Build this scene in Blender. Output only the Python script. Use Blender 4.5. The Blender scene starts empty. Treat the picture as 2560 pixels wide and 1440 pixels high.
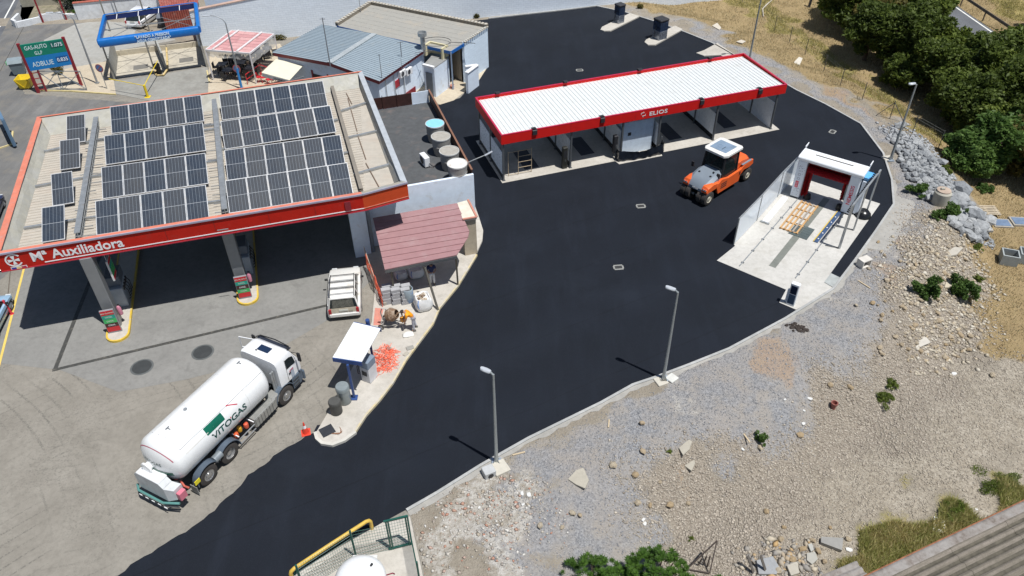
import bpy, bmesh, math, random
import numpy as np
from mathutils import Vector, Matrix, noise as mnoise
random.seed(7); rng=np.random.default_rng(11)
PI=math.pi; R=math.radians
SC=bpy.context.scene
COL=SC.collection
# ------------------------------------------------------------ camera
CAM_H=30.0; F_PX=1955.0; PITCH=R(40.12); ROLL=R(0.66)
cam_d=bpy.data.cameras.new("camera"); cam=bpy.data.objects.new("camera",cam_d); COL.objects.link(cam); SC.camera=cam
cam_d.sensor_fit='HORIZONTAL'; cam_d.sensor_width=36.0; cam_d.lens=36.0*F_PX/2560.0
cam_d.clip_start=0.5; cam_d.clip_end=2000
_f=Vector((0,math.cos(PITCH),-math.sin(PITCH))); _r=Vector((1,0,0)); _d=_f.cross(_r)
_r2=math.cos(ROLL)*_r+math.sin(ROLL)*_d; _d2=-math.sin(ROLL)*_r+math.cos(ROLL)*_d
Mc=Matrix((( _r2.x,-_d2.x,-_f.x,0),(_r2.y,-_d2.y,-_f.y,0),(_r2.z,-_d2.z,-_f.z,CAM_H),(0,0,0,1)))
cam.matrix_world=Mc
# ------------------------------------------------------------ world, sun, exposure
SUN_EL=R(70.3); SH_AZ=R(144.0)          # elevation of the sun, heading of the shadows (from +x)
W=bpy.data.worlds.new("World"); SC.world=W; W.use_nodes=True
wn=W.node_tree; wn.nodes.clear()
sky=wn.nodes.new('ShaderNodeTexSky'); sky.sky_type='NISHITA'; sky.sun_disc=False
sky.sun_elevation=SUN_EL
_sd=Vector((-math.cos(SH_AZ),-math.sin(SH_AZ),0))
sky.sun_rotation=math.atan2(_sd.x,_sd.y)
sky.air_density=1.0; sky.dust_density=0.6; sky.ozone_density=1.0
bg=wn.nodes.new('ShaderNodeBackground'); bg.inputs['Strength'].default_value=0.068
wo=wn.nodes.new('ShaderNodeOutputWorld')
wn.links.new(sky.outputs[0],bg.inputs[0]); wn.links.new(bg.outputs[0],wo.inputs[0])
sl=bpy.data.lights.new("sun",'SUN'); sl.energy=5.0; sl.angle=R(0.5); sl.color=(1.0,0.98,0.945)
so=bpy.data.objects.new("sun",sl); COL.objects.link(so); so.location=(20,-10,60)
_dir=Vector((math.cos(SH_AZ)*math.cos(SUN_EL),math.sin(SH_AZ)*math.cos(SUN_EL),-math.sin(SUN_EL)))
so.rotation_euler=_dir.to_track_quat('-Z','Y').to_euler()
SC.view_settings.view_transform='Standard'; SC.view_settings.look='None'
SC.view_settings.exposure=0.0; SC.view_settings.gamma=1.0; SC.view_settings.use_curve_mapping=False
# ------------------------------------------------------------ survey helper: photo measurement -> point at height z
def at(x,y,z=0.0):
    d=_r2*((x-1280)/F_PX)+_d2*((y-720)/F_PX)+_f
    t=(z-CAM_H)/d.z
    return Vector((0,0,CAM_H))+d*t
# ------------------------------------------------------------ materials
MATS={}
def new_mat(name):
    m=bpy.data.materials.new(name); m.use_nodes=True; nt=m.node_tree; nt.nodes.clear()
    o=nt.nodes.new('ShaderNodeOutputMaterial'); b=nt.nodes.new('ShaderNodeBsdfPrincipled')
    nt.links.new(b.outputs[0],o.inputs[0]); return m,nt,b
class NT:
    """tiny node helper"""
    def __init__(s,nt): s.nt=nt
    def n(s,t,**kw):
        x=s.nt.nodes.new(t)
        for k,v in kw.items(): setattr(x,k,v)
        return x
    def l(s,a,b): s.nt.links.new(a,b)
    def coord(s,kind='Object'): return s.n('ShaderNodeTexCoord').outputs[kind]
    def noise(s,vec,scale,detail=4,rough=.55,dist=0):
        x=s.n('ShaderNodeTexNoise'); x.inputs['Scale'].default_value=scale; x.inputs['Detail'].default_value=detail
        x.inputs['Roughness'].default_value=rough; x.inputs['Distortion'].default_value=dist
        if vec is not None: s.l(vec,x.inputs['Vector'])
        return x.outputs['Fac']
    def voro(s,vec,scale,out='Distance',feature='F1',rnd=1):
        x=s.n('ShaderNodeTexVoronoi',feature=feature); x.inputs['Scale'].default_value=scale
        x.inputs['Randomness'].default_value=rnd
        if vec is not None: s.l(vec,x.inputs['Vector'])
        return x.outputs[out]
    def mapr(s,v,a,b,c=0,d=1):
        x=s.n('ShaderNodeMapRange'); x.inputs[1].default_value=a; x.inputs[2].default_value=b
        x.inputs[3].default_value=c; x.inputs[4].default_value=d; s.l(v,x.inputs[0]); return x.outputs[0]
    def math(s,op,a,b=None,clamp=False):
        x=s.n('ShaderNodeMath',operation=op); x.use_clamp=clamp
        for i,v in enumerate((a,b)):
            if v is None: continue
            if isinstance(v,(int,float)): x.inputs[i].default_value=v
            else: s.l(v,x.inputs[i])
        return x.outputs[0]
    def mix(s,f,a,b,bt='MIX'):
        x=s.n('ShaderNodeMix',data_type='RGBA',blend_type=bt)
        for i,v in ((0,f),(6,a),(7,b)):
            if isinstance(v,(int,float)): x.inputs[i].default_value=v
            elif isinstance(v,(tuple,list)): x.inputs[i].default_value=(*v[:3],1)
            else: s.l(v,x.inputs[i])
        return x.outputs[2]
    def bump(s,h,strength,dist=.02,normal=None):
        x=s.n('ShaderNodeBump'); x.inputs['Strength'].default_value=strength; x.inputs['Distance'].default_value=dist
        s.l(h,x.inputs['Height'])
        if normal is not None: s.l(normal,x.inputs['Normal'])
        return x.outputs[0]
    def stretch(s,vec,sx,sy,sz,rot=0):
        x=s.n('ShaderNodeMapping'); x.inputs['Scale'].default_value=(sx,sy,sz); x.inputs['Rotation'].default_value=(0,0,rot)
        s.l(vec,x.inputs['Vector']); return x.outputs[0]
def hexc(c): return c
def M(name,col,rough=.6,metal=0.,var=.12,scale=2.5,bump=0.,bscale=30.,dirt=None,spec=.5,coat=0.,streak=None,alpha=1.,trans=0.):
    """generic procedural surface: base colour, soft mottling, optional dirt (colour, amount, scale) and fine relief"""
    if name in MATS: return MATS[name]
    m,nt,b=new_mat(name); h=NT(nt); v=h.coord()
    c=tuple(col)
    f=h.noise(v,scale,5,.6)
    lo=tuple(x*(1-var) for x in c); hi=tuple(min(1,x*(1+var)) for x in c)
    colr=h.mix(h.mapr(f,.3,.7),lo,hi)
    if dirt:
        dc,am,ds=dirt
        g=h.noise(v,ds,6,.65); colr=h.mix(h.mapr(g,.62-am*.35,.78-am*.2,0,min(1,.35+am)),colr,dc)
    if streak:
        dc,am,sx,sy=streak
        g=h.noise(h.stretch(v,sx,sy,1),1,4,.6); colr=h.mix(h.mapr(g,.5,.75,0,am),colr,dc)
    h.l(colr,b.inputs['Base Color'])
    r=h.mapr(h.noise(v,scale*2.3,3),.3,.7,max(0,rough-.08),min(1,rough+.08)); h.l(r,b.inputs['Roughness'])
    b.inputs['Metallic'].default_value=metal; b.inputs['Specular IOR Level'].default_value=spec
    b.inputs['Coat Weight'].default_value=coat
    b.inputs['Alpha'].default_value=alpha; b.inputs['Transmission Weight'].default_value=trans
    if bump: h.l(h.bump(h.noise(v,bscale,4,.6),bump),b.inputs['Normal'])
    MATS[name]=m; return m
# ------------------------------------------------------------ mesh builder
ZU=Vector((0,0,1))
def frame(o,az=0.,tilt=None):
    return Matrix.Translation(Vector(o))@Matrix.Rotation(az,4,'Z')
class MB:
    def __init__(s,mtx=None): s.v=[];s.f=[];s.m=[];s.mi=0;s.M=mtx
    def add(s,vs,fs):
        n=len(s.v)
        for p in vs:
            p=Vector(p); s.v.append(s.M@p if s.M is not None else p)
        for f in fs: s.f.append([n+i for i in f]); s.m.append(s.mi)
        return s
    def mat(s,i): s.mi=i; return s
    def box(s,x0,x1,y0,y1,z0,z1):
        return s.add([(x0,y0,z0),(x1,y0,z0),(x1,y1,z0),(x0,y1,z0),(x0,y0,z1),(x1,y0,z1),(x1,y1,z1),(x0,y1,z1)],
            [(0,3,2,1),(4,5,6,7),(0,1,5,4),(1,2,6,5),(2,3,7,6),(3,0,4,7)])
    def cbox(s,c,sx,sy,sz,rot=None):
        c=Vector(c); q=rot if rot is not None else Matrix.Identity(3)
        vs=[c+q@Vector((i*sx/2,j*sy/2,k*sz/2)) for k in(-1,1) for i,j in((-1,-1),(1,-1),(1,1),(-1,1))]
        return s.add(vs,[(0,3,2,1),(4,5,6,7),(0,1,5,4),(1,2,6,5),(2,3,7,6),(3,0,4,7)])
    def beam(s,a,b,w,h=None,up=ZU):
        a=Vector(a);b=Vector(b); h=h or w; d=(b-a).normalized()
        u=Vector(up)
        if abs(d.dot(u))>.98: u=Vector((1,0,0))
        x=d.cross(u).normalized(); z=x.cross(d)
        vs=[p+x*(i*w/2)+z*(k*h/2) for p in(a,b) for i,k in((-1,-1),(1,-1),(1,1),(-1,1))]
        return s.add(vs,[(3,2,1,0),(4,5,6,7),(0,1,5,4),(1,2,6,5),(2,3,7,6),(3,0,4,7)])
    def cyl(s,a,b,r,r2=None,n=12,caps=True):
        a=Vector(a);b=Vector(b); r2=r if r2 is None else r2; d=(b-a).normalized()
        u=ZU if abs(d.z)<.98 else Vector((1,0,0)); x=d.cross(u).normalized(); y=d.cross(x)
        vs=[]
        for p,q in((a,r),(b,r2)):
            vs+=[p+(x*math.cos(2*PI*i/n)+y*math.sin(2*PI*i/n))*q for i in range(n)]
        fs=[(i,(i+1)%n,n+(i+1)%n,n+i) for i in range(n)]
        if caps: fs+=[tuple(range(n))[::-1],tuple(range(n,2*n))]
        return s.add(vs,fs)
    def tube(s,pts,r,n=8,caps=True,rs=None):
        pts=[Vector(p) for p in pts]; vs=[]; fs=[]; x=None
        for k,p in enumerate(pts):
            d=(pts[min(k+1,len(pts)-1)]-pts[max(k-1,0)]).normalized()
            if x is None:
                u=ZU if abs(d.z)<.9 else Vector((1,0,0)); x=d.cross(u).normalized()
            x=(x-d*x.dot(d)).normalized(); y=d.cross(x); q=rs[k] if rs else r
            vs+=[p+(x*math.cos(2*PI*i/n)+y*math.sin(2*PI*i/n))*q for i in range(n)]
        for k in range(len(pts)-1):
            fs+=[(k*n+i,k*n+(i+1)%n,(k+1)*n+(i+1)%n,(k+1)*n+i) for i in range(n)]
        if caps: fs+=[tuple(range(n))[::-1],tuple(range((len(pts)-1)*n,len(pts)*n))]
        return s.add(vs,fs)
    def prism(s,pts,z0,z1):
        n=len(pts); g=lambda z,i:z[i] if isinstance(z,(list,tuple)) else z
        vs=[(p[0],p[1],g(z0,i)) for i,p in enumerate(pts)]+[(p[0],p[1],g(z1,i)) for i,p in enumerate(pts)]
        return s.add(vs,[tuple(range(n))[::-1],tuple(range(n,2*n))]+[(i,(i+1)%n,n+(i+1)%n,n+i) for i in range(n)])
    def poly(s,pts): return s.add(pts,[tuple(range(len(pts)))])
    def lathe(s,prof,n=20,o=(0,0,0),axis='Z',caps=True):
        o=Vector(o); vs=[]
        for r,z in prof:
            for i in range(n):
                a=2*PI*i/n
                if axis=='Z': vs.append(o+Vector((r*math.cos(a),r*math.sin(a),z)))
                elif axis=='X': vs.append(o+Vector((z,r*math.cos(a),r*math.sin(a))))
                else: vs.append(o+Vector((r*math.sin(a),z,r*math.cos(a))))
        fs=[]
        for k in range(len(prof)-1):
            fs+=[(k*n+i,k*n+(i+1)%n,(k+1)*n+(i+1)%n,(k+1)*n+i) for i in range(n)]
        if caps: fs.append(tuple(range(n))[::-1]); fs.append(tuple(range((len(prof)-1)*n,len(prof)*n)))
        return s.add(vs,fs)
    def loft(s,secs,caps=True,closed=True):
        """secs: rings of equal length"""
        n=len(secs[0]); vs=[p for q in secs for p in q]; fs=[]
        m=n if closed else n-1
        for k in range(len(secs)-1): fs+=[(k*n+i,k*n+(i+1)%n,(k+1)*n+(i+1)%n,(k+1)*n+i) for i in range(m)]
        if caps and closed: fs+=[tuple(range(n))[::-1],tuple(range((len(secs)-1)*n,len(secs)*n))]
        return s.add(vs,fs)
    def build(s,name,mats,parent=None,world=False,smooth=False,bevel=0,loc=None):
        if not isinstance(mats,(list,tuple)): mats=[mats]
        vs=s.v
        if parent is not None and world:
            im=pmat(parent).inverted(); vs=[im@p for p in vs]
        if loc is not None: l=Vector(loc); vs=[p-l for p in vs]
        me=bpy.data.meshes.new(name); me.from_pydata([tuple(p) for p in vs],[],s.f)
        for m in mats: me.materials.append(m)
        if len(mats)>1: me.polygons.foreach_set('material_index',s.m)
        bm=bmesh.new(); bm.from_mesh(me)
        bmesh.ops.recalc_face_normals(bm,faces=bm.faces)
        if bevel:
            es=[e for e in bm.edges if len(e.link_faces)==2 and e.calc_face_angle(0)>.6]
            bmesh.ops.bevel(bm,geom=es,offset=bevel,segments=2 if smooth else 1,affect='EDGES',profile=.6,clamp_overlap=True)
        bm.to_mesh(me); bm.free()
        if smooth:
            me.polygons.foreach_set('use_smooth',[True]*len(me.polygons)); me.set_sharp_from_angle(angle=R(smooth if smooth is not True else 40))
        me.update()
        o=bpy.data.objects.new(name,me); COL.objects.link(o)
        if loc is not None: o.location=loc
        if parent is not None: o.parent=parent
        return o
def pmat(o):
    m=Matrix.Translation(o.location)@o.rotation_euler.to_matrix().to_4x4()
    return (pmat(o.parent)@m) if o.parent else m
def tag(o,label=None,cat=None,group=None,kind=None):
    if label: o['label']=label
    if cat: o['category']=cat
    if group: o['group']=group
    if kind: o['kind']=kind
    return o
def thing(name,label,cat,loc=(0,0,0),rz=0.,group=None):
    o=bpy.data.objects.new(name,None); COL.objects.link(o); o.location=loc; o.rotation_euler=(0,0,rz)
    o.empty_display_size=.3
    return tag(o,label,cat,group)
KIDS={}
def kids(o): return [c for c in bpy.data.objects if c.parent==o]
def copy_tree(o,parent=None,_k=None):
    c=o.copy(); COL.objects.link(c); c.parent=parent
    for ch in kids(o): copy_tree(ch,c)
    return c
def dup(o,loc,rz,label=None,group=None):
    c=copy_tree(o); c.location=loc; c.rotation_euler=(0,0,rz)
    if label: c['label']=label
    if group: c['group']=group
    return c
def struct(mb,name,mats,**kw): return tag(mb.build(name,mats,**kw),kind='structure')
def lerp(a,b,t): return a+(b-a)*t
def text(name,s,size,mtx,mat,parent,depth=.006,align='LEFT',sx=1.,space=1.,bold=0.,shear=0.,fit=None):
    """flat lettering as a mesh part; mtx places the baseline frame (x along text, y up)"""
    cu=bpy.data.curves.new(name,'FONT'); cu.body=s; cu.size=size; cu.align_x=align; cu.extrude=depth/2; cu.space_character=space
    cu.offset=bold; cu.shear=shear; cu.resolution_u=3
    tmp=bpy.data.objects.new(name+"_tmp",cu); COL.objects.link(tmp)
    dg=bpy.context.evaluated_depsgraph_get(); me=bpy.data.meshes.new_from_object(tmp.evaluated_get(dg))
    bpy.data.objects.remove(tmp); bpy.data.curves.remove(cu)
    if fit: xs=[v.co.x for v in me.vertices]; sx=fit/(max(xs)-min(xs))
    me.transform(mtx@Matrix.Scale(sx,4,(1,0,0))); me.materials.clear(); me.materials.append(mat)
    if parent is not None: me.transform(pmat(parent).inverted())
    me.name=name
    o=bpy.data.objects.new(name,me); COL.objects.link(o)
    if parent is not None: o.parent=parent
    return o
def basis(o,x,y):
    """matrix with origin o, x axis, y axis made orthogonal to x"""
    x=Vector(x).normalized(); y=Vector(y); y=(y-x*y.dot(x)).normalized(); z=x.cross(y)
    m=Matrix((x,y,z)).transposed().to_4x4(); m.translation=Vector(o); return m
def corr_sheet(mb,A,B,C,D,n,amp,thick=.0,prof='sine'):
    """corrugated sheet over quad A,B,C,D (ribs run A->D / B->C); n ribs between A and B"""
    A,B,C,D=map(Vector,(A,B,C,D)); nrm=(B-A).cross(D-A).normalized()
    if nrm.z<0: nrm=-nrm
    if prof=='sine': ph=[(k/6,math.sin(2*PI*k/6)) for k in range(6)]
    else: ph=[(0,0),(.78,0),(.81,1),(.93,1),(.96,0)]
    top=[];bot=[]
    for i in range(n):
        for t,hh in ph:
            s=(i+t)/n; top.append(A.lerp(B,s)+nrm*hh*amp); bot.append(D.lerp(C,s)+nrm*hh*amp)
    top.append(B.copy());bot.append(C.copy())
    m=len(top); mb.add(top+bot,[(k,k+1,m+k+1,m+k) for k in range(m-1)])
    return mb
# ============================================================ GROUND AND SETTING
def wpts(px,z=0.): return [at(x,y,z).to_2d() for x,y in px]
# boundary of the paved lot, right/back side (kerb line), measured in the photo
KERB_PX=[(1015,1275),(1090,1232),(1200,1163),(1320,1095),(1500,1007),(1580,962),(1640,942),(1720,912),(1820,872),(1960,797),(2080,722),(2135,650),(2185,580),(2231,512),(2226,450),(2205,385),(2150,312),(2060,262),(1990,228),(1935,196),(1880,168),(1780,110),(1700,78),(1640,57),(1560,32),(1490,17),(1400,28),(1300,39),(1222,48)]
KERB=[tuple(p) for p in wpts(KERB_PX)]
LOT=KERB+[tuple(p) for p in wpts([(900,80),(620,110),(520,112)])]+[(-36,74),(-40,78),(-78,74),(-78,2),(-2,2)]+[tuple(p) for p in wpts([(1062,1440),(1028,1292)])]
def pip(x,y,poly):
    ins=np.zeros(x.shape,bool); n=len(poly)
    for i in range(n):
        x0,y0=poly[i][0],poly[i][1]; x1,y1=poly[(i+1)%n][0],poly[(i+1)%n][1]
        if y0==y1: continue
        c=((y0>y)!=(y1>y))&(x<(x1-x0)*(y-y0)/(y1-y0)+x0); ins^=c
    return ins
def distline(x,y,poly,closed=True):
    d=np.full(x.shape,1e9); n=len(poly)
    for i in range(n if closed else n-1):
        x0,y0=poly[i][0],poly[i][1]; x1,y1=poly[(i+1)%n][0],poly[(i+1)%n][1]
        L=(x1-x0)**2+(y1-y0)**2+1e-9; t=np.clip(((x-x0)*(x1-x0)+(y-y0)*(y1-y0))/L,0,1)
        d=np.minimum(d,np.hypot(x-x0-t*(x1-x0),y-y0-t*(y1-y0)))
    return d
def sstep(a,b,x): t=np.clip((x-a)/(b-a),0,1); return t*t*(3-2*t)
def vnoise(x,y,s,seed=0):
    """smooth value noise, vectorised"""
    r=np.random.default_rng(seed); g=r.random((64,64)); u=x/s+1000.3; v=y/s+1000.7
    i=np.floor(u).astype(int); j=np.floor(v).astype(int); fu=u-i; fv=v-j; fu=fu*fu*(3-2*fu); fv=fv*fv*(3-2*fv)
    a=g[i%64,j%64];b=g[(i+1)%64,j%64];c=g[i%64,(j+1)%64];d=g[(i+1)%64,(j+1)%64]
    return (a*(1-fu)+b*fu)*(1-fv)+(c*(1-fu)+d*fu)*fv
def terrain(x,y,micro=False):
    x=np.asarray(x,float); y=np.asarray(y,float)
    ins=pip(x,y,LOT); d=distline(x,y,LOT)
    drop=1.75*sstep(58,46,y)+0.8*sstep(44,60,y)          # deeper below the lot towards the near side
    hgt=-0.02+0.05*sstep(0,.5,d)-drop*sstep(3.0,7.5,d)
    hgt+=(.35*(vnoise(x,y,6,1)-.5)+.16*(vnoise(x,y,1.7,2)-.5))*sstep(1.5,6,d)
    if micro: hgt+=(.05*(vnoise(x,y,.5,5)-.5))*sstep(.6,3,d)
    return np.where(ins,-0.06,hgt)
def tz(x,y): return float(terrain(np.array([x]),np.array([y]))[0])
def ag(x,y):
    """point on the terrain under a photo measurement"""
    z=0.
    for _ in range(12): p=at(x,y,z); z=.5*z+.5*tz(p.x,p.y)
    p=at(x,y,z); return Vector((p.x,p.y,tz(p.x,p.y)))
def wreg(px,z=-1.): return [tuple(p) for p in wpts(px,z)]
# --- surface regions on the open ground
REG_STONE=[wreg([(1730,1440),(1640,1330),(1500,1225),(1620,1160),(1780,1165),(1900,1120),(2010,1080),(2030,970),(2170,920),(2180,770),(2250,700),(2290,640),(2370,620),(2460,700),(2480,830),(2420,950),(2300,1010),(2150,1130),(2000,1200),(2000,1440)]),
           wreg([(2200,560),(2280,540),(2350,600),(2290,660),(2230,620)])]
REG_DUST=[wreg([(2000,1200),(2300,1010),(2420,950),(2560,860),(2700,850),(2700,1300),(2560,1120),(2250,1330),(2000,1440),(1750,1440),(1850,1300)])]
REG_SCREE=[wreg([(1730,1440),(1640,1330),(1500,1225),(1620,1160),(1900,1120),(2010,1080),(2160,900),(2290,1000),(2560,860),(2700,850),(2700,1200),(2540,1100),(2250,1300),(2000,1440)])]
REG_GRAVEL=[wreg([(1240,1180),(1660,955),(1990,785),(2130,660),(2220,540),(2225,400),(2140,300),(1950,205),(1770,100),(1660,58),(1500,18),(1560,30),(1800,90),(1990,195),(2080,240),(2230,320),(2300,400),(2330,500),(2300,600),(2180,780),(2170,930),(2030,970),(2010,1080),(1900,1120),(1640,1130),(1520,1200),(1640,1330),(1640,1440),(1290,1440),(1200,1330),(1400,1200)],-.3)]
REG_GRASS=[wreg([(1500,20),(1700,0),(1700,-60),(2700,-60),(2700,560),(2560,560),(2470,560),(2350,430),(2200,300),(2060,235),(1930,180),(1790,100),(1650,55)]),
           wreg([(2450,520),(2560,500),(2700,520),(2700,800),(2560,900),(2480,830),(2440,700),(2420,600)])]
REG_GREEN=[wreg([(1800,0),(1900,50),(2100,200),(2330,370),(2330,330),(2200,230),(2000,80),(1930,0),(1930,-60),(1700,-60)]),wreg([(2300,1330),(2560,1180),(2640,1180),(2560,1250),(2380,1390),(2200,1440),(2120,1440)]),wreg([(2350,-60),(2560,80),(2700,120),(2700,-60)])]
REG_WEED=[wreg([(2130,1440),(2200,1370),(2300,1330),(2420,1260),(2560,1180),(2700,1150),(2700,1350),(2100,1500),(2050,1440)])]
REG_CLAY=[wreg([(1880,880),(1930,860),(1960,920),(1930,980),(1890,960)]),wreg([(2235,610),(2265,610),(2280,650),(2245,650)]),wreg([(2190,690),(2230,700),(2240,770),(2200,740)]),wreg([(1950,860),(1980,900),(1990,950),(1960,920)]),wreg([(2060,235),(2350,430),(2340,470),(2230,350),(2050,260)]),wreg([(1690,1180),(1740,1185),(1700,1240)],-1)]
REG_LIME=[wreg([(1030,1290),(1200,1180),(1330,1150),(1400,1330),(1330,1440),(1060,1440)],-.4),wreg([(2235,520),(2300,520),(2310,570),(2250,600),(2140,680),(2135,650)],0),wreg([(2080,725),(2135,720),(2120,760),(2090,745)],0),wreg([(1640,940),(1720,950),(1740,1010),(1700,1050),(1650,1000)],-.1)]
# --- terrain mesh
gx=np.concatenate([np.arange(-80,-8,1.5),np.arange(-8,48,.28),np.arange(48,110,1.5)]); gy=np.concatenate([np.arange(-6,12,1.0),np.arange(12,84,.28),np.arange(84,150,2.)])
GX,GY=np.meshgrid(gx,gy); nx,ny=len(gx),len(gy)
GZ=terrain(GX,GY,True)
nv=nx*ny; co=np.stack([GX.ravel(),GY.ravel(),GZ.ravel()],1).astype(np.float32)
ii=(np.arange(ny-1)[:,None]*nx+np.arange(nx-1)[None,:]).ravel()
fc=np.stack([ii,ii+1,ii+nx+1,ii+nx],1)
keep=~((pip(GX.ravel()[ii]+.1,GY.ravel()[ii]+.1,LOT))&(distline(GX.ravel()[ii],GY.ravel()[ii],LOT)>2.0))
fc=fc[keep]
me=bpy.data.meshes.new('ground'); me.vertices.add(nv); me.vertices.foreach_set('co',co.ravel())
me.loops.add(len(fc)*4); me.loops.foreach_set('vertex_index',fc.ravel().astype(np.int32))
me.polygons.add(len(fc)); me.polygons.foreach_set('loop_start',np.arange(0,len(fc)*4,4,dtype=np.int32)); me.polygons.foreach_set('loop_total',np.full(len(fc),4,np.int32))
me.update(); me.validate(); me.polygons.foreach_set('use_smooth',np.ones(len(fc),bool))
def regw(regs,soft=1.0):
    w=np.zeros(GX.shape)
    jx=(vnoise(GX,GY,1.5,21)-.5)*2.0*soft+(vnoise(GX,GY,.5,22)-.5)*.6*soft; jy=(vnoise(GX,GY,1.5,23)-.5)*2.0*soft+(vnoise(GX,GY,.5,24)-.5)*.6*soft
    for p in regs:
        x=GX+jx; y=GY+jy
        i=pip(x,y,p); d=distline(x,y,p); w=np.maximum(w,np.where(i,.5+np.clip(d/soft,0,.5),.5-np.clip(d/soft,0,.5)))
    return w
w_st,w_gr,w_du,w_sc=regw(REG_STONE,1.8),regw(REG_GRAVEL,1.5),regw(REG_DUST,2),regw(REG_SCREE,1.5)
w_ga,w_ge,w_we,w_cl,w_li=regw(REG_GRASS,1.2),regw(REG_GREEN,2.0),regw(REG_WEED,1.2),regw(REG_CLAY,.9),regw(REG_LIME,1.6)
def cattr(nm,r,g,b,a):
    at_=me.color_attributes.new(nm,'FLOAT_COLOR','POINT'); at_.data.foreach_set('color',np.stack([r.ravel(),g.ravel(),b.ravel(),a.ravel()],1).astype(np.float32).ravel())
cattr('cover_a',w_st,w_gr,w_du,w_ga); cattr('cover_b',w_ge,w_we,w_cl,w_li)
m,nt,b=new_mat('open_ground'); h=NT(nt); v=h.coord('Object')
ca=h.n('ShaderNodeAttribute',attribute_name='cover_a'); cb=h.n('ShaderNodeAttribute',attribute_name='cover_b')
sa=h.n('ShaderNodeSeparateColor'); sb=h.n('ShaderNodeSeparateColor'); h.l(ca.outputs['Color'],sa.inputs[0]); h.l(cb.outputs['Color'],sb.inputs[0])
n1=h.noise(v,.9,8,.62); n2=h.noise(v,4.5,8,.65); n3=h.noise(v,16,5,.7); nb=h.noise(v,.25,5,.6)
def sel(wt,col,base,amt=1.):
    q=h.math('ADD',wt,h.math('MULTIPLY',h.math('SUBTRACT',n2,.5),.9)); q=h.mapr(q,.30,.70,0,amt); return h.mix(q,base,col)
vc=h.voro(v,13,'Color'); sv=h.n('ShaderNodeSeparateColor'); h.l(vc,sv.inputs[0]); vcell=sv.outputs[0]
vc2=h.voro(v,5.5,'Color'); sv2=h.n('ShaderNodeSeparateColor'); h.l(vc2,sv2.inputs[0]); vcell2=sv2.outputs[0]
dirt=h.mix(h.mapr(n1,.3,.7),(.27,.235,.185),(.38,.34,.28)); dirt=h.mix(h.mapr(n3,.3,.75,0,.5),dirt,(.19,.165,.13))
stone=h.mix(vcell,(.27,.235,.19),(.48,.43,.36)); stone=h.mix(h.mapr(n3,.35,.6,0,.5),stone,(.17,.135,.10))
dust=h.mix(h.mapr(n1,.35,.65),(.39,.345,.275),(.48,.435,.36)); dust=h.mix(h.math('MULTIPLY',vcell,.55),dust,(.17,.135,.10)); dust=h.mix(h.mapr(n3,.55,.75,0,.6),dust,(.46,.40,.31))
grav=h.mix(vcell,(.20,.205,.218),(.35,.35,.355)); grav=h.mix(h.mapr(n1,.42,.62,0,.85),grav,(.34,.31,.275)); grav=h.mix(h.mapr(nb,.45,.65,0,.5),grav,(.34,.31,.28)); grav=h.mix(h.mapr(n3,.55,.75,0,.4),grav,(.19,.19,.205))
gss=h.mix(h.mapr(n1,.3,.7),(.30,.22,.12),(.42,.315,.175)); gss=h.mix(h.mapr(n2,.4,.75,0,.6),gss,(.27,.215,.10)); gss=h.mix(h.mapr(n3,.3,.7,0,.3),gss,(.22,.16,.075))
grn=h.mix(h.mapr(n2,.3,.7),(.31,.26,.085),(.20,.20,.06)); grn=h.mix(h.mapr(n1,.3,.7,0,.7),grn,(.42,.33,.14))
wed=h.mix(h.mapr(n2,.3,.7),(.24,.175,.07),(.10,.11,.03))
cly=h.mix(h.mapr(n2,.3,.7),(.45,.25,.09),(.36,.24,.14))
lime=h.mix(h.mapr(n2,.35,.65),(.34,.31,.26),(.56,.54,.50))
c=dirt
c=sel(sa.outputs[2],dust,c); c=sel(sa.outputs[0],stone,c); c=sel(sa.outputs[1],grav,c)
al=ca.outputs['Alpha']; bl=cb.outputs['Alpha']
c=sel(al,gss,c); c=sel(sb.outputs[0],grn,c,.75); c=sel(sb.outputs[1],wed,c); c=sel(h.math('SUBTRACT',sb.outputs[2],.08),cly,c,.42)
c=sel(h.math('SUBTRACT',bl,h.mapr(n1,.35,.65,.55,0)),lime,c,.8)
h.l(c,b.inputs['Base Color']); b.inputs['Roughness'].default_value=.95; b.inputs['Specular IOR Level'].default_value=.2
bh=h.math('ADD',h.math('MULTIPLY',h.voro(v,13,'Distance'),.6),h.math('MULTIPLY',n3,.8))
h.l(h.bump(bh,.9,.05,h.bump(n2,.8,.14)),b.inputs['Normal'])
me.materials.append(m); gro=bpy.data.objects.new('ground',me); COL.objects.link(gro); tag(gro,kind='structure')
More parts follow.
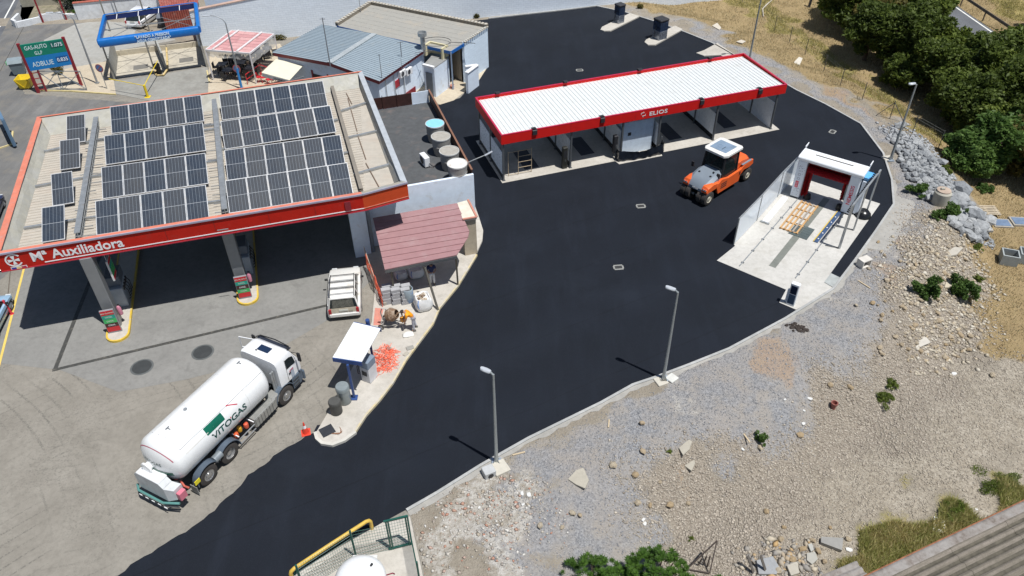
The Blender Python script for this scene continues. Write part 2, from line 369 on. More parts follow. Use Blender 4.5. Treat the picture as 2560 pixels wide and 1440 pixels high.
# --- paving materials
def asphalt(name,c0,c1,stain=None,bump=.5,worn=0.):
    m,nt,b=new_mat(name); h=NT(nt); v=h.coord()
    f=h.noise(v,.35,6,.6); g=h.noise(v,45,3,.7); k=h.noise(h.stretch(v,.8,.12,1,R(-35)),1.2,5,.6)
    c=h.mix(h.mapr(f,.3,.7),c0,c1); c=h.mix(h.mapr(k,.5,.75,0,.5),c,tuple(x*1.45 for x in c1)); c=h.mix(h.mapr(h.noise(h.stretch(v,.5,.06,1,R(60)),1.3,6,.7),.56,.78,0,.35),c,tuple(x*2.0+.004 for x in c1)); sx_=h.n('ShaderNodeSeparateXYZ'); h.l(h.stretch(v,1,1,1,R(-28)),sx_.inputs[0]); q=h.math('ABSOLUTE',h.math('SUBTRACT',h.math('FRACT',h.math('MULTIPLY',h.math('ADD',sx_.outputs[1],h.math('MULTIPLY',h.noise(v,.3,2),.35)),.24)),.5)); c=h.mix(h.mapr(q,.0,.012,.6 if not stain else 0,0),c,tuple(x*.45 for x in c0)); c=h.mix(h.math('MULTIPLY',h.mapr(q,.0,.5,.25 if not stain else 0,0),h.mapr(h.noise(v,.25,4),.4,.6)),c,tuple(x*1.7+.003 for x in c1)); c=h.mix(h.mapr(h.noise(v,5,5,.75),.62,.78,0,.5),c,tuple(x*2+.006 for x in c1)); c=h.mix(h.mapr(h.noise(v,.16,6,.7),.55,.72,0,.4),c,tuple(x*1.7+.004 for x in c1))
    c=h.mix(h.mapr(g,.55,.8,0,.55),c,tuple(min(1,x*2.2+.02) for x in c1))
    if stain:
        q=h.noise(v,.55,7,.65); c=h.mix(h.mapr(q,.5,.72,0,.75),c,stain)
        q=h.noise(v,2.2,7,.7); c=h.mix(h.mapr(q,.6,.72,0,.4),c,tuple(x*.45 for x in c0))
    h.l(c,b.inputs['Base Color']); h.l(h.mapr(f,.3,.7,.72,.88),b.inputs['Roughness']); b.inputs['Specular IOR Level'].default_value=.25
    h.l(h.bump(h.noise(v,60,3,.8),bump,.02),b.inputs['Normal']); return m
def concrete(name,c0,c1,stain=None,bump=.2,tracks=None,cracks=0.):
    m,nt,b=new_mat(name); h=NT(nt); v=h.coord()
    f=h.noise(v,.5,7,.62); f2=h.noise(v,3.5,7,.68); f3=h.noise(v,22,5,.7)
    c=h.mix(h.mapr(f,.32,.68),c0,c1); c=h.mix(h.mapr(f2,.45,.7,0,.45),c,tuple(x*.72 for x in c0)); c=h.mix(h.mapr(f3,.5,.75,0,.35),c,tuple(x*.55 for x in c0))
    if stain:
        q=h.noise(v,.8,8,.7,.6); c=h.mix(h.mapr(q,.55,.7,0,.7),c,stain)
    if tracks:
        for cx_,cy_,sc,seed in ((-24,40,.42,0),(-9,6,.5,3),(-40,8,.36,5)):
            mp=h.n('ShaderNodeMapping'); mp.inputs['Location'].default_value=(-cx_,-cy_,0); h.l(v,mp.inputs['Vector'])
            w=h.n('ShaderNodeTexWave',wave_type='RINGS',rings_direction='SPHERICAL'); w.inputs['Scale'].default_value=sc*1.1; w.inputs['Distortion'].default_value=1.2; w.inputs['Detail'].default_value=2; w.inputs['Detail Scale'].default_value=.35; w.inputs['Phase Offset'].default_value=seed
            h.l(mp.outputs[0],w.inputs['Vector']); q=h.mapr(w.outputs['Fac'],.915,.985); q=h.math('MULTIPLY',q,h.mapr(h.noise(v,.13+seed*.02,3,.6),.50,.64)); q=h.math('MULTIPLY',q,h.mapr(h.noise(v,11,3,.7),.44,.56)); c=h.mix(h.math('MULTIPLY',q,tracks[1]),c,tracks[0])
        q=h.math('MULTIPLY',h.mapr(h.noise(v,9,4,.7),.53,.62),h.mapr(h.noise(v,.3,4,.6),.42,.6)); c=h.mix(h.math('MULTIPLY',q,.5),c,tracks[0])
    if cracks:
        q=h.voro(v,cracks,'Distance','DISTANCE_TO_EDGE'); q=h.mapr(q,0,.02,1,0); q=h.math('MULTIPLY',q,h.mapr(h.noise(v,.7,3),.5,.6)); c=h.mix(h.math('MULTIPLY',q,.6),c,tuple(x*.4 for x in c0))
    h.l(c,b.inputs['Base Color']); b.inputs['Roughness'].default_value=.88; b.inputs['Specular IOR Level'].default_value=.25
    h.l(h.bump(f3,bump,.02),b.inputs['Normal']); return m
M_ASPH=asphalt('fresh_asphalt',(.0052,.0076,.0128),(.0078,.0108,.0175))
M_OLD=asphalt('worn_asphalt',(.12,.12,.12),(.165,.162,.155),(.24,.215,.175))
M_YARD=concrete('worn_yard_concrete',(.225,.208,.178),(.292,.272,.236),(.19,.176,.15),.6,((.125,.12,.105),.85))
M_SLAB=concrete('forecourt_concrete',(.215,.212,.20),(.262,.258,.243),(.165,.162,.153),.15)
M_WALK=concrete('pale_pavement',(.44,.41,.36),(.54,.51,.46),(.35,.325,.28),.25)
M_WASH=concrete('wash_bay_concrete',(.48,.465,.43),(.57,.555,.52),(.40,.38,.335),.1)
M_KERB=concrete('kerb_stone',(.34,.345,.335),(.46,.46,.45),(.55,.54,.51),.3)
M_ROAD=asphalt('old_road_asphalt',(.085,.09,.10),(.12,.125,.135))
M_CREAM=concrete('patched_concrete',(.46,.39,.29),(.54,.47,.36),(.36,.31,.24),.3)
def sheet(name,px,z,mat,lift=0.,world=None,jag=None,seed=1):
    P=world or [at(x,y,0) for x,y in px]
    if jag:
        r=random.Random(seed); Q=[]
        for i,p in enumerate(P):
            q=P[(i+1)%len(P)]; Q.append(p)
            if i in jag:
                n=max(2,int((q-p).length/.28))
                for k in range(1,n):
                    t=k/n; o=Vector((-(q-p).y,(q-p).x,0)).normalized()*r.uniform(-.09,.09); Q.append(p.lerp(q,t)+o)
        P=Q
    mb=MB(); mb.poly([(p.x,p.y,z) for p in P]); return struct(mb,name,mat)
# big yard sheet, then the rest on top
mb=MB(); mb.poly([(x,y,0) for x,y in LOT]); struct(mb,'yard',M_YARD)
sheet('worn_driveway',[(-700,-40),(150,-60),(215,60),(110,100),(60,170),(60,235),(400,262),(560,240),(700,215),(900,180),(950,260),(940,420),(700,700),(330,640),(60,640),(0,700),(-700,1000)],.004,M_OLD,jag=range(0,20),seed=4)
sheet('forecourt_slab',[(60,640),(940,390),(935,655),(1010,640),(930,700),(820,800),(640,905),(460,950),(297,980),(150,925),(-30,905),(62,672)],.008,M_SLAB)
ASPH_PX=[(240,1470),(412,1360),(480,1318),(537,1277),(583,1233),(603,1213),(620,1187),(647,1170),(683,1140),(720,1117),(783,1083),(793,1063),(840,1060),(880,1040),(1000,850),(1080,740),(1180,600),(1150,520),(1100,300),(1096,262),(1150,245),(1190,200),(1150,120),(1150,56)]
AP=[at(x,y,0) for x,y in ASPH_PX]+[Vector((x,y,0)) for x,y in reversed(KERB)]+[at(x,y,0) for x,y in [(1000,1283),(960,1305),(850,1365),(742,1428),(730,1470),(500,1560)]]
sheet('asphalt_lot',None,.012,M_ASPH,world=AP,jag=list(range(0,11)),seed=2)
# kerb around the new asphalt
def strip(name,pts,w,z0,z1,mat,side=1,closed=False,uni=None):
    mb=MB(); P=[Vector((p[0],p[1])) for p in pts]; n=len(P); off=[]
    for i in range(n):
        a=P[i-1] if (i or closed) else P[i]; c=P[(i+1)%n] if (i<n-1 or closed) else P[i]
        d=(c-a).normalized(); off.append(P[i]+Vector((d.y,-d.x))*w*side)
    for i in range(n if closed else n-1):
        j=(i+1)%n; mb.add([(P[i].x,P[i].y,z0),(P[j].x,P[j].y,z0),(off[j].x,off[j].y,z0),(off[i].x,off[i].y,z0),(P[i].x,P[i].y,z1),(P[j].x,P[j].y,z1),(off[j].x,off[j].y,z1),(off[i].x,off[i].y,z1)],[(0,3,2,1),(4,5,6,7),(0,1,5,4),(1,2,6,5),(2,3,7,6),(3,0,4,7)])
    return mb
def resamp(P,step):
    out=[]; 
    for i in range(len(P)-1):
        a=Vector(P[i][:2]);b=Vector(P[i+1][:2]); n=max(1,round((b-a).length/step))
        out+=[a.lerp(b,k/n) for k in range(n)]
    out.append(Vector(P[-1][:2])); return out
kb=strip('kerb',KERB,.14,-.1,.11,M_KERB,1); ko=struct(kb,'kerb',M_KERB)
# concrete haunch spilled behind the kerb
M_HAUNCH=concrete('spilled_kerb_mortar',(.31,.30,.275),(.40,.385,.355),None,.4)
r=random.Random(5); hp=resamp(KERB[:15],.4); mb=MB(); pin=[];pout=[]
for i,p in enumerate(hp):
    q=hp[min(i+1,len(hp)-1)]; o=hp[max(i-1,0)]; d=(q-o).normalized(); nn=Vector((d.y,-d.x)); w=r.uniform(.10,.32)+(1.0 if 11<i/len(hp)*14<13.2 else 0)
    pin.append((p+nn*.14).to_3d()+ZU*.05); t=p+nn*(.14+w); pout.append(Vector((t.x,t.y,tz(t.x,t.y)+.012)))
mb.loft([pin,pout],closed=False); struct(mb,'mortar_haunch',M_HAUNCH)
# dark kerb drain covers in the asphalt
def cover(px,sx,sy,az,label):
    t=thing('manhole_cover',label,'manhole cover',at(*px)+ZU*.014,az,'square service covers in the new asphalt')
    a=MB(); 
    for s in(-1,1): a.box(-sx/2,sx/2,s*sy/2-.05,s*sy/2+.05,0,.02); a.box(s*sx/2-.05,s*sx/2+.05,-sy/2+.05,sy/2-.05,0,.02)
    a.build('frame',M('dusty_iron',(.30,.30,.28),.6,.2),t)
    b_=MB(); b_.box(-sx/2+.05,sx/2-.05,-sy/2+.05,sy/2-.05,0,.012); b_.box(-.02,.02,-sy/2+.05,sy/2-.05,.012,.02)
    b_.build('lid',M('dark_iron',(.06,.06,.06),.6,.4),t)
for px,a,l in (((1602,516),.1,'small square iron cover in asphalt between the red canopy and roller'),((1546,669),.1,'small square iron cover in the middle of the new asphalt'),((1449,176),.1,'small square iron cover behind the red wash canopy'),((2081,330),.9,'small square iron cover beyond the rollover wash gantry')):
    cover(px,.55,.38,a,l)
# roads at the picture's corners
rp=[at(x,y,0) for x,y in [(-60,60),(-400,300),(-400,-200),(160,-90),(100,-20)]]
mb=MB(); mb.poly([(p.x,p.y,.016) for p in [at(0,160),at(-300,400),at(-700,100),at(-100,-160),at(95,-60),at(55,20)]]); struct(mb,'street',M_ROAD)
mb=MB(); a0,a1=at(0,68),at(58,-40); d_=(a1-a0).normalized()*.0; mb.beam((a0.x,a0.y,.0185),(a1.x,a1.y,.0185),.14,.005); struct(mb,'street_line',M('white_road_paint',(.72,.72,.68),.7))
g0,g1=at(95,-60),at(0,200)
mb=MB(); mb.poly([(p.x,p.y,.05) for p in [at(60,-30),at(40,20),at(0,95),at(0,180),at(45,95),at(75,40),at(100,-10),at(110,-60)]]); struct(mb,'street_verge',M_OLD)
# road top right (lower than the lot)
def tr(x,y,z=-1.2): return at(x,y,z)
ra,rb=tr(2210,-90),tr(2640,215); rc,rd=tr(2760,110),tr(2330,-160)
dirn=(rb-ra).normalized(); nrm=Vector((dirn.y,-dirn.x,0)); 
if nrm.y<0: nrm=-nrm
A0=tr(2345,0)-dirn*14; B0=tr(2345,0)+dirn*45
wd=(tr(2470,150)-A0).dot(-nrm)
mb=MB(); q0=A0-nrm*7.0; q1=B0-nrm*7.0; mb.poly([(A0.x,A0.y,-.55),(B0.x,B0.y,-.55),(q1.x,q1.y,-.55),(q0.x,q0.y,-.55)]); road=struct(mb,'road',M_ROAD)
mb=MB()
for o in (.35,3.6):
    a_=A0-nrm*o;b_=B0-nrm*o; mb.beam((a_.x,a_.y,-.5445),(b_.x,b_.y,-.5445),.16,.006)
struct(mb,'road_line',M('white_road_paint',(.72,.72,.68),.7))
t=thing('guard_rail','grey steel crash barrier along the far side of the road','guard rail',A0+nrm*.8+ZU*-.3)
mb=MB(); a_=A0+nrm*.8;b_=B0+nrm*.8
for zz in (.12,.28): mb.beam((a_.x,a_.y,zz-.3+.25),(b_.x,b_.y,zz-.3+.25),.06,.12)
mb.beam((a_.x,a_.y,.15),(b_.x,b_.y,.15),.03,.2); mb.build('rail',M('weathered_galvanised',(.13,.12,.11),.6,.5),t,world=True)
for k in range(15):
    p=a_.lerp(b_,k/14); mb=MB(); mb.box(p.x-.05,p.x+.05,p.y-.05,p.y+.05,-.8,.25); mb.build('post',M('weathered_galvanised',(0,0,0)),t,world=True)
# ============================================================ STATION CANOPY
M_RED=M('red_fascia_paint',(.46,.018,.010),.5,spec=.15,var=.08,dirt=((.34,.05,.04),.15,1.5))
M_ORNG=M('orange_red_fascia_paint',(.52,.07,.022),.5,spec=.15,var=.08)
M_CORAL=M('sun_faded_coral_trim',(.62,.20,.13),.5,var=.10,dirt=((.45,.33,.30),.25,4))
M_LILAC=M('lilac_grey_trim',(.34,.33,.42),.45,var=.1)
M_WHITE=M('white_paint',(.78,.79,.80),.5,var=.05,dirt=((.55,.53,.48),.12,2))
M_GALV=M('galvanised_steel',(.42,.44,.45),.45,.6,var=.15,dirt=((.35,.30,.24),.2,3))
M_GREYM=M('grey_parapet_metal',(.30,.31,.30),.55,.1,var=.12,dirt=((.38,.33,.25),.5,1.3),bump=.15,bscale=3)
M_ROOFB=M('beige_roof_sheet',(.43,.395,.34),.75,var=.08,dirt=((.42,.36,.30),.35,.9),streak=((.52,.46,.385),.5,.3,4))
M_COLM=M('grey_column_panel',(.24,.25,.26),.4,.3,var=.06)
M_BLUE=M('blue_band_paint',(.02,.13,.42),.4,var=.08)
M_BLK=M('black_rubber',(.012,.012,.013),.6,var=.2)
M_DARK=M('dark_steel',(.045,.045,.05),.5,.4)
CZ=6.1; RZ=5.42
cA,cK,cF,cB,cL=[at(*p,CZ) for p in ((-19,637),(905,485),(1018,455),(905,177),(92,292))]
can=thing('station_canopy','large flat station canopy with red fascia carrying the solar panels','canopy',((cA+cB)/2).to_2d().to_3d())
ring=[cA,cK,cF,cB,cL]; cen=sum(ring,Vector())/5
def inset(P,d):
    n=len(P); out=[]
    for i in range(n):
        a,b,c=P[i-1],P[i],P[(i+1)%n]; d1=(b-a).normalized(); d2=(c-b).normalized()
        n1=Vector((-d1.y,d1.x,0)); n2=Vector((-d2.y,d2.x,0)); k=1/max(.3,1+n1.dot(n2)); out.append(b+(n1+n2)*d*k)
    return out
in1=inset(ring,.26); in2=inset(ring,.78)
def setz(P,z): return [Vector((p.x,p.y,z)) for p in P]
FZ=4.98
names=['front fascia with the station name','short angled end of the red fascia']
for i,nm,mt in ((0,'fascia',M_RED),(1,'fascia',M_ORNG),(2,'fascia',M_BLUE),(3,'fascia',M_CORAL),(4,'fascia',M_BLUE)):
    a,b=ring[i],ring[(i+1)%5]; ia,ib=inset(ring,.06)[i],inset(ring,.06)[(i+1)%5]
    mb=MB(); mb.add([(a.x,a.y,FZ),(b.x,b.y,FZ),(ib.x,ib.y,FZ),(ia.x,ia.y,FZ),(a.x,a.y,CZ-.04),(b.x,b.y,CZ-.04),(ib.x,ib.y,CZ-.04),(ia.x,ia.y,CZ-.04)],[(0,3,2,1),(4,5,6,7),(0,1,5,4),(1,2,6,5),(2,3,7,6),(3,0,4,7)])
    mb.build(nm,mt,can,world=True)
# trim strips on the fascia
for i in (0,1):
    a,b=ring[i],ring[i+1]; d=(b-a).normalized(); o=Vector((d.y,-d.x,0))
    st=at(80,660,FZ+.16)
    for (z,hh,mt,nm,off) in ((CZ-.03,.10,M_LILAC,'top_trim',.035),(FZ+.17,.05,M_WHITE if i==0 else M_CORAL,'white_stripe',.012),(FZ+.02,.06,M('darker_red_lip',(.42,.03,.05),.4),'lower_lip',.02)):
        s0=a+d*(2.1 if (nm=='white_stripe' and i==0) else 0)
        mb=MB(); mb.beam((s0.x+o.x*off,s0.y+o.y*off,z),(b.x+o.x*off,b.y+o.y*off,z),off*1.6,hh); mb.build(nm,mt,can,world=True)
# rim cap: coral on front/left/back, grey on the right
rimz=setz(ring,CZ)
for i,mt in ((0,M_CORAL),(1,M_GREYM),(2,M('pale_grey_rim',(.44,.47,.50),.5,.1)),(3,M_CORAL),(4,M_CORAL)):
    w=.34 if i in(4,) else .24
    iw=inset(ring,w if i!=2 else .34); j=(i+1)%5
    if i==3: iw=inset(ring,.13)
    mb=MB(); mb.add([rimz[i]+ZU*-.035,rimz[j]+ZU*-.035,Vector((iw[j].x,iw[j].y,CZ-.035)),Vector((iw[i].x,iw[i].y,CZ-.035)),rimz[i],rimz[j],Vector((iw[j].x,iw[j].y,CZ)),Vector((iw[i].x,iw[i].y,CZ))],[(0,3,2,1),(4,5,6,7),(0,1,5,4),(1,2,6,5),(2,3,7,6),(3,0,4,7)])
    mb.build('rim_cap',mt,can,world=True)
# sloping inner parapet sheets, buckled a little
outer=inset(ring,.20); inner=[inset(ring,w)[k] for k,w in enumerate((1.25,1.0,.62,.7,1.25))]
inner=[Vector((p.x,p.y,RZ+.02)) for p in (at(40,640,RZ),at(912,492,RZ),at(985,458,RZ),at(900,221,RZ),at(127,340,RZ))]
for i in range(5):
    j=(i+1)%5; n=14 if i in(0,3) else 10; top=[];mid=[];bot=[]
    rr=random.Random(i)
    for k in range(n+1):
        t=k/n; a=outer[i].lerp(outer[j],t); b=inner[i].lerp(inner[j],t)
        top.append(Vector((a.x,a.y,CZ-.04))); m_=a.lerp(b,.5); mid.append(Vector((m_.x,m_.y,(CZ+RZ)/2+rr.uniform(-.10,.10)))); bot.append(Vector((b.x,b.y,RZ)))
    mb=MB(); mb.loft([top,mid,bot],closed=False); mb.build('parapet_sheet',M_GREYM if i in(2,) else M('bleached_parapet_sheet',(.36,.35,.30),.6,.05,var=.12,dirt=((.36,.36,.34),.5,1.2),bump=.12,bscale=3),can,world=True)
# roof sheet (ribbed) and ceiling
u=(cK-cA).normalized(); vv=Vector((-u.y,u.x,0)); O=cA.copy()
def cp(a,b,z=RZ): p=O+u*a+vv*b; return Vector((p.x,p.y,z))
LU=(cK-cA).length
mb=MB(); corr_sheet(mb,inner[0],inner[4],inner[3],inner[1],46,.035,prof='trap'); mb.build('roof_sheet',M_ROOFB,can,world=True)
mb=MB(); mb.add([inner[1]+ZU*.0,inner[2],inner[3]],[(0,1,2)]); mb.build('roof_end_sheet',M_ROOFB,can,world=True)
cm=MB(); pi=inset(ring,.07); cm.poly([(p.x,p.y,FZ+.03) for p in pi]); cm.build('ceiling',M('canopy_ceiling_paint',(.10,.10,.10),.6),can,world=True)
def rt(x,y,z=RZ): return at(x,y,z)
# big roof girders running front to back, and cross purlins
def girder(a,b,w,hh,mt=M_GALV,nm='roof_girder'):
    mb=MB(); a=Vector((a.x,a.y,RZ+hh/2+.04)); b=Vector((b.x,b.y,RZ+hh/2+.04)); mb.beam(a,b,w,.03); 
    mb.beam(a+ZU*(hh/2),b+ZU*(hh/2),w,.03); mb.beam(a-ZU*(hh/2-.02),b-ZU*(hh/2-.02),w,.03); mb.beam(a,b,.03,hh-.03); mb.build(nm,mt,can,world=True)
girder(rt(200,600),rt(246,308),.30,.42); girder(rt(566,540),rt(539,262),.30,.42)
girder(rt(905,484),rt(832,226),.22,.30,M('dusty_dark_girder',(.27,.24,.20),.6,.2))
for (a,b) in (((112,383),(235,356)),((90,470),(225,446)),((62,574),(205,551)),((240,355),(560,312)),((225,446),(560,404)),((207,551),(570,504)),((545,380),(845,303)),((845,284),(915,261)),((560,470),(870,385)),((862,350),(945,331)),((885,440),(978,414)),((500,331),(545,325))):
    mb=MB(); p,q=rt(*a),rt(*b); mb.beam(p+ZU*.1,q+ZU*.1,.16,.12); mb.build('purlin',M_GALV,can,world=True)
for (a,b) in (((870,248),(893,330)),((893,335),(915,400)),((915,410),(948,470)),((866,235),(880,262))):
    mb=MB(); p,q=rt(*a),rt(*b); mb.beam(p+ZU*.06,q+ZU*.06,.05,.05); mb.build('sheet_joint',M('rusty_joint',(.16,.11,.08),.8),can,world=True)
# thin mounting rails between the panel groups
rr=random.Random(3)
for k in range(14):
    y0=300+k*22
    mb=MB(); x0=230-k*2; p,q=rt(x0-rr.uniform(5,30),y0+6,RZ+.25),rt(x0+rr.uniform(25,45),y0,RZ+.25); mb.beam(p,q,.035,.04); mb.build('mounting_rail',M_GALV,can,world=True)
    mb=MB(); x0=512+k*3; p,q=rt(x0-8,y0-10,RZ+.25),rt(x0+rr.uniform(12,30),y0-14,RZ+.25); mb.beam(p,q,.035,.04); mb.build('mounting_rail',M_GALV,can,world=True)
# columns: two front rows of three, cut from steel panels
colb=[]
def column(px,w=.62,dep=.62,mt=M_COLM,top=FZ+.02,off=0):
    p=at(*px); q=p+vv*off; M4=Matrix.Translation((q.x,q.y,0))@Matrix.Rotation(math.atan2(u.y,u.x),4,'Z')
    mb=MB(M4); mb.box(-w/2,w/2,-dep/2,dep/2,.02,top); o=mb.build('column',mt,can,world=True,bevel=.04); return q
c1=column((293,812)); c2=column((613,729)); column((293,812),off=8.5); column((613,729),off=8.5)
for k in range(1,7):
    p=cA.lerp(cK,k/7+.01*(k%2)); mb=MB(); o_=Vector((u.y,-u.x,0))*.004; mb.beam((p.x+o_.x,p.y+o_.y,FZ+.22),(p.x+o_.x,p.y+o_.y,CZ-.1),.02,.012,up=(0,1,0)); mb.build('panel_joint',M('dark_red_joint',(.20,.015,.012),.5),can,world=True)
# lettering on the fascia
du=(cK-cA).normalized()
def fpos(px,py): # point on the front fascia plane under a photo measurement
    o=Vector((0,0,CAM_H)); d=_r2*((px-1280)/F_PX)+_d2*((py-720)/F_PX)+_f; nn=Vector((du.y,-du.x,0)); t=(cA-o).dot(nn)/d.dot(nn); return o+d*t+nn*.012
t0=fpos(80,652); t1=fpos(308,612)
tw=(t1-t0).length
s0=text('fascia_lettering',"Mª Auxiliadora",1.0,Matrix.Identity(4),M_WHITE,None,.01,bold=.014); wx=s0.dimensions.x; bpy.data.objects.remove(s0)
sz=.80
base=Vector((t0.x,t0.y,FZ+.33)); 
text('fascia_lettering',"Mª Auxiliadora",sz,basis(base,du,ZU),M_WHITE,can,.012,sx=tw/(wx*sz),bold=.014)
# round emblem: open ring and a cross of wedges
ec=fpos(33,648); ec.z=(FZ+CZ)/2+.03; E=basis(ec,du,ZU); mb=MB(E)
pts=[]
for k in range(25):
    a=R(35+k*290/24); pts.append((.36*math.cos(a),.36*math.sin(a),0))
for k in range(24):
    a,b_=Vector(pts[k]),Vector(pts[k+1]); mb.beam(a,b_,.075,.012,up=(0,0,1))
for k in range(4):
    a=PI/2*k; c_,s_=math.cos(a),math.sin(a); mb.add([(c_*x-s_*y,s_*x+c_*y,.006) for x,y in((.0,.02),(.27,.10),(.27,-.10),(.0,-.02))],[(0,1,2,3)])
mb.build('round_emblem',M_WHITE,can,world=True)
fl=fpos(26,664); Ef=basis(Vector((ec.x,ec.y,FZ+.10))-du*.28,du,ZU)
mb=MB(Ef); mb.box(-.02,.74,-.09,.09,0,.008); mb.build('emblem_plate',M_WHITE,can,world=True)
for k,cn in enumerate(((.03,.04,.30),(.75,.60,.30),(.45,.03,.08))):
    mb=MB(Ef); mb.box(.01+k*.235,.235+k*.235,-.065,.065,.009,.013); mb.build('emblem_stripe',M('emblem_colour_%s'%('blue','yellow','red')[k],cn,.5),can,world=True)
# floodlight-like dark block on the fascia
p=fpos(872,512); mb=MB(basis(Vector((p.x,p.y,FZ+.5)),du,ZU)); mb.box(-.22,.1,-.3,.3,0,.05); mb.build('dark_patch',M('faded_dark_red',(.22,.02,.03),.4),can,world=True)
# ============================================================ SOLAR PANELS
m,nt,b=new_mat('solar_cells'); h=NT(nt); v=h.coord('Object')
se=h.n('ShaderNodeSeparateXYZ'); h.l(v,se.inputs[0])
def gridline(x,per,w): 
    q=h.math('MULTIPLY',x,1/per); q=h.math('FRACT',q); q=h.math('ABSOLUTE',h.math('SUBTRACT',q,.5)); return h.math('GREATER_THAN',q,.5-w/per/2)
gx_=gridline(se.outputs[0],1.06/6,.014); gy_=gridline(se.outputs[1],1.96/22,.006); mid=h.math('LESS_THAN',h.math('ABSOLUTE',se.outputs[1]),.012)
oi=h.n('ShaderNodeObjectInfo'); rnd=oi.outputs['Random']
dark=h.mix(h.mapr(h.noise(v,3,3),.3,.7),(.026,.035,.052),(.038,.050,.070))
dusty=h.mix(h.mapr(rnd,.25,.9,0,.35),dark,(.07,.066,.06))
dusty=h.mix(h.mapr(h.noise(v,1.1,5,.7),.45,.75,0,.30),dusty,(.10,.09,.075))
c=h.mix(gx_,dusty,(.19,.22,.25)); c=h.mix(h.math('MULTIPLY',gy_,.75),c,(.10,.12,.15)); c=h.mix(mid,c,(.34,.36,.38))
h.l(c,b.inputs['Base Color']); h.l(h.mapr(rnd,0,1,.22,.4),b.inputs['Roughness']); b.inputs['Specular IOR Level'].default_value=.4; M_CELL=m
M_ALU=M('anodised_aluminium',(.62,.63,.64),.4,.4,var=.08,dirt=((.50,.44,.34),.25,2))
PW,PH=1.14,2.02
def make_panel(wx,hy):
    t=thing('solar_panel','','solar panel',(0,0,0),0,'solar panels on the station canopy roof')
    mb=MB(); mb.box(-wx/2+.02,wx/2-.02,-hy/2+.02,hy/2-.02,-.012,.008); mb.build('cell_sheet',M_CELL,t)
    mb=MB()
    for s in(-1,1): mb.box(-wx/2,wx/2,s*hy/2-.0175 if s<0 else hy/2-.0175-.0175,s*hy/2+.0175 if s<0 else hy/2,-.04,.016); 
    for s in(-1,1): mb.box(*((-wx/2,-wx/2+.032) if s<0 else (wx/2-.032,wx/2)),-hy/2+.02,hy/2-.036,-.0395,.0155)
    mb.build('frame',M_ALU,t)
    for s in(-1,1):
        mb=MB(); mb.loft([[Vector((s*.3+i*.02,y+j*.02,z)) for i,j in((-1,-1),(1,-1),(1,1),(-1,1))] for y,z in((hy/2-.55,-.86),(hy/2-.3,-.06),(-hy/2+.3,-.06),(-hy/2+.2,-.36))]); mb.build('support_leg',M_GALV,t)
    return t
pan_n=0
ordn=['first','second','third','fourth','fifth','sixth']
def row(FLp,FRp,BLp,BRp,n,zf,zb,lab):
    """n panels between photo corners (front-left, front-right, back-left, back-right)"""
    global pan_n
    zf=5.72; fl,fr=at(*FLp,zf),at(*FRp,zf); hy=2.14; dz_=.90; tl=math.asin(dz_/hy)
    wx=(fr-fl).length/n-.02; rz=math.atan2((fr-fl).y,(fr-fl).x); nb_=Vector((-math.sin(rz),math.cos(rz),0))
    proto=None
    for k in range(n):
        s=(k+.5)/n; c=fl.lerp(fr,s)+nb_*(hy*math.cos(tl)/2)+ZU*(dz_/2)
        if proto is None: proto=make_panel(wx,hy); t=proto
        else: t=copy_tree(proto)
        t.location=c; t.rotation_euler=(tl,0,rz)
        t['label']='solar panel, %s'%(lab if n==1 else '%s from left in %s'%(ordn[k],lab)); pan_n+=1
A_='left array'; B_='right array'
row((279,334),(511,302),(270,266),(502,237),5,5.93,6.12,'back row of the '+A_)
row((264,412),(516,376),(261,344),(508,310),5,5.93,6.12,'second row from the back, '+A_)
row((256,497),(522,458),(253,424),(513,387),5,5.93,6.12,'third row from the back, '+A_)
row((241,588),(524,544),(236,504),(514,462),5,5.93,6.12,'front row of the '+A_)
row((556,300),(820,264),(545,234),(806,201),6,5.95,6.09,'back row of the '+B_)
row((562,373),(841,330),(553,304),(826,268),6,5.93,6.09,'second row from the back, '+B_)
row((569,451),(864,409),(556,385),(846,340),6,5.95,6.09,'third row from the back, '+B_)
row((573,533),(884,484),(561,456),(867,410),6,5.93,6.09,'front row of the '+B_)
row((166,359),(214,353),(163,298),(210,292),1,5.9,6.05,'single one at the back beside the rooftop girder')
row((150,425),(201,418),(148,356),(198,349),1,5.9,6.05,'single one behind the middle of the left edge')
row((131,515),(186,506),(129,437),(182,430),1,5.9,6.05,'single one third back along the left edge')
row((104,606),(163,597),(102,521),(159,513),1,5.9,6.05,'single one at the front left corner of the canopy')
# ============================================================ FORECOURT ISLANDS, PUMPS, PRICE BOARDS
M_YEL=M('yellow_kerb_paint',(.62,.43,.05),.6,var=.15,dirt=((.45,.40,.30),.35,3))
cu_az=math.atan2(u.y,u.x)
def island(c,w,l,back,lab):
    """island with round front end; local x = along canopy front, y = into the depth"""
    t=thing('pump_island',lab,'pump island',(c.x,c.y,0),cu_az,'pump islands')
    def outline(r,l2):
        P=[(r*math.cos(a),-back+r*math.sin(a)) for a in [PI+k*PI/10 for k in range(11)]]; return [( -r,l2)]+P+[(r,l2)]
    mb=MB(); mb.prism(outline(w/2-.10,l-.1),.0,.13); mb.build('slab',M_WALK,t)
    a=outline(w/2,l); b_=outline(w/2-.10,l-.1); mb=MB()
    mb.loft([[(x,y,0) for x,y in a],[(x,y,.145) for x,y in a],[(x,y,.145) for x,y in b_],[(x,y,.12) for x,y in b_]],caps=False); mb.build('painted_kerb',M_YEL,t); return t
i1=island(c1+u*.15,1.25,9.5,.95,'left pump island with yellow painted rounded kerb')
i2=island(c2+u*.15,1.25,9.5,.75,'right pump island with yellow painted rounded kerb')
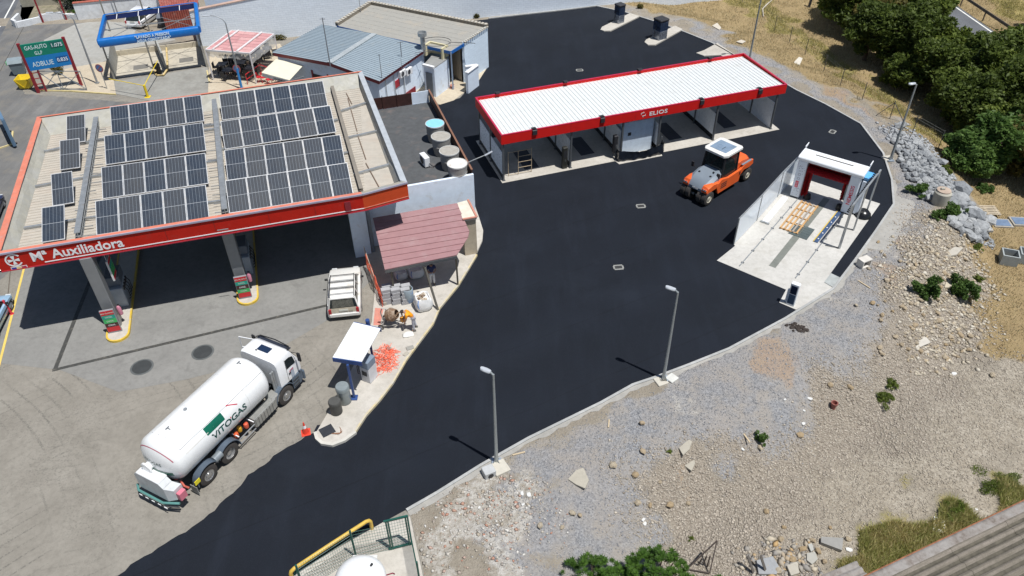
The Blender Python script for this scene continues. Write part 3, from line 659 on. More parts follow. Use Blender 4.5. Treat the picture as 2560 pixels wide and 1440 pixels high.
def board(c,lab,rows):
    t=thing('price_board',lab,'sign',(c.x,c.y,.13),cu_az,'fuel price boards by the columns')
    mb=MB(); mb.box(-.36,.36,-.02,.10,.0,1.62); mb.build('casing',M('board_casing',(.27,.27,.29),.4),t,bevel=.015)
    z=1.60; hs=[.32,.27,.3,.27,.34] 
    for k,(cn,tx) in enumerate(rows):
        hh=hs[k]; z-=hh
        mb=MB(); mb.box(-.33,.33,-.032,-.018,z+.012,z+hh-.012); mb.build('price_strip',MATS.get(cn) or M(cn,{'red_strip':(.55,.02,.03),'green_strip':(.05,.42,.12),'teal_strip':(.02,.33,.24),'black_strip':(.06,.02,.02)}[cn],.4),t)
        if tx:
            l=text('strip_lettering',tx,.13,Matrix.Translation((0,-.036,z+hh*.34))@Matrix.Rotation(PI/2,4,'X'),M_WHITE if cn=='black_strip' else M('pale_lettering',(.6,.68,.6),.5),None,.004,'CENTER'); l.parent=t
    return t
board(c1-vv*.78+u*.02,'freestanding red and green price board at the foot of the left column',[('red_strip','SIN PLOMO'),('teal_strip','DIESEL'),('green_strip','DIESEL'),('black_strip','DIESEL'),('red_strip','')])
board(c2-vv*.78+u*.05,'freestanding red and green price board at the foot of the right column',[('red_strip','SIN PLOMO'),('teal_strip','DIESEL'),('black_strip','DIESEL'),('green_strip','DIESEL'),('red_strip','')])
def pump(c,lab):
    t=thing('fuel_pump',lab,'fuel pump',(c.x,c.y,.13),cu_az,'fuel pumps under the canopy')
    mb=MB(); mb.box(-.42,.42,-.85,.85,0,1.35); mb.build('cabinet',M('pump_grey_paint',(.38,.42,.46),.4),t,bevel=.04)
    mb=MB(); mb.box(-.40,.40,-.6,.6,1.35,2.0); mb.build('head_box',M('pump_dark_head',(.13,.15,.18),.4),t,bevel=.03)
    for s in(-1,1):
        for k in range(4):
            y=-.55+k*.3; mb=MB(); mb.tube([(s*.44,y,1.3),(s*.62,y,.95),(s*.60,y+.05,.35),(s*.46,y+.08,.25)],.022,6); mb.build('hose',M_BLK,t)
            mb=MB(); mb.beam((s*.45,y,1.0),(s*.50,y,1.3),.07,.05); mb.build('nozzle',M_DARK,t)
    mb=MB(); mb.box(-.43,-.424,-.4,.4,1.5,1.85); mb.build('display',M('display_glass',(.02,.03,.03),.1),t)
pump(c1+vv*2.2+u*.18,'grey fuel pump behind the left canopy column'); pump(c2+vv*2.2+u*.18,'grey fuel pump behind the right canopy column')
def extinguisher(c,lab):
    t=thing('fire_extinguisher',lab,'extinguisher',c,0,'fire extinguishers on the columns'); mt=M('faded_pink_red',(.55,.22,.30),.4)
    mb=MB(); mb.lathe([(.0,.0),(.11,.0),(.12,.05),(.12,.5),(.07,.6),(.03,.63)],14); mb.build('cylinder',mt,t,smooth=True)
    mb=MB(); mb.cyl((0,0,.62),(0,0,.72),.03); mb.beam((-.02,0,.7),(.12,0,.74),.03); mb.tube([(.03,0,.68),(.14,.02,.55),(.13,.03,.25)],.015,6); mb.build('valve',M_DARK,t)
extinguisher(c1+u*.46-vv*.05+ZU*.75,'faded red extinguisher hanging on the left canopy column'); extinguisher(c2+u*.46-vv*.05+ZU*.75,'faded red extinguisher hanging on the right canopy column')
t=thing('hanging_price_sign','small coloured price sign hanging under the canopy behind the left column','sign',(c1+u*.75+vv*.6+ZU*2.9),cu_az)
mb=MB(); mb.box(-.05,.05,-.42,.42,0,1.3); mb.build('panel',M('sign_edge_white',(.6,.6,.6),.5),t)
for k,cn in enumerate(('red_strip','green_strip','green_strip','teal_strip','red_strip')):
    mb=MB(); mb.box(-.058,.058,-.39,.39,.04+k*.25,.26+k*.25); mb.build('price_strip',MATS[cn],t)
mb=MB(); mb.cyl((0,-.3,1.3),(0,-.3,2.08),.012,n=5); mb.cyl((0,.3,1.3),(0,.3,2.08),.012,n=5); mb.build('suspension_rods',M_WHITE,t)
# drain channels, manholes and painted lines on the forecourt
M_CHAN=M('iron_channel_grate',(.075,.075,.07),.6,.3,dirt=((.22,.2,.16),.3,5))
mb=MB(); a,b_=at(131,926),at(825,762); mb.beam((a.x,a.y,.014),(b_.x,b_.y,.014),.20,.006); a2,b2=at(250,640),at(137,926); mb.beam((b2.x,b2.y,.0145),(a2.x,a2.y,.0145),.22,.006)
struct(mb,'drain_channel',M_CHAN)
def tankcover(px,lab):
    t=thing('tank_cover',lab,'manhole cover',at(*px)+ZU*.008,0,'round tank covers in the forecourt')
    mb=MB(); mb.lathe([(.60,0),(.60,.012),(.52,.016),(.52,.010),(0,.010)],28); mb.build('ring',M('cover_ring',(.12,.13,.13),.6,.2),t,smooth=True)
    mb=MB(); mb.lathe([(.50,.008),(.50,.020),(.10,.026),(.10,.036),(0,.036)],28); mb.build('lid',M('cover_lid',(.055,.06,.062),.55,.2,bump=.4,bscale=12),t,smooth=True)
tankcover((355,918),'round dark iron tank cover, left one, in front of the canopy'); tankcover((507,881),'round dark iron tank cover, right one, near the tanker cab')
mb=MB(); a,b_=at(60,672),at(-5,925); mb.beam((a.x,a.y,.019),(b_.x,b_.y,.019),.13,.004); struct(mb,'yellow_line',M('worn_yellow_paint',(.68,.50,.12),.7))
mb=MB()
for (p,q) in (((28,655),(18,760)),((18,760),(-10,860))):
    a,b_=at(*p),at(*q); mb.beam((a.x,a.y,.0165),(b_.x,b_.y,.0165),.05,.004)
struct(mb,'yard_joint',M('dark_joint',(.12,.10,.08),.9))
# ============================================================ RED WASH CANOPY (self-service bays)
M_WSHEET=M('white_roof_sheet',(.64,.66,.655),.5,var=.04,dirt=((.52,.51,.47),.15,.8))
M_PANEL=M('pale_bay_panel',(.76,.80,.84),.3,.0,var=.05)
M_STEEL=M('grey_steel_post',(.16,.17,.18),.4,.5)
E0=at(1258,453); E1=at(1937,321); ea=math.atan2((E1-E0).y,(E1-E0).x)
el=thing('wash_canopy','long white ribbed roof with red fascia over the self service wash bays','canopy',(E0.x,E0.y,0),ea)
EL=22.5; ED=5.9; EZ=3.72
def eb(n,mt,**k): return lambda mb: mb.build(n,mt,el,**k)
for nm,(x0,x1,y0,y1) in {'f':(-.12,EL,-.12,-.02),'b':(-.12,EL,ED-.1,ED),'l':(-.12,-.02,-.018,ED-.102),'r':(EL-.1,EL,-.018,ED-.102)}.items():
    mb=MB(); mb.box(x0,x1,y0,y1,EZ-.72,EZ); mb.build('fascia',M('bright_red_fascia',(.60,.016,.014),.5,spec=.15,var=.06),el)
    mb=MB(); mb.box(x0-.01,x1+.01,y0-.01,y1+.01,EZ,EZ+.02); mb.build('fascia_cap',M('crimson_cap',(.50,.02,.07),.35),el)
for k in range(1,9):
    mb=MB(); x=EL*k/9; mb.box(x-.008,x+.008,-.124,-.119,EZ-.70,EZ-.01); mb.build('panel_joint',M('dark_red_joint',(0,0,0)),el)
nsh=9; sw=(EL-.16)/nsh
for k in range(nsh):
    mb=MB(); x0=-.02+k*sw; corr_sheet(mb,(x0,-.02,EZ-.10),(x0+sw-.006,-.02,EZ-.10),(x0+sw-.006,ED-.1,EZ-.22),(x0,ED-.1,EZ-.22),8,.034,prof='trap'); mb.build('roof_sheet',M_WSHEET,el)
mb=MB(); mb.box(-.0,EL-.12,0,ED-.12,EZ-.68,EZ-.64); mb.build('ceiling',M('bay_ceiling',(.35,.36,.37),.6),el)
# bay dividers: photo x positions of the front posts
divs=[0.05,5.15,9.15,12.15,16.9,22.0]
for k,x in enumerate(divs):
    for y in (.05,2.9,5.6):
        mb=MB(); mb.box(x-.06,x+.06,y-.06,y+.06,.02,EZ-.68); mb.build('post',M_STEEL,el)
        mb=MB(); mb.box(x-.12,x+.12,y-.12,y+.12,.01,.04); mb.build('base_plate',M_STEEL,el)
    if k in(0,1,2,3,4,5):
        for y0,y1 in ((.18,2.8),(3.0,5.5)):
            mb=MB(); mb.box(x-.02,x+.02,y0,y1,.42 if k<5 else .05,2.15); mb.build('side_panel',M_PANEL,el)
            if k<5: mb=MB(); mb.box(x-.03,x+.03,y0,y1,.06,.41); mb.build('black_skirt',M('black_film',(.015,.016,.018),.25),el)
# lettering
text('lettering','ELIOS',.42,basis((11.05,-.132,EZ-.52),(1,0,0),(0,0,1)),M_WHITE,None,.01,sx=1.35,space=1.05,bold=.006).parent=el
mb=MB()
for (a,b_) in (((10.5,.1),(10.75,.1)),((10.75,.1),(10.75,.22)),((10.42,.2),(10.42,.34)),((10.42,.34),(10.66,.34)),((10.58,-.0),(10.58,.1)),((10.6,.34),(10.6,.42))): mb.beam((a[0],-.132,EZ-.55+a[1]),(b_[0],-.132,EZ-.55+b_[1]),.035,.012,up=(0,1,0))
mb.build('logo_mark',M_WHITE,el)
el_thing=el
def floodlight(c,az,lab,flip=1):
    t=thing('floodlight',lab,'floodlight',c,az,'black floodlights on the red fascia')
    mb=MB(); mb.loft([[Vector((x,y,z)) for x,z in((-.17,-.2),(.17,-.2),(.17,.2),(-.17,.2))] for y in (0,)]+[[Vector((x*.9,-.09,z*.8)) for x,z in((-.17,-.2),(.17,-.2),(.17,.2),(-.17,.2))]]); mb.build('body',M_DARK,t)
    mb=MB(); mb.box(-.17,.17,-.02,.35,.2,.22); mb.build('arm',M_DARK,t)
ff=Matrix.Translation((E0.x,E0.y,0))@Matrix.Rotation(ea,4,'Z')
for x,l in ((2.3,'leftmost'),(7.4,'second from left'),(15.3,'third from left'),(20.2,'rightmost')):
    p=ff@Vector((x,-.13,EZ-.20)); floodlight(p,ea,'black floodlight on the front red fascia, %s of four'%l)
for x,l in ((1.6,'leftmost'),(7.0,'second from left'),(13.2,'third from left'),(19.4,'rightmost')):
    p=ff@Vector((x,ED+.05,EZ-.05)); floodlight(p,ea+PI,'black floodlight on the rear red edge, %s of four'%l)
# slab under the bays and its dark inlaid mats
mb=MB(frame((E0.x,E0.y,0),ea)); mb.prism([(-.15,-.25),(8.6,-.25),(8.7,-.75),(12.2,-.75),(12.3,-.3),(EL+.1,-.3),(EL+.1,ED+.2),(-.15,ED+.2)],.0,.03); struct(mb,'wash_bay_slab',M_WALK)
M_MAT=M('dark_drain_mat',(.05,.055,.07),.8)
for k,(x,y) in enumerate(((2.5,2.2),(7.1,2.6),(14.3,2.4),(19.2,2.6))):
    mb=MB(frame((E0.x,E0.y,0),ea)); mb.box(x-.55,x+.55,y-1.3,y+1.3,.031,.045); o=struct(mb,'bay_grate',M_MAT)
# vending cabinets against the posts and the technical room
def inbox(nm,lab,cat,x0,x1,y0,y1,z0,z1,mt,grp=None):
    c=ff@Vector(((x0+x1)/2,(y0+y1)/2,z0)); t=thing(nm,lab,cat,c,ea,grp); mb=MB(); w,d=(x1-x0)/2,(y1-y0)/2; mb.box(-w,w,-d,d,0,z1-z0); mb.build('cabinet',mt,t,bevel=.02)
    mb=MB(); mb.box(-w*.7,w*.7,-d-.012,-d-.002,(z1-z0)*.55,(z1-z0)*.85); mb.build('panel',M_DARK,t)
    mb=MB(); mb.box(-w*.15,w*.15,-d-.03,-d-.002,(z1-z0)*.35,(z1-z0)*.45); mb.build('coin_slot',M_STEEL,t); return t
inbox('payment_cabinet','black coin cabinet between the first and second wash bay','cabinet',4.55,4.9,-.0,.3,.03,1.75,M('olive_black',(.03,.03,.025),.4),'coin cabinets in the wash bays')
inbox('payment_cabinet','black coin cabinet left of the technical room','cabinet',8.55,8.85,.05,.35,.5,1.9,M_DARK,'coin cabinets in the wash bays')
rm=thing('plant_room','white technical room under the red canopy','plant room',ff@Vector((10.6,.42,.03)),ea)
mb=MB(); mb.box(-1.25,1.25,0,3.2,.0,1.35); mb.build('lower_wall',M('lit_room_wall',(.55,.64,.74),.4),rm)  # sunlit lower part of the white wall, with its own colour
mb=MB(); mb.box(-1.25,1.25,0,3.2,1.352,2.6); mb.build('upper_wall',M('shaded_room_wall',(.52,.63,.75),.4),rm)  # same white wall, shade painted in as a bluer colour
mb=MB(); mb.box(-.8,-.55,-.03,-.002,1.5,1.75); mb.build('camera_box',M_DARK,rm)
# black plastic wrapped barrier round the front of the room
wr=thing('plastic_screen','barrier wrapped in black plastic film in front of the technical room','barrier',ff@Vector((8.75,-.45,.03)),ea)
rr=random.Random(2); pts=[(0,0.5),(0.0,0),(1.2,-.15),(2.5,-.18),(3.5,-.1),(3.7,0),(3.7,.5)]; P=resamp(pts,.18); secs=[]
for hh in (0,.25,.5,.75,1.0): secs.append([Vector((p.x+rr.uniform(-.03,.03),p.y+rr.uniform(-.05,.05),hh*(.62+.3*abs(p.x-1.8)/1.9)+ (rr.uniform(-.03,.03) if hh else 0))) for p in P])
mb=MB(); mb.loft(secs,closed=False); mb.build('film',M('black_plastic_wrap',(.012,.016,.024),.18,var=.3,coat=.3),wr,smooth=60)
for x in (0,3.7):
    mb=MB(); mb.box(x-.05,x+.05,.45,.55,0,1.15); mb.build('stake',M_STEEL,wr)
# scaffold frame and orange net inside the first bay
sc=thing('scaffold_frame','light ladder-like scaffold frame standing in the first wash bay','scaffold',ff@Vector((.55,.45,.03)),ea)
mw=M('scaffold_tan',(.42,.33,.22),.6)
for x in (0,.75,1.75):
    mb=MB(); mb.cyl((x,0,0),(x,0,2.0),.025,n=6); mb.build('upright',mw,sc)
for k in range(5):
    mb=MB(); mb.cyl((.0 if k in(0,4) else .75,0,.1+k*.45),(1.75,0,.1+k*.45),.02,n=6); mb.build('rung',mw,sc)
# ============================================================ ROLLOVER WASH BAY
G0=at(1792,652); G1=at(1965,725); ga=math.atan2((at(2067,497)-at(1930,668)).y,(at(2067,497)-at(1930,668)).x)
gf=frame((G0.x,G0.y,0),ga)     # local x: along the bay (away), local y: to the left; so the slab spans y from 0 to -w
GW=5.75; GLn=13.0
mb=MB(); P=[at(*p) for p in ((1792,652),(1965,725),(1948,757),(1990,775),(2085,722),(2060,707),(2200,510),(2037,456),(1985,438),(1833,612),(1838,615))]
mb.prism([(p.x,p.y) for p in P],0,.03); struct(mb,'rollover_slab',M_WASH)
P=[at(*p) for p in ((2062,708),(2105,725),(2085,722))]
P=[at(*p) for p in ((2077,684),(2107,698),(2098,715),(2085,721),(2060,706))]
mb=MB(); mb.poly([(p.x,p.y,.036) for p in P]); struct(mb,'drain_slab',M('damp_grey_slab',(.36,.38,.37),.6,var=.15))
def gl(x,y,z=0): return gf@Vector((x,y,z))
# drain channel with wide grate, and wheel guide
a,b_=at(1930,668),at(2067,497); mb=MB(); mb.beam((a.x,a.y,.037),(b_.x,b_.y,.037),.42,.008); struct(mb,'bay_channel',M('channel_grate',(.20,.21,.185),.6,.2))
c=at(2003,580); gr=thing('floor_grate','square grey floor grate over the bay drain channel','grate',(c.x,c.y,.042),ga)
for k in range(5):
    for j in (0,1):
        mb=MB(); mb.box(-.7+k*.28,-.43+k*.28,-.62+j*.63,-.02+j*.63,0,.03); mb.build('plate',M('grate_plate',(.12,.15,.15),.5,.4),gr)
for (a,b_,nm,l) in (((1848,667),(1995,498),'guide_rail','thin steel rail on the left side of the rollover bay'),((1988,697),(2108,538),'guide_rail','thin steel rail on the right side of the rollover bay')):
    a,b_=at(*a),at(*b_); t=thing(nm,l,'rail',(a.x,a.y,.03),math.atan2((b_-a).y,(b_-a).x),'floor rails of the rollover wash'); L=(b_-a).length
    mb=MB(); mb.box(0,L,-.03,.03,0,.05); mb.build('rail',M_GALV,t)
    for k in range(6):
        mb=MB(); mb.box(.4+k*1.5,.52+k*1.5,-.09,.09,0,.035); mb.build('clamp',M_STEEL,t)
a,b_=at(2038,607),at(2097,533); t=thing('wheel_guide','blue and yellow edged wheel guide on the bay floor','wheel guide',(a.x,a.y,.032),math.atan2((b_-a).y,(b_-a).x)); L=(b_-a).length
mb=MB(); mb.box(0,L,-.14,.10,0,.06); mb.build('channel',M('blue_guide',(.05,.09,.18),.4),t); mb=MB(); mb.box(0,L,.102,.16,0,.08); mb.build('yellow_edge',M_YEL,t)
for k in range(5):
    mb=MB(); mb.cyl((.4+k*.75,-.02,.06),(.4+k*.75,-.02,.085),.045,n=10); mb.build('stud',M_WHITE,t)
# glazed side wall
sw=thing('splash_wall','translucent panelled splash wall along the left of the rollover bay','wall',at(1834,612),0)
pw=[at(1834,612),at(1891,552),at(1943,493),at(1995,440)]
m,nt,b=new_mat('milky_polycarbonate'); b.inputs['Base Color'].default_value=(.72,.78,.84,1); b.inputs['Roughness'].default_value=.18; b.inputs['Alpha'].default_value=.86; MATS['poly']=m
for k in range(3):
    a,b_=pw[k],pw[k+1]; d=(b_-a).normalized()
    mb=MB(); mb.beam(a+ZU*1.05+d*.06,b_+ZU*1.05-d*.06,.03,1.95); mb.build('panel',MATS['poly'],sw,world=True)
    mb=MB(); mb.beam(a+ZU*2.05,b_+ZU*2.05,.07,.04); mb.build('top_rail',M_GALV,sw,world=True)
for p in pw:
    mb=MB(); mb.cbox(p+ZU*1.03,.08,.08,2.06,Matrix.Rotation(ga,3,'Z')); mb.build('post',M_GALV,sw,world=True)
# the gantry itself
Lg=at(1983,495); Rg=at(2110,536); gax=math.atan2((Rg-Lg).y,(Rg-Lg).x); GWd=(Rg-Lg).length
gt=thing('wash_gantry','white rollover car wash gantry with red brushes','car wash',(Lg.x,Lg.y,.03),gax)
wb=M('gantry_white',(.66,.72,.80),.35,var=.03,coat=.3); wt=M('gantry_top_white',(.80,.82,.84),.4,var=.03)
DP=1.35; GH=3.2
for x0,x1 in ((-.28,.34),(GWd-.30,GWd+.36)):
    mb=MB(); mb.box(x0,x1,0,DP,.08,GH-.302); mb.build('leg_housing',wb,gt,bevel=.05)
    mb=MB(); mb.box(x0+.05,x1-.05,.05,DP-.05,0,.08); mb.build('carriage',M_DARK,gt)
mb=MB(); mb.loft([[Vector((x,y,z)) for y,z in((-.05,GH-.30),(DP+.05,GH-.30),(DP+.05,GH-.12),(DP-.2,GH),(.05,GH),(-.05,GH-.1))] for x in(-.36,GWd+.46)]); mb.build('top_beam',wt,gt,bevel=.03)
mb=MB(); mb.box(.55,GWd-.45,.62,.74,GH,GH+.012); mb.build('top_slot',M('slot_brown',(.10,.09,.08),.7),gt)
for x in (-.36,GWd+.42):
    mb=MB(); mb.loft([[Vector((x,y,z)) for y,z in ((DP-.1,GH-.1),(DP+.45,GH-.0),(DP+.5,GH+.12),(DP-.1,GH+.1))],[Vector((x+.05,y,z)) for y,z in ((DP-.1,GH-.1),(DP+.45,GH-.0),(DP+.5,GH+.12),(DP-.1,GH+.1))]]); mb.build('end_fin',wt,gt)
m,nt,b=new_mat('red_brush_bristles'); h=NT(nt); v=h.coord(); f=h.noise(v,14,4,.7); h.l(h.mix(h.mapr(f,.3,.7),(.20,.01,.015),(.72,.03,.035)),b.inputs['Base Color']); b.inputs['Roughness'].default_value=.8; M_BRI=m
rr=random.Random(4)
def brush(p,q,r0,nm,nr=1300):
    p,q=Vector(p),Vector(q); ax=(q-p); d=ax.normalized(); x_=d.cross(Vector((0,1,0))).normalized() if abs(d.y)<.9 else Vector((1,0,0)); y_=d.cross(x_); mb=MB()
    for k in range(nr):
        t=rr.random(); a=rr.uniform(0,2*PI); c=p+ax*t; o=(x_*math.cos(a)+y_*math.sin(a)); w=d*rr.uniform(.02,.05)+ZU*0; L=r0*rr.uniform(.8,1.05); tw=(x_*math.cos(a+.25)+y_*math.sin(a+.25))*L-ZU*.05
        mb.add([c,c+w,c+tw+w,c+tw],[(0,1,2,3)])
    o=mb.build(nm,M_BRI,gt); return o
brush((.38,.42,GH-.72),(GWd-.34,.42,GH-.72),.44,'top_brush',5200); brush((.52,.38,.25),(.52,.38,GH-.75),.24,'side_brush',2400); brush((GWd-.55,1.25,.25),(GWd-.55,1.25,GH-.6),.24,'side_brush',1200)
for x in (.5,GWd-.42):
    mb=MB(); mb.box(x-.05,x+.05,.6,.95,.6,GH-.47); mb.build('brush_track',M_STEEL,gt)
mb=MB(); mb.cyl((.78,.45,.0),(.78,.45,.34),.26,.2,n=12); mb.build('black_base',M_BLK,gt); mb=MB(); mb.cyl((GWd-.48,.35,.0),(GWd-.48,.35,.34),.22,.2,n=12); mb.build('black_base',M_BLK,gt)
mred=M('gantry_red_print',(.65,.03,.08),.4); mnv=M('gantry_navy_print',(.05,.06,.14),.4)
Mx=basis((GWd+.12,-.006,.75),(0,0,1),(-1,0,0)); text('lettering','NEMESIS',.34,Mx,mred,None,.008,sx=1.15,bold=.004).parent=gt
mb=MB(); mb.box(-.12,.08,-.01,-.001,.85,1.35); mb.build('red_badge',mred,gt,bevel=.004)
text('badge_lettering','AUTO',.13,basis((.02,-.012,.9),(0,0,1),(-1,0,0)),M_WHITE,None,.004).parent=gt
for z in (1.55,1.85):
    mb=MB(basis((-.0,-.003,z),(1,0,0),(0,0,1))); n=14
    mb.loft([[Vector((r_*math.cos(2*PI*k/n),r_*math.sin(2*PI*k/n),zz)) for k in range(n)] for r_,zz in((.09,0),(.09,.006),(.075,.006),(.075,0))],caps=False); mb.build('printed_ring',mnv,gt)
mb=MB()
for k in range(60):
    hi=k%2; x=rr.gauss(.03,.12); z=rr.gauss(2.25 if hi else .65,.16); s=rr.uniform(.008,.03); x=max(-.27,min(.38,x)); mb.add([(x-s,-.004,z),(x,-.004,z-s),(x+s,-.004,z),(x,-.004,z+s)],[(0,1,2,3)])
tag(mb.build('printed_dots',mnv,gt),kind='stuff')
mb=MB(); mb.box(GWd+.44,GWd+.95,.3,1.2,GH-.5,GH-.35); mb.build('blue_film_cover',M('blue_film',(.12,.40,.75),.3),gt)
mb=MB(); mb.box(GWd+.44,GWd+.75,.25,1.35,.1,GH-.6); mb.build('side_cabinet',wb,gt,bevel=.03)
mb=MB(); mb.lathe([(.0,0),(.55,.02),(.5,.2),(.3,.42),(.0,.48)],12,o=(GWd+1.05,.5,0)); mb.build('black_bag',M('black_bin_bag',(.012,.012,.013),.25,bump=.6,bscale=6),gt,smooth=60)
# cable chain and its support frame to the right of the gantry
cf=thing('energy_chain_stand','steel stand with a black cable chain rising to the gantry','cable stand',at(2095,623),0)
def hp(base,hh): p=at(*base); return Vector((p.x,p.y,hh))
fr1=[hp((2097,622),.03),hp((2097,622),3.3)]; 
mb=MB(); mb.beam(fr1[0],fr1[1],.12,.12); mb.build('post',M_GALV,cf,world=True)
pA=at(2133,577); mb=MB(); mb.beam(pA+ZU*.03,pA+ZU*3.3,.08,.08); mb.build('post',M_GALV,cf,world=True)
pB=at(2165,533); mb=MB(); mb.beam(pB+ZU*.03,pB+ZU*3.35,.08,.08); mb.build('post',M_GALV,cf,world=True)
mb=MB(); mb.beam(fr1[1],pB+ZU*3.35,.10,.08); mb.build('top_beam',M_GALV,cf,world=True)
pC=at(2063,615); mb=MB(); mb.beam(Vector((pC.x,pC.y,.07)),fr1[0]+ZU*.04,.06,.06); mb.build('foot_bar',M_STEEL,cf,world=True)
pD=at(2080,565); mb=MB(); mb.beam(Vector((pD.x,pD.y,.07)),pA+ZU*.07,.06,.06); mb.build('foot_bar',M_STEEL,cf,world=True)
q0=at(2119,531,1.05); q1=at(2194,427,3.5); n=26; mb=MB()
for k in range(n):
    a=q0.lerp(q1,k/n); b_=q0.lerp(q1,(k+.8)/n); mb.beam(a,b_,.20 if k%2 else .17,.05)
o=mb.build('cable_chain',M_BLK,cf,world=True); tag(o,kind='stuff')
# pallet-like timber frames and white profile lying on the floor
tb=M('raw_timber',(.50,.30,.13),.75,var=.25,streak=((.30,.17,.08),.6,3,30))
a=at(1960,577); b_=at(2015,508); pa=math.atan2((b_-a).y,(b_-a).x); pt=thing('timber_crate_frame','timber packing frame of crossed battens lying on the wash bay floor','timber frame',(a.x,a.y,.035),pa); L=(b_-a).length*.98
for k in range(5):
    mb=MB(); y=.28-k*.27; mb.box(0,L,y-.05,y+.05,.06,.14); mb.build('batten',tb if k!=3 else M('grey_timber',(.32,.28,.24),.8),pt)
for k in range(5):
    mb=MB(); x=.05+k*(L-.15)/4; mb.box(x,x+.1,-.88,.36,0,.06); mb.build('cross_batten',tb,pt)
a=at(1912,558); b_=at(1962,497); t=thing('white_profile','white wrapped metal profile lying beside the splash wall','metal profile',(a.x,a.y,.035),math.atan2((b_-a).y,(b_-a).x)); L=(b_-a).length
mb=MB(); mb.box(0,L,-.2,.2,0,.12); mb.build('profile',wt,t,bevel=.02); mb=MB(); mb.box(.4,L,-.02,.02,.12,.2); mb.build('ridge',wt,t)
mb=MB(); mb.box(-.12,.02,-.3,-.03,0,.10); mb.build('bracket',M_GALV,t); mb=MB(); mb.box(-.12,.02,.03,.3,0,.10); mb.build('bracket',M_GALV,t)
# payment terminal at the bay entrance
c=at(1975,762); t=thing('payment_terminal','slim white payment terminal with tilted dark screen at the bay entrance','payment terminal',(c.x,c.y,.03),gax)
mb=MB(); mb.box(-.24,.24,-.1,.18,0,1.55); mb.build('housing',wt,t,bevel=.02)
mb=MB(); mb.box(-.18,.18,-.112,-.101,.85,1.42); mb.build('screen',M('blue_black_screen',(.012,.02,.05),.12),t)
mb=MB(); mb.box(-.18,.18,-.112,-.101,.12,.8); mb.build('keypad_panel',M('steel_blue_panel',(.16,.24,.36),.2,.6),t)
mb=MB(); mb.box(-.34,-.26,-.05,.1,.1,1.0); mb.build('side_plate',wt,t); mb=MB(); mb.box(-.42,-.20,-.12,.14,-.028,.08); mb.build('foot_plate',M_GALV,t)
# vacuum / air towers on the little islands at the back
def tower(px,isl,lab,w,hh):
    P=[at(*p) for p in isl]; t0=thing('service_island','pale concrete island reaching from the rear kerb, '+lab,'island',sum(P,Vector())/len(P),0,'service islands at the rear kerb')
    mb=MB(); mb.prism([(p.x,p.y) for p in P],0,.13); mb.build('slab',M_WALK,t0,world=True)
    c=at(*px); t=thing('vacuum_tower','black and chrome vacuum tower on the '+lab+' rear island','vacuum unit',(c.x,c.y,.13),ea+.25,'vacuum towers on the rear islands')
    mb=MB(); mb.box(-w/2,w/2,-w/2,w/2,0,hh*.45); mb.build('lower_casing',M('chrome_wrap',(.30,.33,.38),.25,.6,var=.3,scale=5),t,bevel=.03)
    mb=MB(); mb.box(-w/2-.01,w/2+.01,-w/2-.01,w/2+.01,hh*.45+.003,hh*.93); mb.build('upper_casing',M('night_blue_casing',(.02,.035,.07),.2,coat=.5,var=.4,scale=4),t,bevel=.03)
    mb=MB(); mb.box(-w/2-.05,w/2+.05,-w/2-.05,w/2+.05,hh*.93+.003,hh+.06); mb.build('cap',M_DARK,t,bevel=.05)
    mb=MB(); mb.tube([(-w/2,0,hh*.7),(-w/2-.2,0,hh*.5),(-w/2-.18,0,.3),(-w/2-.02,0,.25)],.03,6); mb.build('hose',M_BLK,t)
tower((1547,58),[(1501,77),(1510,80),(1526,80),(1600,43),(1574,36),(1505,70)],'left',.75,1.75)
tower((1648,98),[(1611,108),(1620,115),(1638,115),(1707,76),(1687,67),(1615,102)],'right',1.0,1.85)
P=[at(*p) for p in [(1740,135),(1760,128),(1793,110),(1880,168),(1860,172),(1800,140),(1760,142)]]
mb=MB(); mb.prism([(p.x,p.y) for p in P],0,.11); struct(mb,'corner_pavement',M_WALK)
# ============================================================ OFFICE BUILDING WITH FLAT ROOF AND TANKS
aE=at(1184,436,4.1); bE=at(1075,233,4.1); e_=(bE-aE); e_.z=0; LE=e_.length; e_.normalize(); wv=Vector((-e_.y,e_.x,0))   # wv points to the left (west)
oa=math.atan2(wv.y,wv.x)+PI
of=thing('office_building','white flat roofed building with dark roof beside the canopy','building',(aE.x,aE.y,0),oa)
# local: x = -wv (east), y = e_ (back)
WB=7.0
M_WALLW=M('whitewashed_wall',(.72,.81,.92),.7,var=.06,dirt=((.50,.46,.40),.2,1.5),bump=.15,bscale=6)
mb=MB(); mb.box(-WB,-.002,.15,LE,0,3.42); mb.build('wall',M_WALLW,of)
mb=MB(); mb.box(-WB,0,-.02,.148,0,4.1); mb.build('front_parapet',M_WALLW,of)
mb=MB(); mb.box(-WB+.02,-.1,.16,LE-.1,3.423,3.45); mb.build('roof',M('dark_roof_felt',(.082,.086,.09),.9,var=.15,dirt=((.2,.15,.13),.2,1)),of)
rb_=M('brown_rusty_sheet',(.055,.022,.018),.6,.2,var=.3)
mb=MB(); mb.box(-.08,-.03,.15,LE,3.3,4.35); mb.build('side_screen',rb_,of); mb=MB(); mb.box(-.12,0,.14,LE+.02,4.352,4.40); mb.build('screen_rail',M('rust_rail',(.22,.11,.07),.7),of)
mb=MB(); mb.box(-WB,-1.4,LE-.05,LE,3.45,4.35); mb.build('rear_screen',rb_,of); mb=MB(); mb.box(-1.38,-.12,LE-.05,LE,3.45,4.35); mb.build('rear_white_screen',M_WALLW,of)
for k in range(5):
    mb=MB(); x=-WB+.3+k*1.05; mb.box(x,x+.04,LE-.1,LE-.055,3.45,4.5); mb.build('screen_post',rb_,of)
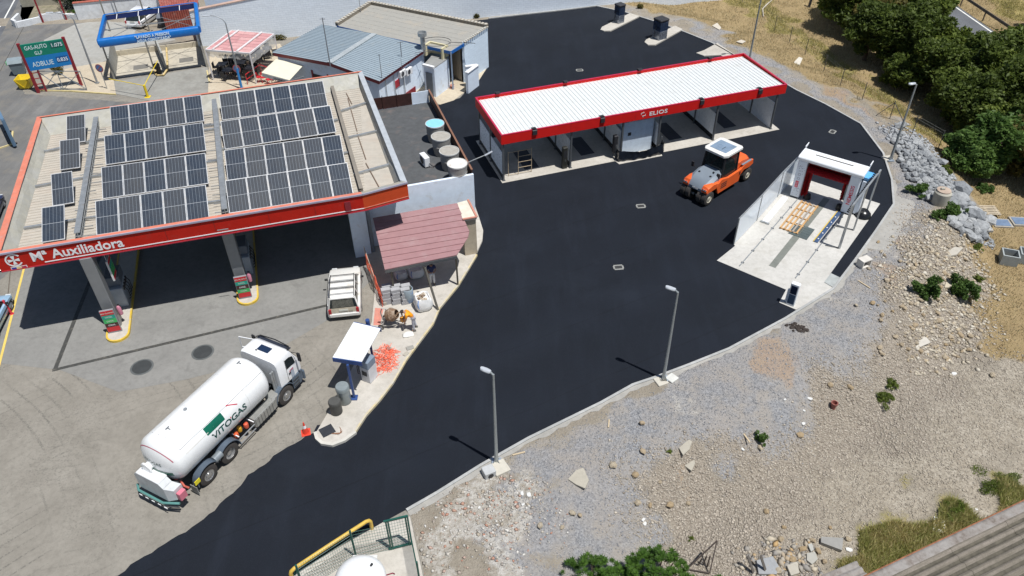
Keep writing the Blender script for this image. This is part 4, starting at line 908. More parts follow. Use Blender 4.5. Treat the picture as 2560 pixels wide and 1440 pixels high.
# pier at the corner under the canopy
pc=at(912,641); t=thing('corner_pier','white pier of painted blocks under the canopy corner','pier',(pc.x,pc.y,0),cu_az); mb=MB(); mb.box(-.55,.45,.0,.8,0,4.95); mb.build('shaft',M_WALLW,t); mb=MB(); mb.box(.5,.7,.1,.5,0,4.6); mb.build('grey_downpipe_box',M('grey_duct',(.22,.25,.28),.4),t)
oi_=of.matrix_basis.copy(); oM=Matrix.Translation((aE.x,aE.y,0))@Matrix.Rotation(oa,4,'Z')
def water_tank(px,lab,lid):
    c=at(*px,4.72); t=thing('water_tank',lab,'tank',(c.x,c.y,3.455),0,'round tanks on the dark roof'); mb=MB()
    mb.lathe([(.50,0),(.52,.05),(.58,.62),(.60,.64),(.60,.70),(.58,.72),(.62,1.20),(.62,1.27)],28); mb.build('drum',M('fibre_cement_drum',(.30,.29,.27),.7,var=.12,dirt=((.22,.2,.17),.3,3)),t,smooth=True)
    mb=MB(); mb.lathe([(.60,1.272),(.60,1.288),(0,1.30)],28); mb.build('lid',lid,t,smooth=True)
    mb=MB(); mb.lathe([(.622,1.215),(.64,1.22),(.64,1.30),(.605,1.30),(.605,1.275)],28,caps=False); mb.build('rim',M('tank_rim_grey',(.55,.55,.53),.6),t,smooth=True)
glid=M('dusty_grey_lid',(.36,.34,.30),.8,var=.15,dirt=((.24,.2,.16),.3,4))
water_tank((1087,309),'round roof tank with a light blue lid',M('sky_blue_lid',(.25,.58,.78),.5,var=.12)); water_tank((1102,341),'round roof tank with grey lid next to the blue one',glid); water_tank((1123,377),'round roof tank with grey lid next to the white one',glid); water_tank((1143,409),'round roof tank with a stained white lid nearest the camera',M('stained_white_lid',(.72,.70,.66),.6,dirt=((.34,.28,.22),.35,2.2)))
c=at(1063,412,3.46); t=thing('air_conditioner','small white air conditioning unit standing on the dark roof','air conditioner',(c.x,c.y,3.455),oa+.2); mb=MB(); mb.box(-.18,.18,-.42,.42,.06,.72); mb.build('casing',M_WHITE,t,bevel=.02)
mb=MB(); mb.cyl((-.19,.05,.4),(-.182,.05,.4),.26,n=18); mb.build('fan_grille',M_DARK,t); mb=MB(); mb.tube([(.1,-.45,.3),(.3,-.6,.1),(1.0,-.3,.03),(1.7,-.1,.03)],.025,6); mb.build('pipe',M_BLK,t)
for y in(-.3,.3): mb=MB(); mb.box(-.18,.18,y-.03,y+.03,0,.06); mb.build('foot',M_DARK,t)
# lean-to with dusty red sheet roof
lz=3.05
LP=[at(932,545,lz),at(1142,508,lz),at(1176,585,2.72),at(1142,639,2.55),at(962,675,2.5)]
lt=thing('lean_to_roof','dusty red sheet roof lean-to in front of the white wall','lean-to',(LP[4].x,LP[4].y,0),0)
m_lr=M('faded_red_sheet',(.33,.185,.19),.65,var=.06,dirt=((.38,.26,.26),.3,1.0),streak=((.29,.14,.15),.3,.5,5))
nrow=9
for k in range(nrow):
    a=LP[0].lerp(LP[4],k/nrow); b_=LP[0].lerp(LP[4],(k+1.04)/nrow)
    def rgt(t): # right edge: from LP1 to LP2 then LP3
        tt=t*1.0; s=.60
        return LP[1].lerp(LP[2],tt/s) if tt<s else LP[2].lerp(LP[3],(tt-s)/(1-s))
    c,d=rgt(k/nrow),rgt(min(1,(k+1.04)/nrow)); up_=ZU*.045
    mb=MB(); mb.add([a,c,d,b_,a+up_*.2,c+up_*.2,d+up_*1.3,b_+up_*1.3],[(0,3,2,1),(4,5,6,7),(0,1,5,4),(1,2,6,5),(2,3,7,6),(3,0,4,7)]); mb.build('roof_panel',m_lr,lt,world=True)
mb=MB(); mb.beam(LP[4]-ZU*.12,LP[3]-ZU*.12,.08,.18); mb.build('front_beam',M_STEEL,lt,world=True)
for p,q in ((at(1145,716),LP[3]),(at(1090,700)*0+Vector((LP[4].x+.3,LP[4].y+.25,0)),LP[4])):
    mb=MB(); mb.beam((p.x,p.y,.1),(p.x,p.y,q.z-.1),.10,.10); mb.build('post',M('brownish_steel_post',(.12,.11,.09),.5,.4),lt,world=True)
fp=thing('steel_prop','long square steel prop leaning from the lean-to roof to the kerb','prop',at(1095,777)+ZU*.13)
mb=MB(); mb.beam(at(1095,775,.13),at(1062,668,2.35),.11,.11); mb.build('prop',M('brownish_steel_post',(0,0,0)),fp,world=True)
# pavement around the office and the long filling island
IS_PX=[(793,1083),(797,1098),(808,1108),(832,1112),(860,1101),(887,1081),(913,1041),(947,1003),(980,960),(1013,903),(1047,857),(1080,813),(1097,773),(1143,717),(1190,640),(1206,605),(1208,580),(1198,548),(1188,520),(1150,470),(1000,520),(915,640),(935,690),(937,740),(930,810),(905,880),(850,985),(822,1034)]
P=[at(x,y,0) for x,y in IS_PX]; mb=MB(); mb.prism([(p.x,p.y) for p in P],-.02,.14); struct(mb,'pavement',M_WALK)
a=[P[i] for i in range(3,15)]; kb=strip('k',[(p.x,p.y) for p in a],.10,.0,.148,M_YEL,1); tag(kb.build('painted_kerb',M('worn_yellow_edge',(.56,.46,.25),.7,var=.2,dirt=((.5,.47,.4),.7,3))),kind='structure')
a=[P[i] for i in (0,1,2,3,4,5)]; kb=strip('k2',[(p.x,p.y) for p in a],.16,.0,.155,M_WALK,1); struct(kb,'rounded_kerb',M('crusty_kerb',(.52,.50,.45),.8,var=.1,bump=.4,bscale=8))
# low retaining kerb and pale ledge to the right of the lean-to
P=[at(1143,507,2.95),at(1170,500,2.95),at(1192,543,2.95),at(1157,549,2.95)]
lg=thing('porch_slab','small cream slab roof at the corner of the white building','porch',(P[0].x,P[0].y,0)); mb=MB(); mb.add([(p.x,p.y,z) for z in(2.8,2.95) for p in P],[(0,3,2,1),(4,5,6,7),(0,1,5,4),(1,2,6,5),(2,3,7,6),(3,0,4,7)]); mb.build('slab',M('cream_slab',(.66,.60,.50),.7),lg,world=True)
mb=MB(); q=[p*.0+p for p in P]; cc=sum(q,Vector())/4; mb.add([(lerp(cc.x,p.x,.9),lerp(cc.y,p.y,.9),z) for z in(.14,2.798) for p in q],[(0,3,2,1),(0,1,5,4),(1,2,6,5),(2,3,7,6),(3,0,4,7)]); mb.build('wall',M_CREAM,lg,world=True)
for i in (1,2):
    mb=MB(); mb.beam(P[i]+ZU*.03,P[(i+1)%4]+ZU*.03,.12,.06); mb.build('edge_tile',M('terracotta_edge',(.50,.22,.16),.7),lg,world=True)
# wall lamp on the office corner
p0=at(1171,411,4.4); t=thing('wall_lamp','grey street lantern on an arm above the tank parapet','lamp',p0); mb=MB(); q=at(1215,387,4.9)
mb.tube([p0-ZU*.3,p0+ZU*.15,p0.lerp(q,.25)+ZU*.12,q],.03,7); mb.build('arm',M_GALV,t,world=True); d=(q-p0).normalized(); mb=MB(); mb.beam(q-d*.1,q+d*.45,.14,.07); mb.build('lantern',M('lamp_head_grey',(.55,.58,.62),.4,.3),t,world=True,bevel=.02)
# ============================================================ BACK WALL, BUILDINGS AND TOP LEFT
def brickmat(name,c,mort,sx,sy,rotax='XZ',bump=.4):
    m,nt,b=new_mat(name); h=NT(nt); v=h.coord(); se=h.n('ShaderNodeSeparateXYZ'); h.l(v,se.inputs[0]); cm=h.n('ShaderNodeCombineXYZ')
    h.l(se.outputs[0 if rotax[0]=='X' else 1],cm.inputs[0]); h.l(se.outputs[2],cm.inputs[1])
    br=h.n('ShaderNodeTexBrick'); br.inputs['Scale'].default_value=1; br.inputs['Brick Width'].default_value=sx; br.inputs['Row Height'].default_value=sy; br.inputs['Mortar Size'].default_value=.012; br.inputs['Mortar Smooth'].default_value=.4
    br.inputs['Color1'].default_value=(*c,1); br.inputs['Color2'].default_value=(*[x*.93 for x in c],1); br.inputs['Mortar'].default_value=(*mort,1); h.l(cm.outputs[0],br.inputs['Vector'])
    f=h.noise(v,.5,6,.65); g=h.noise(v,3,6,.7); col=h.mix(h.mapr(f,.45,.7,0,.5),br.outputs['Color'],tuple(x*.93 for x in c)); col=h.mix(h.mapr(g,.6,.75,0,.35),col,(.42,.42,.42))
    h.l(col,b.inputs['Base Color']); b.inputs['Roughness'].default_value=.8
    h.l(h.bump(br.outputs['Fac'],-bump,.03,h.bump(g,.4,.05)),b.inputs['Normal']); return m
w0=at(497,117,0); w1=at(1487,16,0); wd_=(w1-w0).normalized(); wa=math.atan2(wd_.y,wd_.x)
bw=thing('brick_wall','long whitewashed brick wall closing the yard at the back','wall',(w0.x,w0.y,0),wa)
WL=(at(1840,-16,-.6)-w0).length+30
M_BW=brickmat('whitewashed_bricks',(.82,.89,.97),(.56,.64,.73),.5,.20)
mb=MB(); n=30
mb.loft([[Vector((x,0,-1.6)),Vector((x,0,3.35+x*.11)),Vector((x,.3,3.35+x*.11)),Vector((x,.3,-1.6))] for x in np.linspace(0,WL,n)]); mb.build('wall',M_BW,bw)
mb=MB(); mb.loft([[Vector((x,-.06,3.35+x*.11)),Vector((x,-.06,3.43+x*.11)),Vector((x,.36,3.43+x*.11)),Vector((x,.36,3.35+x*.11))] for x in (0,WL)]); mb.build('coping',M('coping_tile',(.50,.35,.28),.7,var=.2),bw)
mb=MB(); mb.box(13.2,13.65,-.02,-.002,3.9,4.5); mb.build('small_window',M_DARK,bw)
rb2=M('ribbed_rust_red',(.36,.10,.075),.6,.1,var=.2,dirt=((.55,.5,.45),.25,3))
# red ribbed shed + grey shed roof behind the wall
z=2.6; P=[at(403,28,z),at(495,18,z),at(495,-40,z),at(385,-40,z)]
sh=thing('red_shed','red ribbed metal shed behind the blue framed wash bay','shed',(P[0].x,P[0].y,0)); mb=MB(); corr_sheet(mb,P[0],P[1],P[2],P[3],16,.05); mb.build('roof',rb2,sh,world=True)
mb=MB(); corr_sheet(mb,P[0]*1,P[1]*1,Vector((P[1].x,P[1].y,.0)),Vector((P[0].x,P[0].y,.0)),16,.05); mb.build('wall',rb2,sh,world=True)
z=3.4; P=[at(495,16,z),at(700,-12,z+1),at(700,-60,z+1),at(495,-40,z)]
sh=thing('grey_shed','grey corrugated shed roof just above the start of the white wall','shed',(P[0].x,P[0].y+.6,0)); mb=MB(); corr_sheet(mb,P[0]+Vector((0,1.9,.1)),P[1]+Vector((0,1.9,.1)),P[2],P[3],40,.05); mb.build('roof',M('grey_shed_sheet',(.42,.38,.38),.7,var=.15),sh,world=True)
mb=MB(); a,b_=P[0]+Vector((0,1.9,-.0)),P[1]+Vector((0,1.9,0)); mb.add([(a.x,a.y,0),(b_.x,b_.y,0),b_,a],[(0,1,2,3)]); mb.build('wall',M_WALLW,sh,world=True)
# ---- building B: restaurant with grey ribbed gable roof
M_GROOF=M('grey_green_roof_sheet',(.33,.395,.44),.45,.2,var=.06,dirt=((.45,.44,.40),.12,.8))
bW,bN,bE_,bS=at(680,131,3.25),at(803,62,3.25),at(1069,120,3.2),at(949,203,3.2)
rg0,rg1=at(824,157,3.75),at(936,85,3.75)
rs=thing('restaurant','low restaurant building with grey ribbed gable roof and dark red trim','building',(bW.x,bW.y,0))
c_=lambda a,b_,t:a.lerp(b_,t)
mb=MB(); corr_sheet(mb,bW,bN,rg1,rg0,24,.045,prof='trap'); mb.build('roof',M_GROOF,rs,world=True)
mb=MB(); corr_sheet(mb,bS,bE_,rg1,rg0,24,.045,prof='trap'); mb.build('roof',M_GROOF,rs,world=True)
mb=MB(); mb.beam(rg0+ZU*.04,rg1+ZU*.04,.5,.03); mb.build('ridge_cap',M('ridge_cap_grey',(.50,.54,.55),.4,.3),rs,world=True)
inn=[(bW+bS+bN+bE_)/4]*4; ctr=(bW+bS+bN+bE_)/4
def ins(p,k=.94): q=ctr.lerp(p,k); return q
iw,inr,ie,isx=[ins(p) for p in (bW,bN,bE_,bS)]; ir0,ir1=ins(rg0),ins(rg1)
mb=MB(); low=lambda p,z=0: Vector((p.x,p.y,z)); dz=ZU*.06
poly=[low(iw),low(isx),low(isx,3.1),low(ir0,3.62),low(iw,3.12)]; poly2=[low(inr),low(ie),low(ie,3.08),low(ir1,3.62),low(inr,3.12)]
mb.add(poly+poly2,[(0,1,2,3,4),(5,9,8,7,6),(0,4,9,5),(1,6,7,2)]); mb.build('wall',M_WALLW,rs,world=True)
trim=M('oxblood_trim',(.23,.02,.03),.45,var=.1)
def side(a,b_,z0,z1,off,mt,nm,t0=0,t1=1,th=.04,root=rs):
    a_=a.lerp(b_,t0); c=a.lerp(b_,t1); d=(b_-a).normalized(); o=Vector((d.y,-d.x,0))*off; mb=MB(); mb.beam((a_.x+o.x,a_.y+o.y,(z0+z1)/2),(c.x+o.x,c.y+o.y,(z0+z1)/2),th,z1-z0); return mb.build(nm,mt,root,world=True)
# gable front (W -> S)
for a,b_ in ((bW,rg0),(rg0,bS)):
    mb=MB(); s=Vector((0,0,-.16)); mb.beam(ins(a,.985)+s,ins(b_,.985)+s,.06,.28); mb.build('barge_board',trim,rs,world=True)
side(iw,isx,2.45,2.75,.05,M_WHITE,'sign_board',.62,.92,.06); 
d=(isx-iw).normalized(); o_=Vector((d.y,-d.x,0)); sp=iw.lerp(isx,.645)+o_*.09; text('sign_lettering','CAFETERIA BAR',.28,basis((sp.x,sp.y,2.5),d,ZU),M_DARK,rs,.01,sx=.9)
side(iw,isx,.9,2.3,.03,M('barred_window',(.06,.02,.02),.5),'window',.60,.80,.05); side(iw,isx,.0,2.2,.03,M('dark_doorway',(.02,.015,.015),.5),'door',.36,.50,.05)
for k in range(9): side(iw,isx,.9,2.3,.08,trim,'window_bar',.61+k*.022,.614+k*.022,.02)
for t_ in (.35,.51): side(iw,isx,0,2.5,.05,trim,'door_frame',t_-.008,t_+.008,.06)
# eave side (S -> E)
mb=MB(); mb.beam(ins(bS,.975)-ZU*.16,ins(bE_,.975)-ZU*.16,.08,.26); mb.build('eave_board',trim,rs,world=True)
side(isx,ie,1.5,2.1,.03,M('red_shutter',(.40,.02,.04),.4),'shutter',.32,.42,.06); side(isx,ie,0,.5,.02,trim,'red_plinth',.0,.75,.04)
def ac(p,az,lab):
    t=thing('air_conditioner',lab,'air conditioner',p,az,'wall air conditioners'); mb=MB(); mb.box(-.4,.4,-.3,0,0,.55); mb.build('casing',M_WHITE,t,bevel=.02); mb=MB(); mb.cyl((-.1,-.305,.28),(-.1,-.312,.28),.2,n=14); mb.build('fan_grille',M_DARK,t)
    for x in(-.3,.3): mb=MB(); mb.beam((x,-.3,-.02),(x,0,-.02),.03,.04); mb.build('bracket',M_GALV,t)
d2=(ie-isx).normalized(); o2=Vector((d2.y,-d2.x,0)); 
p=isx.lerp(ie,.46)+o2*.02; ac(Vector((p.x,p.y,2.2)),math.atan2(d2.y,d2.x),'white air conditioner high on the restaurant side wall, left one'); p=isx.lerp(ie,.60)+o2*.02; ac(Vector((p.x,p.y,2.0)),math.atan2(d2.y,d2.x),'white air conditioner on the restaurant side wall, right one')
for k,(t_,ph) in enumerate(((.12,.15),(.3,.6),(.5,.0))):
    p=isx.lerp(ie,t_)+o2*.12; mb=MB(); mb.cyl((p.x,p.y,0),(p.x,p.y,2.9),.035,n=8); mb.build('downpipe',M_GALV,rs,world=True)
# cream awning with valance lettering
A4=[at(690,148,2.75),at(758,164,2.75),at(724,201,2.2),at(654,182,2.2)]
aw=thing('awning','cream awning with printed valance over the restaurant entrance','awning',(A4[0].x,A4[0].y,2.2)); mcr=M('cream_canvas',(.72,.68,.54),.8,var=.04)
mb=MB(); mb.add([p+ZU*k for k in(0,.02) for p in A4],[(0,3,2,1),(4,5,6,7),(0,1,5,4),(1,2,6,5),(2,3,7,6),(3,0,4,7)]); mb.build('canvas',mcr,aw,world=True)
va,vb=A4[3],A4[2]; mb=MB(); mb.beam(va-ZU*.17,vb-ZU*.17,.02,.32); mb.build('valance',M('white_canvas',(.70,.69,.65),.8),aw,world=True)
d=(vb-va).normalized(); o_=Vector((d.y,-d.x,0)); q=va.lerp(vb,.42)+o_*.02; text('valance_lettering','LOS GIRASOLES',.22,basis((q.x,q.y,1.93),d,ZU),M_DARK,aw,.006,sx=.85,bold=.004)
mb=MB(); mb.tube([A4[0]-ZU*.9,A4[3]],.02,6); mb.build('arm',M_GALV,aw,world=True); mb=MB(); mb.tube([A4[1]-ZU*.9,A4[2]],.02,6); mb.build('arm',M_GALV,aw,world=True)
# ---- building C: beige roof workshop
cz=3.55
cw,cn,ce,cs,cf_,cg=at(830,60,cz),at(927,10,cz+.25),at(1219,68,cz+.1),at(1160,108,cz),at(1127,128,cz-.15),at(842,64,cz-.15)
ws=thing('workshop','workshop building with beige sheet roof and tall white right wall','building',(cs.x,cs.y,0))
mbc=M('beige_fibre_roof',(.32,.31,.28),.8,var=.06,dirt=((.42,.36,.28),.25,.8))
def quadlerp(s,t): # s: from W-side(0) to E-side(1), t: front 0 -> back 1
    f=cg.lerp(cf_,s); bk=cn.lerp(ce,s); return f.lerp(bk,t)
nb=7
for k in range(nb):
    t0,t1=k/nb,(k+.98)/nb; P=[]
    mb=MB(); a,b_,c,d=quadlerp(0,t0),quadlerp(1 if t0>0.4 else 1,t0),quadlerp(1,t1),quadlerp(0,t1)
    # the right front corner is stepped forward
    mb.add([a,b_,c,d,a-ZU*.05,b_-ZU*.05,c-ZU*.05,d-ZU*.05],[(0,1,2,3),(7,6,5,4),(0,4,5,1),(1,5,6,2),(2,6,7,3),(3,7,4,0)]); mb.build('roof_strip',mbc,ws,world=True)
mb=MB(); mb.add([cf_,cs,quadlerp(1,.45)],[(0,1,2)]); 
mb=MB(); mb.add([cf_+ZU*-.02,cs+ZU*-.02,ce+ZU*-.03],[(0,1,2)]); mb.build('roof_wedge',mbc,ws,world=True)
para=M('brown_parapet',(.22,.19,.15),.8,var=.2)
for a,b_,nm in ((cn,ce,'rear_parapet'),(cg.lerp(cn,.0),cn,'left_parapet')):
    mb=MB(); mb.beam(a+ZU*.1,b_+ZU*.1,.3,.30); mb.build(nm,para,ws,world=True); 
    d=(b_-a); n=int(d.length/.32)
    for k in range(n):
        p=a.lerp(b_,(k+.5)/n)+ZU*.27; mb=MB(); mb.beam(p-d.normalized()*.10,p+d.normalized()*.10,.34,.04); mb.build('coping_tile',M('pale_coping',(.45,.42,.36),.8,var=.2),ws,world=True)
e1=low(cs);e2=low(ce); d=(e2-e1); n=int(d.length/.28)
mb=MB(); mb.add([low(cs),low(ce),low(ce,ce.z+.06),low(cs,cs.z+.05)]+[p+Vector((-.2,.05,0)) for p in (low(cs),low(ce),low(ce,ce.z+.06),low(cs,cs.z+.05))],[(0,1,2,3),(4,7,6,5),(0,4,5,1),(1,5,6,2),(2,6,7,3),(3,7,4,0)]); mb.build('right_wall',brickmat('white_block_wall',(.74,.86,.97),(.62,.72,.82),.5,.22,'YZ'),ws,world=True)
for k in range(n):
    p=cs.lerp(ce,(k+.5)/n)+ZU*.09; mb=MB(); dd=(ce-cs).normalized(); mb.beam(p-dd*.10,p+dd*.07,.28,.05); mb.build('coping_tile',M('pale_coping',(0,0,0)),ws,world=True)
for a,b_ in ((ce,cn),(cn,cg)):
    mb=MB(); mb.add([low(a),low(b_),low(b_,b_.z-.08),low(a,a.z-.08)],[(0,1,2,3)]); mb.build('wall',M_CREAM,ws,world=True)
mb=MB(); mb.beam(cf_-ZU*.14,cs-ZU*.14,.05,.26); mb.build('blue_fascia',M_BLUE,ws,world=True); mb=MB(); mb.beam(cg-ZU*.14,cf_-ZU*.14,.05,.26); mb.build('blue_fascia',M_BLUE,ws,world=True)
mb=MB(); s_=cs+Vector((-.35,.3,0)); q=quadlerp(.93,.25)
mb.add([low(s_),low(s_+Vector((-1.3,1.5,0))),low(s_+Vector((-1.3,1.5,0)),3.3),low(s_,3.3)],[(0,1,2,3)]); mb.build('ribbed_wall',M('grey_beige_ribbed',(.40,.36,.29),.6,var=.1,streak=((.25,.23,.2),.6,6,.2)),ws,world=True)
mb=MB(); a=low(quadlerp(0,.25)); b_=low(quadlerp(.9,.25)); mb.add([a,b_,b_+ZU*3.3,a+ZU*3.3],[(0,1,2,3)]); mb.build('front_wall',M('dull_blue_wall',(.20,.28,.38),.6),ws,world=True)  # front wall in one dull blue
mb=MB(); p=low(cf_); mb.beam((p.x,p.y,.05),(p.x,p.y,3.3),.12,.12); mb.build('post',M('steel_blue_post',(.25,.32,.42),.4),ws,world=True)
# low stepped wall right of the workshop
P=[at(1223,161),at(1196,205),at(1165,225)]
lw=thing('side_wall','low white stepped wall with coping at the foot of the workshop','wall',(P[1].x,P[1].y,0)); q=[at(1163,165,1.9),at(1193,161,1.9),at(1166,181,1.9)]
a,b_=low(q[2]),low(q[1]); mb=MB(); mb.beam(a+ZU*.9,b_+ZU*.9,.22,1.8); mb.build('wall',M_WALLW,lw,world=True); mb=MB(); mb.beam(a+ZU*1.86,b_+ZU*1.86,.34,.09); mb.build('coping',M_WHITE,lw,world=True)
a2=low(q[0]); mb=MB(); mb.beam(a2+ZU*.9,b_+ZU*.9,.22,1.8); mb.build('wall',M_WALLW,lw,world=True); mb=MB(); mb.beam(a2+ZU*1.862,b_+ZU*1.862,.30,.08); mb.build('coping',M_WHITE,lw,world=True)
# flat roofed annex between them
an=[at(1058,165,2.55),at(1085,172,2.55),at(1121,147,2.55),at(1080,140,2.55)]
ax=thing('annex','small white annex with grey flat roof between restaurant and workshop','annex',(an[1].x,an[1].y,0)); mb=MB(); mb.add([low(p) for p in an]+[low(p,2.55) for p in an],[(0,3,2,1),(0,1,5,4),(1,2,6,5),(2,3,7,6),(3,0,4,7)]); mb.build('wall',M_WALLW,ax,world=True)
mb=MB(); mb.add([low(p,2.56) for p in an]+[low(p,2.62) for p in an],[(0,3,2,1),(4,5,6,7),(0,1,5,4),(1,2,6,5),(2,3,7,6),(3,0,4,7)]); mb.build('roof',M('annex_grey_roof',(.26,.26,.25),.8,var=.15),ax,world=True)
d=(an[1]-an[0]).normalized(); a,b_=low(an[0].lerp(an[1],.2)),low(an[0].lerp(an[1],.8)); o_=Vector((d.y,-d.x,0))*.03; mb=MB(); mb.beam(a+o_+ZU*1.05,b_+o_+ZU*1.05,.05,2.1); mb.build('door',M('slate_grey_door',(.16,.19,.22),.5),ax,world=True)
mb=MB(); mb.beam(low(an[0],2.66),low(an[1],2.66),.25,.16); mb.build('lintel',M_WHITE,ax,world=True)
# yellow block chimney stack + flue + hose on the beige roof
c=at(1087,140,2.7); t=thing('block_parapet','pale yellow block enclosure beside the ventilation pipe','enclosure',(c.x,c.y,2.62),math.atan2(d2.y,d2.x)-PI/2)
my=M('pale_yellow_block',(.62,.56,.36),.8)
for x0,x1,y0,y1 in ((-.9,.9,.6,.75),(-.9,-.75,-.2,.598),(.75,.9,-.2,.598)):
    mb=MB(); mb.box(x0,x1,y0,y1,0,.95); mb.build('block_wall',my,t)
c=at(1058,117,3.45); t=thing('ventilation_pipe','grey ventilation pipe with a wide cowl between the two roofs','flue',(c.x,c.y,3.2))
mb=MB(); mb.cyl((0,0,0),(0,0,1.15),.2,n=16); mb.build('pipe',M_GALV,t,smooth=True); mb=MB(); mb.lathe([(.2,1.1),(.38,1.2),(.38,1.5),(.33,1.5),(.33,1.25),(0,1.22)],18); mb.build('cowl',M_GALV,t,smooth=True)
c=at(1090,103,3.75); t=thing('loose_cable','loop of dark cable lying on the beige roof','cable',(c.x,c.y,3.66)); 
mb=MB(); mb.tube([(1.25*math.cos(a)+ (1.3 if a>6.1 else 0)*(a-6.1)*2,.95*math.sin(a)-(a-6.1 if a>6.1 else 0)*1.2,.06) for a in np.linspace(.1,7.0,40)],.025,5); mb.build('cable',M_DARK,t)
# yard paving patch behind office
sheet('rear_yard_slab',[(1040,235),(1100,262),(1135,251),(1195,205),(1222,163),(1160,150),(1040,170)],.016,M_CREAM)
# brick rubble in front of the annex
rr=random.Random(8); 
mbk=[M('brick_rubble_%s'%k,c,.8,var=.1) for k,c in (('pink',(.50,.22,.17)),('pale',(.6,.5,.45)))]
for k in range(16):
    c=at(1123+rr.uniform(-13,13),217+rr.uniform(-6,6)); mb=MB(); mb.box(-.12,.12,-.06,.06,0,.08); o=mb.build('brick',mbk[k%2],None); o.location=(c.x,c.y,.017+rr.choice((0,.081))); o.rotation_euler=(0,0,rr.uniform(0,3)); tag(o,'loose broken brick in the small heap beside the white annex','brick','loose bricks beside the annex')
# ---- aerials and thin masts
def mast(base,h_,lab,arms=(),r=.03,cat='mast',z0=0):
    p=at(*base,z0); t=thing('roof_mast',lab,cat,p); mb=MB(); mb.cyl((0,0,0),(0,0,h_),r,r*.7,n=6); mb.build('pole',M('thin_mast_grey',(.25,.26,.28),.5,.4),t)
    for (z,dx,dy,l) in arms:
        mb=MB(); mb.beam((-dx*l,-dy*l,z),(dx*l,dy*l,z),.03); mb.build('arm',M('thin_mast_grey',(0,0,0)),t)
    return t
mast((826,166),3.9,'tall thin mast standing on the grey ribbed roof ridge',((3.8,1,0,.2),),.05,z0=3.7)
mast((1014,236),4.6,'slim lamp pole beside the restaurant side wall',((4.55,1,.2,.25),),.05)
mast((955,196),2.0,'short aerial pole at the corner of the restaurant roof',((1.9,1,0,.1),),.03,z0=3.2)
mast((1067,225),3.6,'yagi aerial mast behind the office building',((3.4,1,.3,.7),(3.2,.2,1,.3)),.025,cat='aerial')
mast((1010,222),2.6,'thin cable mast at the back edge of the dark roof',(),.02,z0=1.5); mast((902,32),1.9,'thin pole standing on the beige workshop roof',(),.03,z0=3.6)
mast((298,45),6.5,'grey pole behind the white wall at the top left',(),.06)
mast((1303,32),2.5,'short rusty post against the long white wall',(),.04)
# ============================================================ BLUE FRAMED JET WASH (top left)
fz=3.6
bA,bB,bC,bD=at(247,108,fz),at(497,75,fz),at(490,14,fz),at(262,45,fz)
jw=thing('blue_wash_frame','open jet wash bay under a bright blue rounded frame','wash bay',(bA.x,bA.y,0))
mbl=M('bright_blue_cladding',(.006,.15,.50),.35,var=.08,coat=.3); mdb=M('dark_blue_cladding',(.012,.03,.14),.4)
def rtube(a,b_,w,hh,mt,nm):
    a,b_=Vector(a),Vector(b_); d=(b_-a).normalized(); x=Vector((d.y,-d.x,0)); secs=[]
    for p in (a,b_): secs.append([p+x*(w/2*math.copysign(abs(math.cos(q))**.6,math.cos(q)))+ZU*(hh/2*math.copysign(abs(math.sin(q))**.6,math.sin(q))) for q in [2*PI*k/16 for k in range(16)]])
    mb=MB(); mb.loft(secs); mb.build(nm,mt,jw,world=True,smooth=50)
rtube(bA,bB,.55,.72,mbl,'front_cladding'); rtube(bB+ (bC-bB)*.02,bC,.38,.6,mbl,'side_cladding'); rtube(bA+(bD-bA)*.03,bD,.30,.6,mbl,'side_cladding')
mb=MB(); mb.beam(bD-ZU*.0,bC-ZU*.0,.08,.42); mb.build('rear_cladding',mdb,jw,world=True)
mb=MB(); mb.beam(bD+ZU*.3,bC+ZU*.3,.14,.05); mb.build('rear_cap',mbl,jw,world=True)
d=(bB-bA).normalized(); o_=Vector((d.y,-d.x,0)); 
for s,zz,tt in (("\"LAVADO A PRESION",.08,.36),("AGUA OSMOTIZADA\"",-.27,.37)):
    q=bA.lerp(bB,tt)+o_*.30; text('lettering',s,.34,basis((q.x,q.y,fz+zz-.02),d,ZU),M('lettering_pale_blue',(.65,.80,.95),.4),jw,.02,fit=2.75,bold=.010)
for k,t_ in enumerate((.12,.35,.57,.80)):
    a=bA.lerp(bB,t_); b_=bD.lerp(bC,t_+.02); mb=MB(); mb.beam(a.lerp(b_,.84)+ZU*.1,b_+ZU*.22,.05,.05); mb.build('white_bracket',M_WHITE,jw,world=True)
for a,b_ in ((bA.lerp(bD,.15),bB.lerp(bC,.15)),(bA.lerp(bD,.6),bB.lerp(bC,.6))):
    mb=MB(); mb.beam(a-ZU*.25,b_-ZU*.25,.06,.06); mb.build('truss',M_GALV,jw,world=True)
for (p,q) in (((.0,.15),(.45,.85)),((.45,.15),(1,.85)),((.1,.85),(.5,.2)),((.6,.85),(1,.2))):
    a=bA.lerp(bB,p[0]).lerp(bD.lerp(bC,p[0]),p[1]); b_=bA.lerp(bB,q[0]).lerp(bD.lerp(bC,q[0]),q[1]); mb=MB(); mb.beam(a-ZU*.3,b_-ZU*.3,.035,.035); mb.build('brace',M_GALV,jw,world=True)
mwl=M('grey_render_wall',(.36,.36,.33),.8,var=.12,dirt=((.25,.23,.19),.35,1.2))
def wall2(a,b_,h1,th,mt,nm='side_wall',root=jw,z0=0):
    mb=MB(); a,b_=at(*a),at(*b_); mb.beam((a.x,a.y,z0+h1/2),(b_.x,b_.y,z0+h1/2),th,h1); mb.build(nm,mt,root,world=True)
wall2((287,201),(292,138),1.9,.14,mwl); wall2((418,178),(393,118),1.7,.14,mwl); wall2((518,168),(497,92),2.3,.14,mwl)
wall2((292,140),(497,116),.5,.14,M('cream_low_wall',(.50,.45,.35),.8),'rear_wall')
